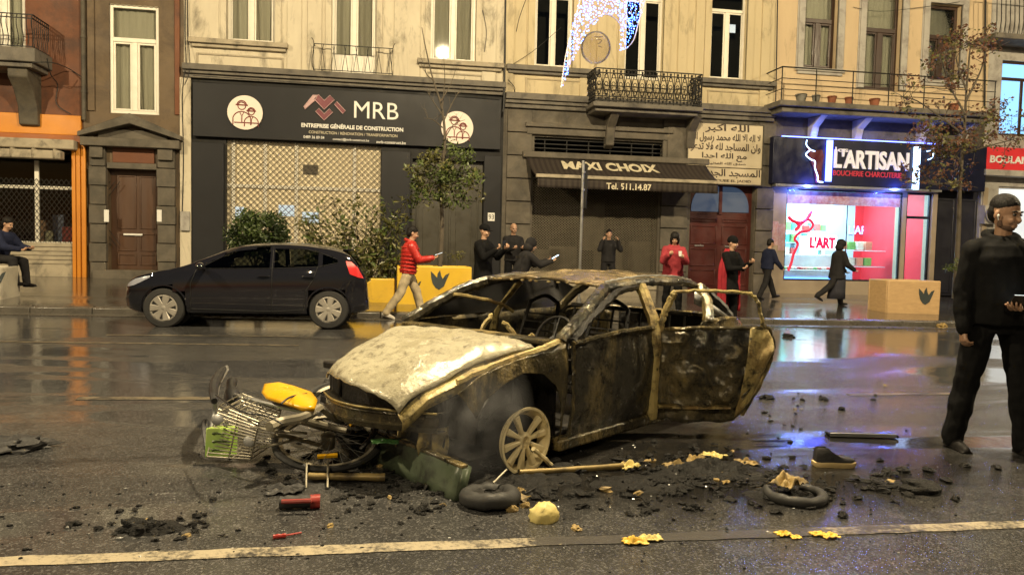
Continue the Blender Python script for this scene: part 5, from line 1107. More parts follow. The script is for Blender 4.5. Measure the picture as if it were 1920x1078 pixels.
# ------------------------------------------------------------ the burnt-out hatchback
def burnt(name, base, patch, ash, lo=.48, hi=.60, rough=.42, s=2.2, dark=(.012,.011,.010)):
    m, nt, b = newmat(name); v = coords(nt); vz = coords(nt, (1.2, 1.2, .5))
    f1 = ramp(nt, noise_tex(nt, vz, s, 9, .72, .5), [(lo, 0), (hi, 1)]); f2 = ramp(nt, noise_tex(nt, v, s*5, 8, .75), [(.5, 0), (.66, 1)]); f3 = ramp(nt, noise_tex(nt, v, s*2.1+1, 10, .8, .3), [(.60, 0), (.70, 1)])
    c = mixc(nt, f1, base, patch); c = mixc(nt, f2, c, dark); c = mixc(nt, f3, c, ash); nt.links.new(c, b.inputs['Base Color'])
    r = mixc(nt, f1, (rough-.14,)*3, (rough+.2,)*3); nt.links.new(r, b.inputs['Roughness']); b.inputs['Specular IOR Level'].default_value = .5; b.inputs['Metallic'].default_value = .15
    n1 = bumpn(nt, noise_tex(nt, v, 5, 6, .6), .35, .05); nt.links.new(bumpn(nt, noise_tex(nt, v, 40, 5, .65), .3, .010, n1), b.inputs['Normal']); return m
M['b_side'] = burnt('charred_panel', (.055,.047,.028), (.28,.21,.08), (.42,.36,.22), .47, .62, .26)
M['b_door'] = burnt('sooty_door_panel', (.046,.043,.035), (.19,.15,.07), (.36,.33,.24), .48, .68, .22)
M['b_ochre'] = burnt('scorched_ochre_metal', (.44,.35,.14), (.20,.13,.045), (.45,.37,.2), .45, .6, .5)
M['b_dark'] = burnt('charred_metal', (.014,.013,.012), (.05,.038,.02), (.10,.08,.05), .58, .72, .55)
M['b_hood'] = burnt('ash_covered_bonnet', (.44,.41,.30), (.28,.25,.165), (.58,.56,.50), .46, .60, .27, 2.6, (.15,.13,.09))
M['b_roof'] = burnt('scorched_roof', (.11,.085,.05), (.30,.22,.10), (.40,.37,.3), .46, .62, .18)
M['b_rim'] = pm('scorched_alloy', (.70,.60,.36), (.54,.45,.25), 9, .45, .1, .2, dirt=(.08,.06,.03), dscale=7, dlo=.55, dhi=.7)
BH = R_(218); bO = Vector((1.36, 5.94, 0)); bO.z = zg(bO.x)
bc = thing('burnt_car', 'burnt out hatchback standing on bare rims with its rear door hanging open', 'car', bO, BH, local=True)
bM = Matrix.Translation(bO) @ Matrix.Rotation(BH, 4, 'Z'); bI = bM.inverted()
def bl(px, py, h): return bI @ gnd(px, py, h)
rb = random.Random(5)
def dent(x, y, z, a=.012, s=4.5): return a*mnoise.noise(Vector((x*s, y*s+7, z*s)))
def by(x, z):
    y = .865-.06*((z-.45)/.4)**2 if z < .8 else .845-(z-.8)*.72
    if x > 1.3: y -= .30*(x-1.3)**2
    if x < -1.4: y -= .28*(x+1.4)**2
    return y
def bpatch(bot, top, n, m, name, mat, sg=1, d=.014, solid=.006, parent=None, yo=0):
    mb = side_patch(bot, top, n, m, lambda x, z: by(x, z)+yo+dent(x, sg, z, d)+dent(x, sg+3, z, d*.5, 12), sg); return mb.build(name, mat, parent or bc, solid=solid)
def bt(pts, r, name, mat, k=5, n=7, parent=None, wob=.006):
    P = smoothpath(pts, k); P = [p+Vector((rb.uniform(-wob, wob), rb.uniform(-wob, wob), rb.uniform(-wob, wob))) for p in P]; mb = MB(); mb.tube(P, r, n); return mb.build(name, mat, parent or bc)
ARCH = [(1.66,.40),(1.60,.50),(1.47,.58),(1.28,.63),(1.08,.60),(.95,.50),(.905,.34),(.90,.13)]
for sg in (1, -1):
    bpatch(ARCH if sg > 0 else [(1.30,.585),(1.2,.59)]+ARCH[4:], ([(1.78,.56),(1.62,.655),(1.48,.69),(1.3,.72),(1.12,.745),(.98,.765),(.88,.785),(.825,.79)] if sg > 0 else [(1.30,.60),(1.28,.61),(1.24,.62),(1.18,.64),(1.08,.66),(.98,.70),(.88,.75),(.825,.77)]), 34, 12, 'fender', M['b_side'], sg, .016)
    fd = bpatch([(.805,.125),(.5,.115),(-.225,.125)], [(.79,.79),(.3,.80),(-.225,.805)], 36, 22, 'front_door', M['b_door'], sg, .022)
    bt([(.80, sg*.86, .77), (.3, sg*.855, .81), (-.23, sg*.85, .815)], .017, 'door_sill', M['b_side'], 10, 6, fd)
    bt([(.79, sg*.85, .78), (.52, sg*.79, .91), (.20, sg*.72, 1.03), (-.02, sg*.665, 1.085), (-.3, sg*.635, 1.11)], .028, 'window_frame', M['b_dark'], 8, 7, fd)
    bt([(.86, sg*.80, .78), (.62, sg*.76, .90), (.34, sg*.69, 1.03), (.10, sg*.61, 1.105)], .048, 'a_pillar', M['b_door'], 8, 8)
    bt([(-.245, sg*.84, .12), (-.24, sg*.85, .45), (-.25, sg*.845, .8), (-.36, sg*.64, 1.115)], .047, 'b_pillar', M['b_ochre'], 8, 8)
    bt([(.10, sg*.615, 1.11), (-.35, sg*.63, 1.145), (-.9, sg*.62, 1.14), (-1.35, sg*.58, 1.09), (-1.7, sg*.55, .98)], .036, 'roof_rail', M['b_door'], 8, 8)
    mb = MB(); mb.beam((.9, sg*.80, .10), (-1.0, sg*.80, .10), .10, .085); mb.build('sill_panel', M['b_side'], bc, bevel=.02)
    bpatch([(-1.0,.13),(-1.02,.34),(-1.15,.52),(-1.35,.58),(-1.56,.52),(-1.70,.34),(-1.95,.22)], [(-.98,.80),(-1.06,.81),(-1.2,.82),(-1.4,.83),(-1.6,.82),(-1.8,.80),(-2.0,.72)], 30, 12, 'rear_quarter', M['b_side'], sg, .014)
    bt([(-1.16, sg*.82, .80), (-1.28, sg*.74, .95), (-1.38, sg*.61, 1.08)], .05, 'c_pillar', M['b_side'], 6, 8)
    bt([(-1.72, sg*.74, .80), (-1.66, sg*.66, .92), (-1.52, sg*.57, 1.05)], .05, 'd_pillar', M['b_dark'], 6, 8)
    mb = MB(); mb.box(.88, 1.72, sg*.5-.05, sg*.5+.05, .30, .52); mb.lathe([(.14, .3), (.15, .58), (.11, .64), (.05, .65)], 16, M=Matrix.Translation((1.2, sg*.5, 0))); mb.build('inner_wing', M['b_dark'], bc, bevel=.02)
bpatch([(-.27,.13),(-.9,.13)], [(-.27,.80),(-1.12,.815)], 20, 12, 'rear_door', M['b_door'], -1)
# rear left door, swung open on the centre pillar
ang = R_(47); hx, hy = -.27, .87; cd, sd_ = math.cos(ang), math.sin(ang)
def dl(d, z, o=0): return Vector((hx-d*cd+o*sd_, hy+d*sd_+o*cd, z))
def dsurf(bot, top, n, m, name, mat, off=0, dn=.02, parent=None, solid=.006):
    B, T = resample(bot, n), resample(top, n); mb = MB()
    mb.grid([[dl(b.x+(t.x-b.x)*j/m, b.y+(t.y-b.y)*j/m, off+.05*math.sin(math.pi*j/m)+dent(b.x*1.3, 2, j/m, dn, 5)+dent(b.x, 9, j/m, dn*.5, 13)) for b, t in zip(B, T)] for j in range(m+1)]); return mb.build(name, mat, parent or bc, solid=solid)
rd_ = dsurf([(0,.10),(.2,.085),(.5,.085),(.60,.10),(.68,.20)], [(0,.79),(.3,.80),(.6,.81),(.72,.82),(.78,.80)], 34, 24, 'rear_door', M['b_door'], 0, .06); rd_['label'] = 'charred rear door hanging wide open'
dsurf([(.60,.12),(.70,.24),(.80,.44),(.86,.60)], [(.70,.82),(.76,.84),(.83,.82),(.875,.74)], 14, 16, 'door_edge', M['b_ochre'], .012, .02, rd_)
dsurf([(0,.19),(.3,.185),(.55,.2)], [(0,.225),(.3,.225),(.55,.225)], 20, 3, 'door_crease', M['b_ochre'], .02, .025, rd_)
def dt(pts, r, nm='window_frame', mat='b_ochre', k=6): return bt([dl(*p) for p in pts], r, nm, M[mat], k, 7, rd_)
dt([(.0,.78),(.03,.9),(.075,1.0),(.115,1.085)], .028); dt([(.10,1.085),(.3,1.10),(.55,1.10),(.70,1.085)], .013); dt([(.70,1.085),(.755,1.02),(.78,.93),(.80,.83)], .015); dt([(.0,.80),(.4,.815),(.8,.82)], .016, 'door_sill', 'b_side')
dt([(.79,.86),(.85,.80),(.885,.70),(.86,.56),(.79,.38),(.66,.14)], .017, 'door_rim', 'b_side')
for (d, z, r) in ((.755, .60, .022), (.69, .60, .014)): mb = MB(); q = dl(d, z, .055); mb.lathe([(r, 0), (r, .012)], 14, M=Matrix.Translation(q) @ Matrix.Rotation(R_(90), 4, 'X') @ Matrix.Rotation(-ang, 4, 'Y')); mb.build('lock_hole', M['seal'], rd_)
mb = MB(); mb.beam(dl(.02, .3, -.03), dl(.02, .74, -.03), .05, .05); mb.build('hinge_post', M['b_ochre'], rd_)
# roof, with its sagging sheet
P = []
for i in range(29):
    x = .08-1.62*i/28; row = []
    for j in range(25):
        u = -1+2*j/24; e = .60+.03*math.sin(i*.3)-.05*(i/28)**2
        row.append((x+.05*(1-u*u)*(1 if i < 3 else 0), u*e, 1.128+.085*(1-u*u)*min(1, (i+3)/9)-.05*(i/28)**3+dent(x, u, 0, .02, 3.2)+dent(x, u, 4, .008, 10)))
    P.append(row)
mb = MB(); mb.grid(P); mb.build('roof', M['b_roof'], bc, solid=.008)
bt([(.10, -.58, 1.12), (.15, 0, 1.165), (.10, .58, 1.12)], .013, 'roof_header', M['b_roof'], 10, 7)
for i in range(11): mb = MB(); y = -.5+i*.1; mb.ball((.14, y+rb.uniform(-.03, .03), 1.135), .012, .02, .01, 6, 4); mb.build('melted_drip', M['b_ochre'], bc)
# bonnet
c_fr, c_nr, c_nf, c_ff = bl(762, 604, .82), bl(1002, 636, .80), bl(748, 745, .53), bl(612, 684, .585)
P = []
for i in range(37):
    s = i/36; row = []
    for j in range(37):
        t = j/36; a = c_fr.lerp(c_nr, t); b = c_ff.lerp(c_nf, t); p = a.lerp(b, s)
        p.x += .10*math.sin(math.pi*t)*s*s; p.z += .075*math.sin(math.pi*min(1, s*1.05))*(.55+.45*math.sin(math.pi*t)) - .02*math.sin(math.pi*t)*(1-s) + .03*math.sin(math.pi*t)*s
        if t > .9: p.z -= .05*((t-.9)/.1)**1.5
        if t < .1: p.z -= .04*((.1-t)/.1)**1.5
        if s > .93: p.z -= .045*((s-.93)/.07)**1.3
        p.z += dent(p.x, p.y, 0, .026, 4)+dent(p.x, p.y, 3, .012, 13)+dent(p.x, p.y, 6, .005, 30)-.02*math.exp(-((t-.62)/.03)**2)*s*(1-s)*2; row.append(p)
    P.append(row)
mb = MB(); mb.grid(P); mb.build('bonnet', M['b_hood'], bc, solid=.012)
E1 = [P[i][36] for i in range(0, 37, 6)]; mb = MB(); mb.grid([[p+Vector((0, -.01, -.005)) for p in E1], [p+Vector((.0, .035, -.045)) for p in E1], [p+Vector((0, .03, -.10)) for p in E1]]); mb.build('bonnet_edge', M['b_ochre'], bc, solid=.006)
# scuttle, firewall, floor, engine bay
mb = MB(); mb.beam((.88, -.74, .775), (.88, .74, .775), .12, .04); mb.build('scuttle', M['b_side'], bc, bevel=.012)
mb = MB(); mb.box(.84, .87, -.76, .76, .12, .75); mb.build('firewall', M['b_dark'], bc)
mb = MB(); mb.grid([[(1.65-3.6*i/12, -.76+1.52*j/8, .13+.02*rb.random()) for j in range(9)] for i in range(13)]); mb.build('floor_pan', M['b_dark'], bc, solid=.02)
mb = MB(); mb.box(1.02, 1.40, -.36, .3, .2, .50); mb.box(1.1, 1.45, -.42, -.1, .3, .54); mb.tube([(1.35, -.2, .52), (1.5, .1, .5), (1.45, .35, .42)], .05, 8); mb.ball((1.1, .42, .42), .12, .13, .1, 10, 7); mb.build('engine', M['b_dark'], bc, bevel=.03)
mb = MB(); mb.box(1.66, 1.70, -.6, .58, .16, .50); mb.build('radiator', M['b_dark'], bc, bevel=.01)
mb = MB(); mb.beam((1.68, -.66, .545), (1.68, .66, .525), .07, .05); mb.build('radiator_crossmember', M['b_dark'], bc, bevel=.01)
e0, e1, em_ = bl(596, 752, .36), bl(822, 794, .36), bl(690, 775, .37)
P = smoothpath([e0+Vector((-.06, 0, 0)), e0.lerp(em_, .5)+Vector((.05, 0, 0)), em_+Vector((.07, 0, 0)), em_.lerp(e1, .55)+Vector((.05, 0, 0)), e1], 5)
mb = MB(); mb.grid([[p+Vector((dx, 0, dz)) for p in P] for dx, dz in ((-.06,.055), (0,.06), (.012,.035), (-.004,.03), (-.004,-.02), (.012,-.03), (0,-.06), (-.06,-.055))]); mb.build('bumper_beam', M['b_side'], bc, solid=.005)
mb = MB(); mb.grid([[p+Vector((.016, 0, .052+.012*k)) for p in P] for k in (0, 1)]); mb.build('beam_lip', M['b_ochre'], bc, solid=.006)
for i in range(9):
    p = P[2].lerp(P[-1], rb.random())+Vector((-.1-.25*rb.random(), 0, -.08-.18*rb.random())); mb = MB(); mb.tube(smoothpath([p, p+Vector((rb.uniform(-.1, .1), rb.uniform(-.2, .2), rb.uniform(-.1, .08))), p+Vector((rb.uniform(-.1, .1), rb.uniform(-.3, .3), -.14))], 4), rb.uniform(.008, .022), 6); mb.build('burnt_hose', M['b_dark'], bc)
for (px, py, h, s) in ((800, 790, .34, .09), (828, 800, .30, .08), (760, 800, .25, .07)):
    p = bl(px, py, h); mb = MB(); mb.grid([[p+Vector((s*(i-2)*.4+.03*rb.random(), .03*rb.random(), -s*j*.7)) for i in range(5)] for j in range(4)]); mb.build('torn_bracket', M['b_ochre'], bc, solid=.006)
# wheels on bare rims
def bare_wheel(c, sg, steer=0, missing=()):
    Mx = Matrix.Translation(c) @ Matrix.Rotation(steer, 4, 'Z') @ Matrix.Rotation(R_(-90*sg), 4, 'X'); R = .205
    mb = MB(); mb.lathe([(R-.045, .03), (R-.02, .035), (R-.035, .05), (R+.004, .075), (R+.006, .09), (R-.01, .09), (R-.022, .07), (R-.05, .03)], 44, M=Mx, cap=False); w_ = mb.build('wheel', M['b_rim'], bc)
    mb = MB(); mb.lathe([(R-.03, -.10), (R-.005, -.105), (R, -.095), (R-.03, -.06), (R-.035, .029), (R-.055, .028), (R-.05, -.09)], 44, M=Mx, cap=False); mb.build('rim_barrel', M['b_dark'], w_)
    for i in range(10):
        if i in missing: continue
        a = i*2*math.pi/10+.15; Rz = Matrix.Rotation(a, 4, 'Z'); mb = MB()
        mb.add([(.035,-.012,.05),(.18,-.026,.055),(.18,.026,.055),(.035,.012,.05),(.035,-.009,.078),(.18,-.021,.083),(.18,.021,.083),(.035,.009,.078)], [(0,3,2,1),(4,5,6,7),(0,1,5,4),(1,2,6,5),(2,3,7,6),(3,0,4,7)], 0, Mx @ Rz); mb.build('spoke', M['b_rim'], w_, bevel=.006)
    mb = MB(); mb.lathe([(.052, .03), (.052, .075), (.03, .082), (.026, .06)], 20, M=Mx); mb.build('hub', M['b_rim'], w_)
    mb = MB(); mb.lathe([(R-.052, -.02), (R-.052, .0)], 30, M=Mx); mb.build('gap_shade_disc', M['seal'], w_); mb = MB(); mb.lathe([(.10, .002), (.10, .012), (.06, .015), (.06, .04)], 24, M=Mx); mb.box(.02, .11, -.06, .06, -.05, .03, M=Mx); mb.build('brake_disc', M['seal'], w_); return w_  # black disc added behind the spokes to darken the gaps
bare_wheel((1.25, .78, .205), 1, R_(-4), (7,)); bare_wheel((1.25, -.76, .205), -1); bare_wheel((-1.36, .76, .205), 1); bare_wheel((-1.36, -.76, .205), -1)
for sg in (1, -1): mb = MB(); mb.grid([[(1.28+.36*math.cos(R_(a)), sg*y, .24+.37*math.sin(R_(a))) for a in range(0, 181, 12)] for y in (.40, .62, .80)]); mb.build('wheel_arch', M['b_dark'], bc)
# inside: dashboard bar, steering wheel, seat frames
mb = MB(); mb.tube([(.62, -.7, .68), (.62, .7, .68)], .035, 8); mb.box(.55, .8, -.68, .68, .52, .62); mb.build('dashboard_bar', M['b_dark'], bc)
mb = MB(); Mx = Matrix.Translation((.38, .36, .73)) @ Matrix.Rotation(R_(65), 4, 'Y'); mb.tube([Mx @ Vector((.17*math.cos(a*.314), .17*math.sin(a*.314), 0)) for a in range(20)], .012, 6, closed=True); mb.tube([(.38, .36, .73), (.62, .36, .64)], .02, 6); mb.tube([Mx @ Vector((-.17, 0, 0)), Mx @ Vector((.17, 0, 0))], .01, 6); mb.build('steering_wheel', M['b_dark'], bc)
for (x, y) in ((-.05, .36), (-.05, -.36)):
    mb = MB()
    for s in (-.2, .2): mb.tube(smoothpath([(x+.35, y+s, .30), (x-.1, y+s, .32), (x-.2, y+s, .55), (x-.32, y+s*.8, .92)], 4), .018, 6)
    mb.tube(smoothpath([(x-.32, y-.16, .92), (x-.34, y, .98), (x-.32, y+.16, .92)], 4), .018, 6)
    for k in range(7): mb.tube([(x+.3-.07*k, y-.2, .31), (x+.3-.07*k, y+.2, .31)], .007, 5); mb.tube([(x-.14-.024*k, y-.2, .4+.07*k), (x-.14-.024*k, y+.2, .4+.07*k)], .007, 5)
    mb.build('seat_frame', M['b_dark'], bc)
mb = MB()
for k in range(9): mb.tube([(-1.0-.015*k, -.6+.15*k, .35), (-1.15, -.6+.15*k, .85)], .012, 5)
for z in (.36, .6, .85): mb.tube([(-1.0-.3*(z-.36), -.64, z), (-1.0-.3*(z-.36), .64, z)], .02, 6)
mb.build('rear_seat_frame', M['b_dark'], bc)
for pts in ([(.55, -.3, .62), (.5, -.25, .78), (.44, -.22, .86)], [(.5, .05, .62), (.45, .02, .74), (.5, -.06, .82)], [(.2, -.1, .3), (.3, -.05, .6), (.25, .05, .72)]): bt(pts, .02, 'burnt_lever', M['b_ochre'], 5, 6)
bt([(.45, -.66, 1.0), (.1, -.5, .93), (-.1, -.48, .84)], .016, 'fallen_trim', M['b_ochre'], 5, 6)
mb = MB(); mb.box(-2.03, -1.98, -.66, .66, .2, .76); mb.build('rear_panel', M['b_dark'], bc, bevel=.03)
bt([(-1.72, .72, .8), (-1.95, .4, .78), (-1.97, 0, .78), (-1.95, -.4, .78), (-1.72, -.72, .8)], .03, 'tailgate_sill', M['b_side'], 5, 6)
mb = MB(); mb.grid([[Vector((-1.20, .66, 1.05)).lerp(Vector((-1.62, .78, .82)), s)+Vector((0, 0, -.11*k*(1-s*.6))) for s in (0, .33, .66, 1)] for k in (0, 1)]); mb.build('bent_trim', M['steel'], bc, solid=.008)

for pts in ([(.79, .86, .76), (.80, .875, .5), (.805, .86, .15)], [(-.235, .86, .78), (-.235, .88, .5), (-.23, .865, .15)]): bt(pts, .011, 'door_edge_fold', M['b_side'], 10, 6, None, .008)
for sg in (1,): bt([(.82, .80, .80), (1.1, .82, .755), (1.4, .78, .70), (1.7, .70, .60)], .022, 'wing_edge', M['b_ochre'], 8, 6, None, .004)
bt([(.08, .60, 1.155), (-.35, .61, 1.19), (-.9, .60, 1.185), (-1.3, .57, 1.14)], .008, 'rain_gutter', M['steel'], 10, 6, None, .004)

M['cabin_dim_glass'] = glass('dim_pane_glass', (.30,.28,.25), .15, 1.4)  # dark tinted panes added to the far windows to darken the cabin
for bot, top in (([(.74,.80),(-.20,.815)], [(.66,.86),(.20,1.02),(-.02,1.08),(-.27,1.10)]), ([(-.30,.815),(-1.10,.82)], [(-.38,1.105),(-.9,1.10),(-1.2,1.02)])):
    side_patch(bot, top, 14, 6, lambda x, z: by(x, z)-.02, -1).build('added_dim_pane', M['cabin_dim_glass'], bc)
mb = MB(); mb.grid([[(-.15-.28*i, -.5+.25*j, 1.115+.03*(1-((j-2)/2)**2)+dent(i, j, 0, .03, 1)-.02*(i == 4)) for j in range(5)] for i in range(5)]); mb.build('added_headliner', M['b_dark'], bc, solid=.006)  # dark headliner sheet added to darken the cabin
# ------------------------------------------------------------ hire bicycle lying in front of the burnt car
bk = thing('bicycle', 'grey and yellow bicycle with wire basket lying on its side before the burnt car', 'bicycle', gnd(560, 830))
M['bike_grey'] = pm('grey_bike_paint', (.30,.27,.2), (.22,.2,.15), 6, .35, .3, .05, dirt=(.05,.045,.04), dscale=6, dlo=.55, dhi=.7); M['bike_yellow'] = pm('yellow_skirt_guard', (.72,.40,.01), (.64,.34,.01), 3, .35, bump=.05, dirt=(.2,.12,.03), dscale=4, dlo=.62, dhi=.78)
M['green_ad'] = pm('bright_green_panel', (.22,.46,.05), (.42,.52,.12), 3, .4, bump=.04); M['bike_black'] = pm('black_plastic', (.015,.015,.016), None, 5, .45, bump=.15)
G = lambda px, py, h=0: gnd(px, py, h)
def bmb(name, mat, *tubes, parent=None, n=8):
    mb = MB()
    for pts, r in tubes: mb.tube(smoothpath(pts, 5) if len(pts) > 2 else pts, r, n)
    return mb.build(name, mat, parent or bk)
def bwheel(c, nrm, R):
    q = nrm.to_track_quat('Z', 'Y').to_matrix().to_4x4(); Mx = Matrix.Translation(c) @ q; C = lambda r, z=0, n=40: [Mx @ Vector((r*math.cos(2*math.pi*i/n), r*math.sin(2*math.pi*i/n), z)) for i in range(n)]
    mb = MB(); mb.tube(C(R), .022, 8, closed=True); w_ = mb.build('wheel', M['rubber'], bk)
    mb = MB(); mb.lathe([(R-.022, -.012), (R-.045, -.008), (R-.045, .008), (R-.022, .012), (R-.022, -.012)], 44, M=Mx, cap=False); mb.build('rim', M['bike_grey'], w_)
    mb = MB(); mb.lathe([(.03, -.05), (.045, -.045), (.045, .045), (.03, .05)], 16, M=Mx); mb.build('hub', M['bike_grey'], w_); mb = MB()
    for i in range(28): a = i*2*math.pi/28; mb.tube([Mx @ Vector((.04*math.cos(a+.9), .04*math.sin(a+.9), .04*(-1)**i)), Mx @ Vector(((R-.04)*math.cos(a), (R-.04)*math.sin(a), 0))], .0016, 4)
    mb.build('spokes', M['steel'], w_); mb = MB(); mb.box(-.06, .06, -.012, .012, -.005, .012, M=Mx @ Matrix.Translation((-.02, -R*.55, 0))); mb.build('reflector', M['bike_yellow'], w_); return w_
fc = G(615, 826, .13); bwheel(fc, Vector((.05, -.30, 1)).normalized(), .325)
rc = G(640, 790, .20); bwheel(rc+Vector((.05, .28, .02)), Vector((.25, -.45, 1)).normalized(), .30)
hd_ = G(512, 795, .32)
bmb('fork', M['bike_grey'], ([hd_, G(555, 790, .30), fc+Vector((-.02, .01, .07))], .014), ([hd_+Vector((0, -.04, -.06)), G(540, 818, .2), fc+Vector((-.02, -.02, -.03))], .014))
bmb('frame', M['bike_grey'], ([G(505, 800, .33), G(530, 790, .34), G(570, 782, .36), G(600, 765, .38)], [.03]*16), ([G(575, 788, .34), G(620, 800, .28), G(650, 806, .26)], .02), ([G(600, 765, .38), G(640, 790, .25), rc+Vector((.05, .28, .06))], .016))
bmb('seat_post', M['steel'], ([G(440, 741, .34), G(520, 760, .36), G(600, 776, .37)], .016))
mb = MB(); a, b = G(438, 712, .34), G(434, 755, .30); mb.tube(smoothpath([a, a.lerp(b, .35)+Vector((-.015, 0, .01)), a.lerp(b, .7), b], 5), [.022, .03, .036, .04, .036, .032, .03, .034, .042, .05, .055, .052, .048, .042, .036, .025], 10); mb.build('saddle', M['bike_black'], bk)
mb = MB(); gp = [(492,738),(496,722),(520,719),(556,728),(584,738),(594,752),(590,768),(566,768),(530,757),(500,748)]
F0 = [G(x, y, .40) for x, y in gp]; cc = sum(F0, Vector())/len(F0); R0 = [[cc.lerp(p, k)+Vector((0, -.05*(1-k*k), .055*(1-k*k))) for p in F0] for k in (.05, .35, .65, .88, 1.0)]; mb.rings(R0, False); yg = mb.build('skirt_guard', M['bike_yellow'], bk, solid=.02)
bmb('guard_groove', M['bike_black'], ([G(527, 757, .43), G(545, 744, .45), G(575, 738, .44)], .006), parent=yg)
bmb('handlebar', M['steel'], ([G(425, 688, .40), G(412, 712, .42), G(404, 745, .38), G(402, 770, .30), G(395, 815, .16)], .015))
for P, rr_ in (([G(421, 690, .42), G(410, 705, .43), G(401, 725, .42), G(402, 752, .38)], [.014, .02, .026, .03, .032, .034, .036, .036, .036, .034, .032, .03, .028, .026, .024, .02]), ([G(386, 790, .20), G(388, 815, .14), G(392, 850, .05)], [.02, .024, .028, .028, .028, .028, .026, .026, .024, .022, .02])):
    mb = MB(); mb.tube(smoothpath(P, 5), rr_, 9); mb.build('grip', M['bike_black'], bk)
bmb('brake_lever', M['steel'], ([G(428, 692, .43), G(420, 705, .42), G(413, 718, .42)], .007))
# basket of parallel wires, tipped over
b00, b10, b01, b11 = G(412, 760, .34), G(486, 790, .30), G(388, 855, .06), G(470, 860, .04); dp_ = Vector((.10, .22, .03)); bs = MB()
for side in (Vector((0, 0, 0)), dp_):
    for i in range(15): t = i/14; bs.tube([b00.lerp(b01, t)+side, b10.lerp(b11, t)+side], .0042, 5)
    for s in (0, .5, 1): bs.tube([b00.lerp(b10, s)+side, b01.lerp(b11, s)+side], .005, 5)
for (p, q) in ((b00, b10), (b01, b11), (b00, b01)):
    for i in range(8): z = p.lerp(q, i/7); bs.tube([z, z+dp_], .004, 5)
bk_ = bs.build('basket', M['bike_grey'], bk)
for px, py, h in ((409, 786, .27), (468, 826, .16)): q = G(px, py, h)+Vector((0, -.01, 0)); mb = MB(); mb.lathe([(.034, 0), (.034, .016), (.026, .018)], 18, M=Matrix.Translation(q) @ Matrix.Rotation(R_(75), 4, 'X')); mb.build('basket_clip', M['steel'], bk_)
u0, u1, u2, u3 = G(391, 803, .20), G(436, 803, .20), G(434, 857, .03), G(389, 857, .03); e = Vector((.0, -.075, .02)); e2 = Vector((.03, .03, .01)); mb = MB(); mb.add([u0+e, u1+e, u2+e, u3+e, u0+e2, u1+e2, u2+e2, u3+e2], [(0,3,2,1),(4,5,6,7),(0,1,5,4),(1,2,6,5),(2,3,7,6),(3,0,4,7)]); ad = mb.build('advert_panel', M['green_ad'], bk, bevel=.006)
for t, wq in ((.2, .5), (.47, .8), (.76, .45)): p = u0.lerp(u3, t)+e+Vector((.04, -.006, 0)); mb = MB(); mb.tube(smoothpath([p, p+Vector((.05*wq, -.002, .008)), p+Vector((.14*wq, -.002, -.004))], 3), [.004, .009, .008, .007, .006, .004, .003], 6); mb.build('advert_mark', M['leafA'], ad)
for px in (575, 615): bmb('mudguard_stay', M['bike_grey'], ([G(px, 862, .10), G(px-1, 915, 0)], .006))
bmb('carrier_tube', M['bike_grey'], ([G(490, 838, .12), G(520, 832, .16), G(560, 822, .18)], .009), ([G(470, 800, .28), G(520, 808, .28), G(575, 812, .24)], .009))
bmb('cable', M['bike_black'], ([G(405, 740, .44), G(450, 770, .46), G(500, 780, .42), G(530, 795, .38)], .005))
# ------------------------------------------------------------ people
def remesh(mb, vox, name, mat, parent, it=3, fold=0, fs=9, loc=None):
    t = mb.build('tmp', mat, None, smooth=False, recalc=True); md = t.modifiers.new('r', 'REMESH'); md.mode = 'VOXEL'; md.voxel_size = vox
    if it: s = t.modifiers.new('s', 'SMOOTH'); s.factor = .5; s.iterations = it
    bpy.context.view_layer.update(); dg = bpy.context.evaluated_depsgraph_get(); me = bpy.data.meshes.new_from_object(t.evaluated_get(dg)); old = t.data; bpy.data.objects.remove(t); bpy.data.meshes.remove(old)
    if fold:
        nr = [v.normal.copy() for v in me.vertices]
        for v, n_ in zip(me.vertices, nr): p = v.co; v.co = p + n_*fold*(mnoise.noise(Vector((p.x*fs*.8, p.y*fs*.8, p.z*fs*.9+p.x*3)))+.5*mnoise.noise(Vector((p.x*fs*2.1, p.y*fs*2.1, p.z*fs*1.7+9))))
    me.name = name; me.materials.clear(); me.materials.append(mat); me.polygons.foreach_set('use_smooth', [True]*len(me.polygons))
    o = bpy.data.objects.new(name, me); COL.objects.link(o); o.parent = parent; o['_local'] = 1; return o
def capsule(mb, a, b, ra, rb_, n=12):
    a, b = Vector(a), Vector(b); d = b-a; L = d.length; d = d/L if L > 1e-6 else Vector((0, 0, 1)); P = []; r = []
    for k in range(4): th = math.pi/2*(1-k/4); P.append(a-d*ra*math.sin(th)); r.append(max(ra*math.cos(th), .001))
    P.append(a); r.append(ra); P.append(b); r.append(rb_)
    for k in range(1, 5): th = math.pi/2*k/4; P.append(b+d*rb_*math.sin(th)); r.append(max(rb_*math.cos(th), .001))
    mb.tube(P, r, n)
def ell_loft(mb, secs, n=20):              # sections (centre, forward vector, radius forward, radius sideways)
    rs = []
    for c, f, rx, ry in secs: rs.append([Vector(c)+f*rx*math.cos(2*math.pi*k/n)+Vector((0, 1, 0))*ry*math.sin(2*math.pi*k/n) for k in range(n)])
    mb.rings(rs, True)
SKIN = pm('skin', (.42,.25,.16), (.38,.22,.14), 12, .5, bump=.05); SKIN2 = pm('tan_skin', (.34,.20,.125), (.30,.17,.105), 12, .5, bump=.05)
HAIR = pm('black_hair', (.006,.005,.0045), (.010,.008,.007), 60, .55, bump=.5, spec=.2)
def cloth(name, c, rough=.85, bump=.15): return pm(name, c, tuple(x*.7 for x in c), 7, rough, bump=bump, bscale=45, spec=.12)
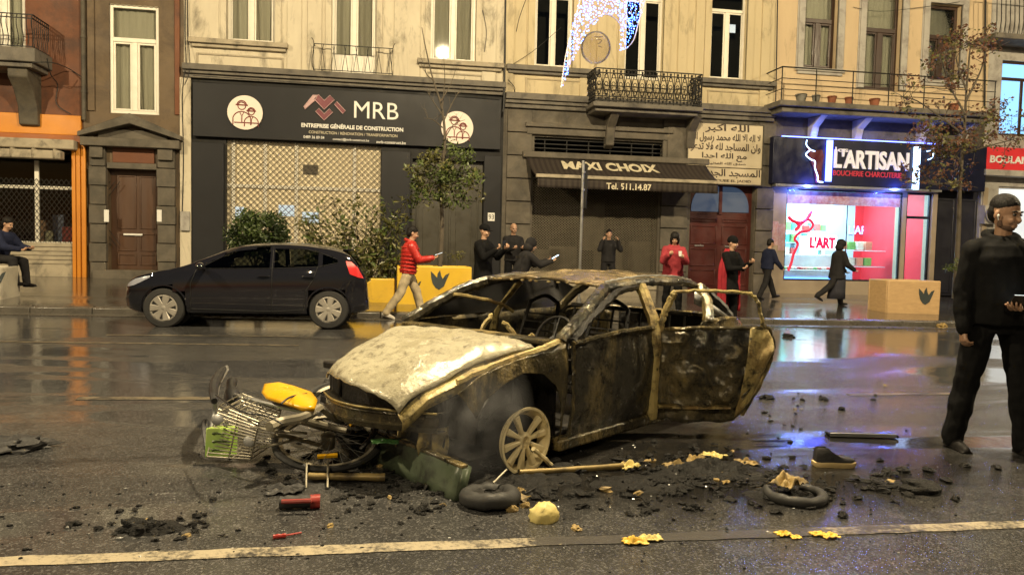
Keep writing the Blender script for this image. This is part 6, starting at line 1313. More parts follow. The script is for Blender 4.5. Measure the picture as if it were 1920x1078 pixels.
C_ = dict(black=cloth('black_cloth', (.006,.006,.0065)), charcoal=cloth('charcoal_cloth', (.022,.021,.022)), navy=cloth('navy_cloth', (.016,.02,.045)), red=pm('glossy_red_nylon', (.42,.025,.018), (.36,.02,.015), 4, .35, bump=.1), cream=cloth('cream_cloth', (.46,.38,.25)), pinkc=cloth('pinkish_red_jacket', (.30,.04,.05)), pink=cloth('pinkish_red_cloth', (.50,.06,.07)), flag=cloth('red_flag_cloth', (.30,.025,.035)), shoe=cloth('black_shoe', (.012,.011,.011), .5), white=cloth('white_shoe', (.5,.47,.42), .6), robe=cloth('dark_grey_robe', (.04,.04,.05)))
M['screen'] = em('phone_screen', (.75,.88,1), 1.6); M['screen_b'] = em('bright_phone_screen', (.45,.75,1), 5)
def hand(mb, w0, d, n, s, curl=25, side=1, k=1.0):
    d = d.normalized(); n = (n-d*n.dot(d)).normalized(); u = d.cross(n)*side; L = .095*s
    for i in (-1, 0, 1): capsule(mb, w0, w0+d*L+u*i*.026*s, .019*s, .0145*s, 8)
    for i, (off, ln) in enumerate(((.036, .072), (.012, .080), (-.012, .075), (-.034, .058))):
        p = w0+d*L*.92+u*off*s; c = 0; dd = d
        for j, fr in enumerate((.44, .32, .24)):
            c += R_(curl*(1+.15*j)*(1+.08*i)); dd = d*math.cos(c)+n*math.sin(c); q = p+dd*ln*s*fr; capsule(mb, p, q, (.0092-.0009*j)*s*k, (.0086-.0009*j)*s*k, 7); p = q
    p = w0+d*.025*s+u*.03*s; a = (d*.75+u*.65+n*.25).normalized(); q = p+a*.045*s; capsule(mb, p, q, .0125*s, .0105*s*k, 8); capsule(mb, q, q+(d*.9+n*.45).normalized()*.034*s, .0105*s*k, .009*s*k, 8)
    return w0+d*.09*s+n*.03*s
def person(label, loc, rz, H, lean=0, legs=((8,4,4),(-8,6,4)), arms=((10,8,15,0),(10,8,15,0)), head=(0,0), top='black', bottom='black', shoe='shoe', hair='short', bulk=.02, coat=0, vox=.014, skin=SKIN, fold=.006, hood=False, cuff=False, curl=30, belly=0):
    s = H/1.75; t = thing('person', label, 'person', loc, rz, local=True); ln = R_(lean); up = Vector((math.sin(ln), 0, math.cos(ln))); fw_ = Vector((math.cos(ln), 0, -math.sin(ln)))
    J = {}; hp = []
    for i, sg in ((0, 1), (1, -1)):
        a, kb, ab = map(R_, legs[i]); h = Vector((0, sg*.092*s, 0)); th = Vector((math.sin(a), sg*math.sin(ab), -math.cos(a)*math.cos(ab))); sh = Vector((math.sin(a-kb), sg*math.sin(ab)*.6, -math.cos(a-kb)))
        k_ = h+th*.435*s; an = k_+sh.normalized()*.42*s; hp.append((h, k_, an, a-kb))
    low = min(q[2].z-(.09+.05*max(0, -math.sin(q[3])))*s for q in hp); Z = -low; o3 = Vector((0, 0, Z)); hp = [(h+o3, k_+o3, an+o3, a) for h, k_, an, a in hp]; pel = o3+Vector((0, 0, .02*s))
    ch = pel+up*.36*s; sho = pel+up*.50*s; nk = pel+up*.56*s
    hy_, hpch = R_(head[0]), R_(head[1]); hc = nk+up*.085*s+fw_*.02*s+Vector((0, 0, .055*s)); Rh = Matrix.Translation(hc) @ Matrix.Rotation(-ln*0+hy_, 4, 'Z') @ Matrix.Rotation(hpch+ln*.5, 4, 'Y') @ Matrix.Scale(s, 4)
    ar = []
    for i, sg in ((0, 1), (1, -1)):
        f, ab, el, inw = map(R_, arms[i]); S = sho+Vector((0, sg*.178*s, -.055*s)); f2 = f+ln*.4
        u = Vector((math.sin(f2)*math.cos(ab), sg*math.sin(ab), -math.cos(f2)*math.cos(ab))).normalized(); E = S+u*.285*s; g = f2+el; v = Vector((math.sin(g)*math.cos(inw), -sg*math.sin(inw)+sg*math.sin(ab)*.4, -math.cos(g)*math.cos(inw))).normalized(); W = E+v*.25*s; ar.append((S, E, W, v, sg))
    # one continuous body under the clothes
    mb = MB(); capsule(mb, pel, ch, .10*s, .11*s); capsule(mb, ch, sho, .10*s, .07*s); capsule(mb, sho, hc-Vector((0, 0, .03*s)), .056*s, .052*s)
    H3 = lambda c, rx, ry, rz_: mb.ball(c, rx, ry, rz_, 18, 12, M=Rh)
    H3((-.012, 0, .03), .098, .076, .092); H3((.02, 0, -.03), .078, .064, .085); H3((.045, 0, -.085), .042, .042, .03); H3((.082, 0, .028), .014, .045, .012); H3((.070, .033, -.03), .03, .022, .026); H3((.070, -.033, -.03), .03, .022, .026)
    capsule(mb, Rh @ Vector((.088, 0, .02)), Rh @ Vector((.112, 0, -.022)), .009*s, .014*s, 8); H3((.094, 0, -.06), .010, .024, .006); H3((.092, 0, -.073), .010, .021, .007)
    for sg in (1, -1): H3((-.005, sg*.078, -.01), .018, .009, .03)
    tips = []
    for (S, E, W, v, sg) in ar:
        capsule(mb, sho, S, .06*s, .05*s); capsule(mb, S, E, .046*s, .038*s); capsule(mb, E, W, .037*s, .026*s)
        n_ = Vector((0, -sg, 0)) if abs(v.z) > .75 else Vector((0, 0, 1)) if v.x > .2 else Vector((1, 0, 0)); tips.append(hand(mb, W, v, n_, s, curl, sg, 1.0 if vox < .01 else 1.15))
    for (h, k_, an, a) in hp: capsule(mb, pel, h, .09*s, .08*s); capsule(mb, h, k_, .075*s, .05*s); capsule(mb, k_, an, .05*s, .035*s)
    body = remesh(mb, vox*.62, 'body', skin, t, 2)
    for sg in (1, -1): mb = MB(); mb.ball((.086, sg*.030, .012), .010, .014, .008, 10, 8, M=Rh); mb.build('eye', M['seal'], t)
    mb = MB()
    for sg in (1, -1): mb.tube([Rh @ Vector((.090, sg*.016, .032)), Rh @ Vector((.092, sg*.034, .037)), Rh @ Vector((.080, sg*.052, .030))], .005*s, 6)
    if vox < .01: mb.build('eyebrows', HAIR, t)
    b_ = bulk*s; mb = MB()                     # upper garment
    fx = fw_; base = pel-up*(.02+coat)*s if not coat else None
    secs = [(pel-up*.06*s, fx, .125*s+b_, .175*s+b_), (pel+up*.10*s, fx, (.118+belly)*s+b_, .162*s+b_), (pel+up*.25*s, fx, (.125+belly*.5)*s+b_, .170*s+b_), (pel+up*.40*s, fx, .128*s+b_, .190*s+b_), (pel+up*.48*s, fx, .10*s+b_, .175*s+b_*.6), (pel+up*.545*s, fx, .068*s+b_*.3, .085*s)]
    if coat: secs = [(pel-Vector((0, 0, coat*s))+Vector((.02*s, 0, 0)), Vector((1, 0, 0)), .17*s+b_, .20*s+b_)]+secs
    ell_loft(mb, secs)
    for (S, E, W, v, sg) in ar: capsule(mb, sho+up*.0, S, .062*s, .066*s+b_*.4); capsule(mb, S, E, .064*s+b_*.5, .053*s+b_*.5); capsule(mb, E, W+v*.005, .053*s+b_*.5, .038*s+b_*.4)
    if hood: mb.tube([nk+Matrix.Rotation(a*.5236, 3, 'Z') @ Vector((.088*s, 0, 0))+Vector((-.02*s, 0, (-.015-.03*math.cos(a*.5236))*s)) for a in range(12)], .034*s, 8, closed=True)
    up_ = remesh(mb, vox, 'jacket', C_[top], t, 3, fold)
    if cuff:                                   # quilted bands of a padded jacket
        for k in range(7):
            z = .0+.07*k; mb = MB(); c = pel+up*z*s; mb.tube([c+fx*(.132*s+b_)*math.cos(q*.314)+Vector((0, 1, 0))*(.178*s+b_)*math.sin(q*.314) for q in range(20)], .012*s, 6, closed=True); mb.build('quilt_band', C_[top], up_)
    mb = MB(); w_ = .012*s+(.012 if bulk > .015 else .004)
    ell_loft(mb, [(pel-Vector((0, 0, .12*s)), Vector((1, 0, 0)), .115*s, .165*s), (pel, Vector((1, 0, 0)), .125*s, .17*s), (pel+up*.09*s, fx, .115*s, .155*s)])
    for (h, k_, an, a) in hp: capsule(mb, h, k_, .088*s+w_*.5, .062*s+w_); capsule(mb, k_, an+(an-k_)*.04, .062*s+w_, .048*s+w_)
    remesh(mb, vox, 'trousers', C_[bottom], t, 3, fold*1.4)
    for (h, k_, an, a) in hp:
        mb = MB(); ft = Matrix.Translation(an) @ Matrix.Rotation(-min(0, a)*.55 if a < 0 else -max(0, a)*.6, 4, 'Y'); zt_ = -.055*s
        capsule(mb, ft @ Vector((-.035*s, 0, zt_)), ft @ Vector((.10*s, 0, zt_-.005)), .042*s, .04*s); capsule(mb, ft @ Vector((.1*s, 0, zt_-.008*s)), ft @ Vector((.165*s, 0, zt_-.012*s)), .04*s, .03*s); capsule(mb, an, ft @ Vector((0, 0, zt_)), .045*s, .045*s); mb.box(-.07*s, .19*s, -.04*s, .04*s, -.092*s, -.07*s, M=ft)
        remesh(mb, vox*.8, 'shoe', C_[shoe], t, 2)
    mb = MB(); hm = HAIR
    if hair == 'short': mb.ball((-.022, 0, .045), .104, .083, .096, 18, 12, M=Rh); mb.ball((-.05, 0, -.01), .072, .079, .09, 16, 10, M=Rh)
    elif hair == 'flat': mb.ball((-.021, 0, .054), .098, .0785, .084, 20, 14, M=Rh); mb.ball((-.052, 0, .005), .060, .0765, .085, 16, 10, M=Rh)
    elif hair == 'long': mb.ball((-.02, 0, .045), .115, .098, .105, 18, 12, M=Rh); mb.ball((-.05, 0, -.07), .085, .10, .14, 16, 10, M=Rh); mb.ball((.035, .075, -.02), .045, .03, .09, 10, 8, M=Rh); mb.ball((.035, -.075, -.02), .045, .03, .09, 10, 8, M=Rh)
    elif hair == 'beanie': mb.ball((-.015, 0, .055), .112, .09, .10, 18, 12, M=Rh); mb.tube([Rh @ Vector((-.012+.104*math.cos(a*.4488), .083*math.sin(a*.4488), .035)) for a in range(14)], .014*s, 8, closed=True); hm = C_['black']
    elif hair == 'cap': mb.ball((-.015, 0, .055), .110, .088, .085, 18, 12, M=Rh); mb.ball((.10, 0, .042), .075, .06, .012, 14, 6, M=Rh); hm = C_['black']
    elif hair == 'hood': mb.ball((-.03, 0, .03), .125, .105, .125, 18, 12, M=Rh); mb.ball((-.05, 0, -.08), .11, .11, .11, 16, 10, M=Rh); hm = C_[top]
    elif hair == 'bald': mb.ball((-.055, 0, -.012), .062, .079, .06, 14, 9, M=Rh)
    remesh(mb, vox*.7, 'hood' if hair == 'hood' else 'cap' if hair in ('cap', 'beanie') else 'hair', hm, t, 2, .0015 if vox < .01 else 0, 90)
    return t, dict(tips=tips, hc=hc, nk=nk, pel=pel, sho=sho, up=up, s=s, Rh=Rh, arms=ar)
def heldphone(label, t, p, tilt, mat='screen', rz=0, size=(.075, .15)):   # a phone is a thing of its own
    W = Matrix.Translation(t.location) @ Matrix.Rotation(t.rotation_euler.z, 4, 'Z'); q = W @ Vector(p); o = thing('phone', label, 'phone', q, t.rotation_euler.z+rz, local=True)
    Mx = Matrix.Rotation(R_(tilt), 4, 'Y'); mb = MB(); mb.box(-.005, .004, -size[0]/2, size[0]/2, -size[1]/2, size[1]/2, M=Mx); mb.build('case', M['bike_black'], o, bevel=.004)
    mb = MB(); mb.box(-.0075, -.0055, -size[0]/2+.004, size[0]/2-.004, -size[1]/2+.004, size[1]/2-.004, M=Mx); mb.build('screen', M[mat], o); return o
def shawl(name, label, t, i, z0, mat, wide=.27, open_=.6, amp=.03, back=.16, cat='shawl'):
    s = i['s']; n = 34; P = []
    for r in range(15):
        u = r/14; row = []
        for k in range(n+1):
            a = R_(180+(k/n-.5)*2*(180-open_*90)); rx = (.10+(back-.10)*min(1, u*2.5))*s; ry = (.09+(wide-.09)*min(1, u*3.2)**.7)*s; w_ = 1+amp*4*u*math.sin(k*1.25)+amp*u*math.sin(k*2.7+r*.3)
            row.append((rx*w_*math.cos(a), ry*w_*math.sin(a), i['nk'].z+.02*s-(i['nk'].z-z0)*u**1.1-.05*s*min(1, u*3)*0))
        P.append(row)
    o = thing(name, label, cat, t.location, t.rotation_euler.z, local=True); mb = MB(); mb.grid(P); mb.build('drape', mat, o, solid=.008); return o
def onground(px, py): p = gnd(px, py); return p if p.y < KERB-.1 else pave(px, py)
def standing(px, Y): p = at(px, 500, Y); return Vector((p.x, Y, zp(p.x, Y) if Y > KERB else zg(p.x)))
# young man in black, right foreground
p = gnd(1856, 846); t, i = person('bearded young man in black hoodie and loose black trousers holding a phone', p, R_(-102), 1.85, 0, ((5,4,9),(-4,3,10)), ((4,6,62,46),(-2,10,12,0)), (24,15), 'black', 'black', 'shoe', 'flat', .040, 0, .009, SKIN2, .011, hood=True, curl=28, belly=.02)
heldphone('lit phone in the left hand of the young man in the black hoodie', t, i['tips'][0]+Vector((.04, -.01, .03)), 62, 'screen', R_(-20), (.08, .16))
Rh = i['Rh']; mb = MB(); mb.ball((.040, 0, -.080), .052, .053, .036, 16, 10, M=Rh); mb.ball((.022, .058, -.062), .022, .009, .03, 10, 8, M=Rh); mb.ball((.022, -.058, -.062), .022, .009, .03, 10, 8, M=Rh); remesh(mb, .006, 'beard', pm('short_dark_beard', (.07,.04,.028), (.13,.075,.05), 120, .8, bump=.4), t, 1)
mb = MB(); mb.ball((.018, -.088, -.012), .009, .007, .012, 8, 6, M=Rh); mb.tube([Rh @ Vector((.018, -.09, -.015)), Rh @ Vector((.026, -.086, -.04))], .004, 6); mb.build('earbud', M['white'], t)
s_ = i['s']; c = i['pel']+i['up']*.38*s_; mb = MB(); q = [(.0,.012),(.02,-.004),(.06,.018),(.02,.012)]; mb.add([(c.x+(.128*s_+.058), c.y+.075+a, c.z+b) for a, b in q]+[(c.x+(.128*s_+.040), c.y+.075+a, c.z+b) for a, b in q], [(0,1,2,3),(7,6,5,4),(0,1,5,4),(1,2,6,5),(2,3,7,6),(3,0,4,7)]); mb.build('chest_logo', M['white'], t, smooth=False)
# man in red padded jacket, walking
p = gnd(764, 598); t, i = person('man in red padded jacket and cream trousers walking past the yellow planters', p, R_(2), 1.75, 5, ((24,10,2),(-20,16,2)), ((20,6,70,15),(28,8,70,15)), (0,18), 'red', 'cream', 'white', 'short', .035, 0, .014, cuff=True, hood=True)
heldphone('lit phone held by the walker in the red jacket', t, (i['tips'][1]+Vector((.05, .02, .03))), 70)
# man in dark cap at the planter
p = gnd(906, 596); p.y = 14.0; p.x = at(906, 500, 14.0).x; p.z = zg(p.x); t, i = person('man in black cap and long dark coat raising a phone beside the yellow planter', p, R_(-40), 1.78, 0, ((4,2,4),(-4,4,4)), ((38,10,88,20),(34,10,92,20)), (0,12), 'black', 'charcoal', 'shoe', 'cap', .035, .3, .014)
heldphone('phone held up by the man in the black cap', t, (i['tips'][0]+i['tips'][1])/2+Vector((.02, 0, .03)), 15, 'bike_black')
p = standing(961, 17.4); t, i = person('bald man in black jacket standing in front of the stone pilaster', p, R_(-80), 1.76, 0, ((3,2,5),(3,2,5)), ((25,10,75,25),(25,10,75,25)), (0,15), 'charcoal', 'black', 'shoe', 'bald', .035)
p = standing(972, 14.05); t, i = person('stooping person in dark hooded coat behind the burnt car', p, R_(5), 1.60, 24, ((6,6,4),(-4,6,4)), ((40,8,60,10),(40,8,60,10)), (0,10), 'charcoal', 'black', 'shoe', 'hood', .04, .15)
heldphone('bright phone screen held by the stooping hooded person', t, (i['tips'][1]+Vector((.04, .05, .03))), 60, 'screen_b')
p = standing(1140, 19.2); t, i = person('person in dark jacket with both hands raised to the face before the mesh shutter', p, R_(-95), 1.72, 0, ((3,2,5),(3,2,5)), ((50,22,125,25),(50,22,125,25)), (0,5), 'charcoal', 'charcoal', 'shoe', 'short', .03)
# two people draped in red
p = standing(1262, 14.6); t, i = person('dark haired woman in pinkish red hooded jacket holding a cup', p, R_(-105), 1.66, 10, ((6,6,4),(0,6,4)), ((25,12,80,25),(30,12,85,25)), (-5,22), 'pinkc', 'black', 'shoe', 'long', .055, .12, fold=.014, hood=True)
q = Matrix.Translation(t.location) @ Matrix.Rotation(t.rotation_euler.z, 4, 'Z') @ (i['tips'][0]+Vector((.04, -.05, .04))); o = thing('cup', 'pale paper cup in the hands of the woman in the pinkish red jacket', 'cup', q, local=True); mb = MB(); mb.lathe([(.028, -.05), (.038, .05), (.034, .05), (.026, -.04)], 14); mb.build('cup_wall', M['white'], o)
p = standing(1368, 14.0); t, i = person('person in black beanie and long black coat before the red double door', p, R_(-62), 1.72, 3, ((4,3,4),(-4,5,4)), ((28,8,85,20),(22,8,70,20)), (15,12), 'black', 'black', 'shoe', 'beanie', .03, .35)
shawl('flag', 'red flag worn as a cape by the person in the black beanie', t, i, .25, C_['flag'], .27, .62, .045, .17, 'flag')
# passers-by at the butcher's
p = pave(1436, 561); person('passer-by in navy jacket walking past the beige pilaster', p, R_(5), 1.66, 6, ((26,6,2),(-14,14,2)), ((-12,8,20,5),(18,8,25,5)), (0,10), 'navy', 'charcoal', 'shoe', 'short', .045)
p = pave(1566, 573); t, i = person('hooded passer-by in dark coat striding past the lit butcher window', p, R_(-5), 1.68, 8, ((18,8,2),(-30,22,2)), ((10,8,35,10),(15,8,40,10)), (0,12), 'charcoal', 'charcoal', 'shoe', 'hood', .05, .22)
o = None; s_ = i['s']; mb = MB(); mb.grid([[Vector((.05+.17*math.cos(k*.4189)*(1+.3*u)-.04*u, .19*math.sin(k*.4189)*(1+.1*u), i['pel'].z-.1-.62*u))*1.0 for k in range(16)] for u in (0, .33, .66, 1)]); mb.build('robe_skirt', C_['robe'], t, solid=.008)
# seated at the left edge
pl_ = pave(20, 556); p = Vector((pl_.x-.42, pl_.y+.45, zp(pl_.x, pl_.y)+.16)); t, i = person('person in dark jacket sitting on the concrete planter at the left edge', p, R_(-15), 1.74, 18, ((82,78,8),(86,74,8)), ((30,10,50,25),(30,10,45,25)), (0,15), 'navy', 'charcoal', 'shoe', 'short', .045)
# ------------------------------------------------------------ wreckage and litter on the road
rz_ = random.Random(21)
M['soot'] = pm('wet_soot', (.007,.007,.007), (.014,.013,.012), 14, .5, bump=.8, bdist=.02, spec=.2); M['char_cloth'] = pm('charred_cloth', (.014,.014,.015), (.03,.028,.027), 9, .6, bump=.5); M['dull_green'] = pm('dull_green_casing', (.05,.068,.042), (.075,.095,.058), 3, .4, bump=.1, dirt=(.015,.015,.013), dscale=4, dlo=.5, dhi=.66)
M['ochre_metal'] = pm('scorched_pole', (.30,.22,.08), (.18,.13,.05), 7, .5, .3, .2, dirt=(.04,.03,.02), dscale=6); M['paper_y'] = pm('yellowish_paper', (.62,.52,.20), (.50,.40,.13), 8, .6, bump=.3); M['scrap'] = pm('scorched_scrap', (.32,.22,.07), (.16,.11,.04), 8, .6, bump=.4, dirt=(.03,.025,.02), dscale=9); M['peel'] = pm('orange_peel', (.72,.40,.02), (.62,.45,.10), 10, .5, bump=.3)
M['red_plastic'] = pm('red_plastic', (.38,.03,.02), (.2,.02,.015), 6, .35, bump=.1); M['sole'] = pm('pale_rubber_sole', (.48,.36,.17), (.38,.28,.13), 6, .6); M['tablet'] = pm('dark_glossy_board', (.02,.02,.03), None, 3, .12, bump=0)
def lump(name, label, cat, c, rx, ry, rz, mat, rough=.35, seed=0, rot=0, freq=2.2, group=None, n=26, m=14):
    t = thing(name, label, cat, c, rot, group, local=True); mb = MB(); rs = []
    for i in range(m+1):
        a = -math.pi/2+math.pi*i/m; ca = max(math.cos(a), .02); row = []
        for k in range(n):
            b = 2*math.pi*k/n; d = Vector((ca*math.cos(b), ca*math.sin(b), math.sin(a))); q = 1+rough*mnoise.noise(d*freq+Vector((seed*7.1, seed, 0)))+rough*.6*mnoise.noise(d*freq*2.7+Vector((seed, 3, 1))); row.append((d.x*rx*q, d.y*ry*q, max(d.z, -.35)*rz*q+rz*.3))
        rs.append(row)
    mb.rings(rs, True); mb.build(cat.replace(' ', '_')+'_body', mat, t, sharp=60); return t
def crumple(name, label, cat, c, w_, d_, h_, mat, seed=0, rot=0, group=None):
    t = thing(name, label, cat, c, rot, group, local=True); N = 18; mb = MB()
    def P(i, j):
        x, y = (i/N-.5), (j/N-.5); e = 1+.35*mnoise.noise(Vector((x*4+seed, y*4, seed))); z = abs(mnoise.noise(Vector((x*3.4+seed*3, y*3.4, 1))))*1.2+abs(mnoise.noise(Vector((x*7, y*7+seed, 5))))*.3
        return (x*w_*e, y*d_*e, h_*z*(1.1-2*max(abs(x), abs(y))*.7)+.006)
    mb.grid([[P(i, j) for i in range(N+1)] for j in range(N+1)]); mb.build('sheet', mat, t, solid=.004, sharp=50); return t
def bar(name, label, cat, a, b, r, mat, n=10, jag=0):
    t = thing(name, label, cat, a); mb = MB(); P = [Vector(a).lerp(Vector(b), k/10)+Vector((rz_.uniform(-jag, jag), rz_.uniform(-jag, jag), rz_.uniform(0, jag))) for k in range(11)]; mb.tube(P, [r*rz_.uniform(.88, 1.08) for _ in P], n); mb.build('shaft', mat, t); return t
lump('rag', 'wet black rag lying at the left edge of the road', 'rag', gnd(34, 842), .17, .13, .06, M['char_cloth'], .7, 2, .5)
# green casing leaning on the bumper wreck
a, b = gnd(682, 858), gnd(852, 940); t = thing('fallen_panel', 'long dark green casing fallen from the front of the burnt car', 'panel', a); d = (b-a); dn_ = Vector((-d.y, d.x, 0)).normalized()
u = Vector((0, 0, .17))+dn_*.05; mb = MB(); w2 = dn_*.06; N = 14; front = [[a+d*(k/N)+u*s+Vector((0, 0, .008*mnoise.noise(Vector((k*.6, s*3, 0)))))-dn_*.012*math.sin(k*.9)*s for k in range(N+1)] for s in (0, .25, .5, .75, 1)]
top = [[p+w2*s for p in front[-1]] for s in (0, .5, 1)]; back = [[p+w2 for p in row] for row in reversed(front)]; mb.grid(front+top[1:]+back[1:]); mb.build('casing', M['dull_green'], t, solid=.008, sharp=25)
mb = MB(); mb.beam(a+u+w2*.3+Vector((0, 0, .012)), b+u+w2*.3+Vector((0, 0, .012)), .045, .02); mb.build('top_strip', M['b_side'], t, bevel=.006)
for k, s in ((0, 1), (1, -1)): p = b if s < 0 else a; mb = MB(); mb.add([p+d.normalized()*.002*s, p+w2, p+w2+u, p+u], [(0, 1, 2, 3)]); mb.build('end_plate', M['dull_green'], t, solid=.012)
crumple('plastic_scrap', 'small green plastic scrap on top of the fallen casing', 'scrap', gnd(722, 830, .2)+Vector((0, 0, .0)), .16, .10, .03, pm('green_plastic', (.05,.14,.04), None, 4, .4), 4)
# tyre and poles
def tyre(label, c, R, r, tilt=0, cut=1.0, rot=0, group='small burnt tyres on the road'):
    t = thing('tyre', label, 'tyre', c, rot, group, local=True); n = 36; Mx = Matrix.Rotation(tilt, 4, 'X'); mb = MB(); P = [Mx @ Vector((R*math.cos(2*math.pi*cut*k/n), R*math.sin(2*math.pi*cut*k/n), r*.9+.012*mnoise.noise(Vector((k*.3, R*9, 0))))) for k in range(n if cut == 1 else n+1)]
    mb.tube(P, [r*(1+.16*mnoise.noise(Vector((k*.5, 2, R)))) for k in range(len(P))], 10, closed=cut == 1); mb.build('tread', M['rubber'], t)
    if cut == 1: mb = MB(); mb.lathe([(R*.62, r*.3), (R*.66, r*1.4), (R*.3, r*1.2), (.03, r*1.6), (.03, r*.4)], 24, M=Mx); mb.build('rim', M['b_dark'], t)
    return t
tyre('small black tyre lying flat beside the burnt front wheel', gnd(918, 944), .125, .045, R_(-6))
tyre('torn burnt tyre curled under a scorched scrap', gnd(1490, 934), .15, .03, 0, .72, 2.6)
bar('pole', 'scorched ochre pole lying along the road beside the burnt wheel', 'pole', gnd(975, 886, .03), gnd(1168, 874, .02), .019, M['ochre_metal'], jag=.003); bar('wooden_bar', 'short pale wooden bar lying below the bicycle wheel', 'bar', gnd(578, 893, .03), gnd(722, 895, .03), .022, M['ochre_metal'], jag=.003)
bar('rod', 'thin bent steel rod sticking up by the small black tyre', 'rod', gnd(925, 905, .10), gnd(950, 880, .14), .006, M['bike_grey'], 6); bar('rod', 'thin dark rod pointing from the burnt wheel to the road', 'rod', gnd(1030, 900, .01), gnd(985, 925, .01), .006, M['b_dark'], 6)
bar('broken_spoke', 'scorched alloy piece hanging below the burnt wheel', 'wheel piece', gnd(1000, 842, .16), gnd(1034, 872, .02), .016, M['b_rim'], 6, .004); lump('metal_scrap', 'rounded ochre lump under the burnt front wheel', 'scrap', gnd(968, 872), .05, .04, .04, M['b_rim'], .4, 9)
crumple('plant_scrap', 'crumpled greenish scrap at the far end of the scorched pole', 'scrap', gnd(1178, 878), .14, .1, .06, M['paper_y'], 6, .4)
lump('paper_ball', 'crumpled yellow paper ball lying on the wet road', 'paper ball', gnd(1020, 974), .078, .065, .07, M['paper_y'], .2, 3, .3, 3.5)
for k, (px, py, s) in enumerate(((975, 925, .03), (985, 950, .025), (960, 958, .03))): lump('scorched_lump', ('small ochre lump on the rim of the small black tyre', 'reddish brown lump between the tyre and the paper ball', 'scorched lump in front of the small black tyre')[k], 'lump', gnd(px, py), s, s*.7, s*.8, M['scrap'], .5, k+30)
crumple('cloth_scrap', 'crumpled black scrap above the red and black tube', 'cloth', gnd(533, 922), .19, .13, .06, M['char_cloth'], 8); t = bar('spray_can', 'scorched red and black tube lying on the road', 'tube', gnd(525, 942, .035), gnd(594, 939, .035), .034, M['char_cloth'], 12, .002)
mb = MB(); a_, b_ = gnd(582, 940, .035), gnd(600, 939, .035); mb.tube([a_, b_], .036, 12); mb.build('cap', M['red_plastic'], t); mb = MB(); a_, b_ = gnd(528, 940, .062), gnd(584, 938, .066); mb.tube([a_, b_], .012, 8); mb.build('label_strip', M['red_plastic'], t)
t = bar('screwdriver', 'small red handled tool lying near the white line', 'tool', gnd(512, 1006, .012), gnd(536, 1003, .012), .011, M['red_plastic'], 8); mb = MB(); mb.tube([gnd(536, 1003, .012), gnd(565, 998, .008)], .005, 6); mb.build('blade', M['red_plastic'], t)
for k, (px, py, s) in enumerate(((1470, 1003, .038), (1492, 1009, .026), (1532, 1003, .034), (1556, 1007, .042))): crumple('orange_peel', ('round orange peel at the left end of its row on the line', 'tiny browned peel on the line', 'thin yellow peel on the line', 'curled orange peel at the right end of its row')[k], 'peel', gnd(px, py), s*2, s*1.5, s*.7, M['peel'], k+2, group='orange peels on the white line')
for k, (px, py, s) in enumerate(((1190, 1018, .05), (1222, 1012, .045))): crumple('food_scrap', ('squashed yellow food scrap below the worn white line', 'crumbly pale food scrap beside the squashed yellow one')[k], 'food scrap', gnd(px, py), s*2.2, s*1.4, s*.8, (M['peel'], M['paper_y'])[k], k+12)
for k, (px, py, w_, h_) in enumerate(((1266, 868, .15, .06), (1305, 858, .17, .06), (1338, 850, .15, .07), (1400, 862, .14, .05))): crumple('cardboard_scrap', ('brown scorched scrap nearest the pole end', 'pale yellow crumpled scrap in the burnt heap', 'pale upright scrap on the burnt heap', 'bent brown scrap at the right of the burnt heap')[k], 'scrap', gnd(px, py+8), w_, w_*.7, h_, (M['scrap'], M['scrap'], M['paper_y'], M['scrap'])[k], k+20, k, group='scorched scraps on the burnt heap')
crumple('torn_scrap', 'ragged ochre scrap lying on the torn tyre', 'scrap', gnd(1478, 908, .07), .20, .14, .10, M['scrap'], 31, .5)
lump('rubber_lump', 'smooth black rubber lump near the foot of the standing man', 'lump', gnd(1725, 920), .13, .085, .055, M['soot'], .3, 6); lump('soot_trail', 'thin black burnt strip left of the rubber lump', 'strip', gnd(1660, 905), .22, .04, .012, M['soot'], .5, 7, -.35)
# a lost shoe
p = gnd(1563, 874); t = thing('lost_shoe', 'dark shoe with a pale sole lying alone on the road', 'shoe', p, R_(-10), local=True)
out = [(-.14,-.035),(-.11,-.048),(-.03,-.042),(.05,-.05),(.11,-.045),(.145,-.015),(.145,.015),(.11,.045),(.05,.048),(-.03,.038),(-.11,.042),(-.14,.03)]; mb = MB(); mb.rings([[(x*f, y*f, z) for x, y in out] for z, f in ((.0, .94), (.012, 1), (.032, 1), (.036, .96))], True); mb.build('sole', M['sole'], t)
mb = MB(); mb.rings([[(x*f-q, y*f, z+(.05 if x < -.02 else .0)*g+(-.012 if x > .06 else 0)*g) for x, y in out] for z, f, q, g in ((.036, .93, 0, 0), (.055, .93, .0, .3), (.072, .82, .012, .8), (.08, .6, .035, 1), (.07, .5, .045, 1))], True); mb.build('upper', M['char_cloth'], t)
p = gnd(1615, 818); t = thing('broken_board', 'dark glossy flat board lying on the road', 'board', p, R_(-11), local=True); mb = MB(); mb.box(-.27, .27, -.055, .055, .004, .03); mb.build('plate', M['tablet'], t, bevel=.008); mb = MB(); mb.box(-.27, .24, -.07, -.057, .01, .04); mb.build('edge_strip', M['steel'], t, bevel=.003)
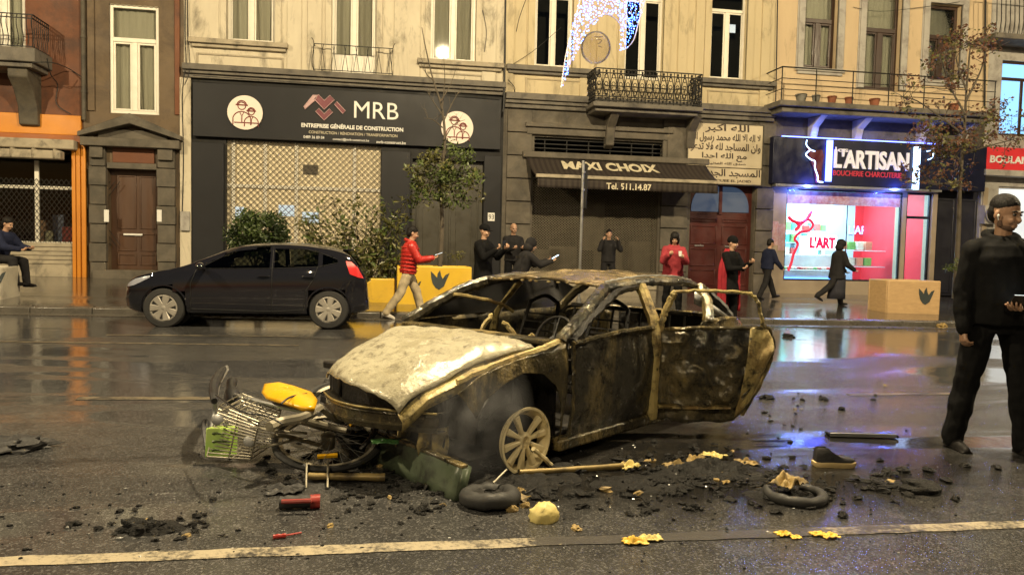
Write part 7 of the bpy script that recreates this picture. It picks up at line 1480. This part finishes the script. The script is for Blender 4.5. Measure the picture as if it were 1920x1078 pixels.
for k, (px, py, s) in enumerate(((1437, 748, .07), (1578, 768, .045), (1545, 750, .05), (1300, 955, .05), (1580, 968, .04), (1478, 632, .10), (262, 995, .09), (1765, 614, .16), (1080, 992, .035))):
    lump('burnt_fragment', ('brown black fragment beyond the open car door', 'small dark block beyond the glossy board', 'dark sliver left of the small block', 'dark fragment above the worn white line', 'dark flat fragment above the orange peels', 'dark fragment by the far kerb gutter', 'flat dark heap above the white line at the left', 'pale brown scrap at the kerb below the plywood planter', 'pale pebble right of the paper ball')[k], 'fragment', gnd(px, py), s, s*.6, s*.45, M['scrap'] if k in (7, 8) else M['soot'], .6, k+50, k, group='loose fragments on the road')
# uncountable grit: soot crumbs and glass around the wreck
mb = MB(); mb2 = MB()
for i in range(800):
    q = rz_.random(); px, py = (rz_.gauss(930, 210), rz_.gauss(905, 45)) if q < .6 else (rz_.uniform(1100, 1800), rz_.gauss(900, 70)) if q < .85 else (rz_.uniform(0, 700), rz_.uniform(900, 1050))
    if py < 800: continue
    g_ = gnd(px, py); r = rz_.uniform(.0025, .008)*(1.6 if rz_.random() < .1 else 1); (mb if rz_.random() < .86 else mb2).ball((g_.x, g_.y, g_.z+r*.4), r*rz_.uniform(.7, 1.8), r, r*.7, 5, 3)
tag(mb.build('soot_crumbs', M['soot'], None, smooth=False), kind='stuff'); tag(mb2.build('glass_crumbs', M['steel'], None, smooth=False), kind='stuff')
mb = MB()
for i in range(70): 
    g_ = gnd(rz_.uniform(900, 1080), rz_.gauss(900, 20)); r = rz_.uniform(.015, .05); mb.ball((g_.x, g_.y, g_.z), r*1.6, r*1.2, r*.5, 8, 4)
tag(mb.build('burnt_residue', M['soot']), kind='stuff')
mb = MB(); mo = MB()                              # charred flakes and melted litter round the wreck
def flake(mbx, c, s):
    if rz_.random() < .25:
        a = rz_.uniform(0, 6.28); N = 3; sd = rz_.uniform(0, 99); el = rz_.uniform(.3, .9)
        mbx.grid([[(c.x+s*((i/N-.5)*math.cos(a)-(j/N-.5)*el*math.sin(a))*(1+.6*mnoise.noise(Vector((i, j, sd)))), c.y+s*((i/N-.5)*math.sin(a)+(j/N-.5)*el*math.cos(a))*(1+.6*mnoise.noise(Vector((i, j+5, sd)))), c.z+.004+s*.5*abs(mnoise.noise(Vector((i*.8, j*.8, sd+3))))) for j in range(N+1)] for i in range(N+1)]); return
    sd = rz_.uniform(0, 99); a = rz_.uniform(0, 6.28); rs = []
    for i in range(6):
        t = -math.pi/2+math.pi*i/5; row = []
        for k in range(7):
            b = k*.8976; d = Vector((max(math.cos(t), .03)*math.cos(b), max(math.cos(t), .03)*math.sin(b), math.sin(t))); q = s*.42*(1+.75*mnoise.noise(d*1.7+Vector((sd, sd, 0)))); x, y = d.x*q*1.3, d.y*q*.7
            row.append((c.x+x*math.cos(a)-y*math.sin(a), c.y+x*math.sin(a)+y*math.cos(a), c.z+max(d.z*q*.55+s*.1, -.003)))
        rs.append(row)
    mbx.rings(rs, True)
def crust(mbx, px, py, rx, ry, h):                # low rough mound of melted, charred stuff
    c = gnd(px, py); sd = rz_.uniform(0, 50); nr_, na = 16, 48; P = []
    for i in range(nr_+1):
        r = i/nr_; row = []
        for k in range(na):
            b = 2*math.pi*k/na; e = 1+.35*mnoise.noise(Vector((math.cos(b)*1.6, math.sin(b)*1.6, sd))); x, y = c.x+r*rx*e*math.cos(b), c.y+r*ry*e*math.sin(b)
            n_ = .45+.9*mnoise.noise(Vector((x*7, y*7, sd)))+.6*mnoise.noise(Vector((x*19, y*19, sd)))+.35*mnoise.noise(Vector((x*45, y*45, sd))); row.append((x, y, zg(x)+.002+h*(1-r**2.2)*max(n_, .05)-(.004 if i == nr_ else 0)))
        P.append(row)
    mbx.grid(P, close=True)
crs = MB()
for q in ((1335, 884, .42, .20, .075), (1470, 925, .24, .14, .05), (1210, 905, .34, .18, .035), (960, 905, .34, .16, .045), (1700, 912, .22, .07, .03), (292, 990, .14, .09, .03), (640, 895, .25, .12, .02), (535, 920, .10, .06, .03)): crust(crs, *q)
tag(crs.build('charred_crust', M['soot'], None, sharp=80, recalc=False), kind='stuff')
for (cx, cy, sx_, sy_, n_, s0_, s1_) in ((1335, 882, 80, 18, 190, .015, .075), (1480, 925, 52, 16, 80, .015, .07), (1230, 905, 110, 28, 80, .02, .08), (950, 910, 85, 20, 110, .02, .09), (620, 885, 80, 22, 60, .02, .07), (290, 990, 60, 14, 40, .02, .06), (1680, 905, 55, 14, 40, .02, .09), (760, 930, 90, 20, 50, .015, .05), (1520, 760, 120, 30, 25, .02, .06)):
    for _ in range(n_):
        px, py = rz_.gauss(cx, sx_), rz_.gauss(cy, sy_)
        if py > 700: flake(mo if rz_.random() < .035 else mb, gnd(px, py), rz_.uniform(s0_, s1_))
tag(mb.build('charred_litter', M['soot'], None, smooth=False, solid=.003), kind='stuff'); tag(mo.build('scorched_litter', M['scrap'], None, smooth=False, solid=.003), kind='stuff')
# thin smoke over the front wheel
m, nt, b = newmat('thin_smoke'); nt.nodes.remove(b); v = nn(nt, 'ShaderNodeVolumePrincipled'); v.inputs['Color'].default_value = (.75,.76,.8,1); tc = nn(nt, 'ShaderNodeTexCoord')
nz = noise_tex(nt, tc.outputs['Object'], 5, 4, .6, .6); rr_ = ramp(nt, nz, [(.38, 0), (.72, 1)]); gr = nn(nt, 'ShaderNodeTexGradient', gradient_type='SPHERICAL'); mp = nn(nt, 'ShaderNodeMapping'); mp.inputs['Scale'].default_value = (2.2, 2.2, 2.0); nt.links.new(tc.outputs['Object'], mp.inputs[0]); nt.links.new(mp.outputs[0], gr.inputs[0])
mu = nn(nt, 'ShaderNodeMath', operation='MULTIPLY'); nt.links.new(rr_, mu.inputs[0]); nt.links.new(gr.outputs['Fac'], mu.inputs[1]); m2 = nn(nt, 'ShaderNodeMath', operation='MULTIPLY'); m2.inputs[1].default_value = 2.2; nt.links.new(mu.outputs[0], m2.inputs[0]); nt.links.new(m2.outputs[0], v.inputs['Density']); nt.links.new(v.outputs[0], nt.nodes['Material Output'].inputs['Volume'])
mb = MB(); mb.ball((0, 0, 0), .45, .45, .5, 16, 10); o = mb.build('smoke', m); o.location = gnd(865, 768, .40)+Vector((0, -.05, 0)); tag(o, kind='stuff')
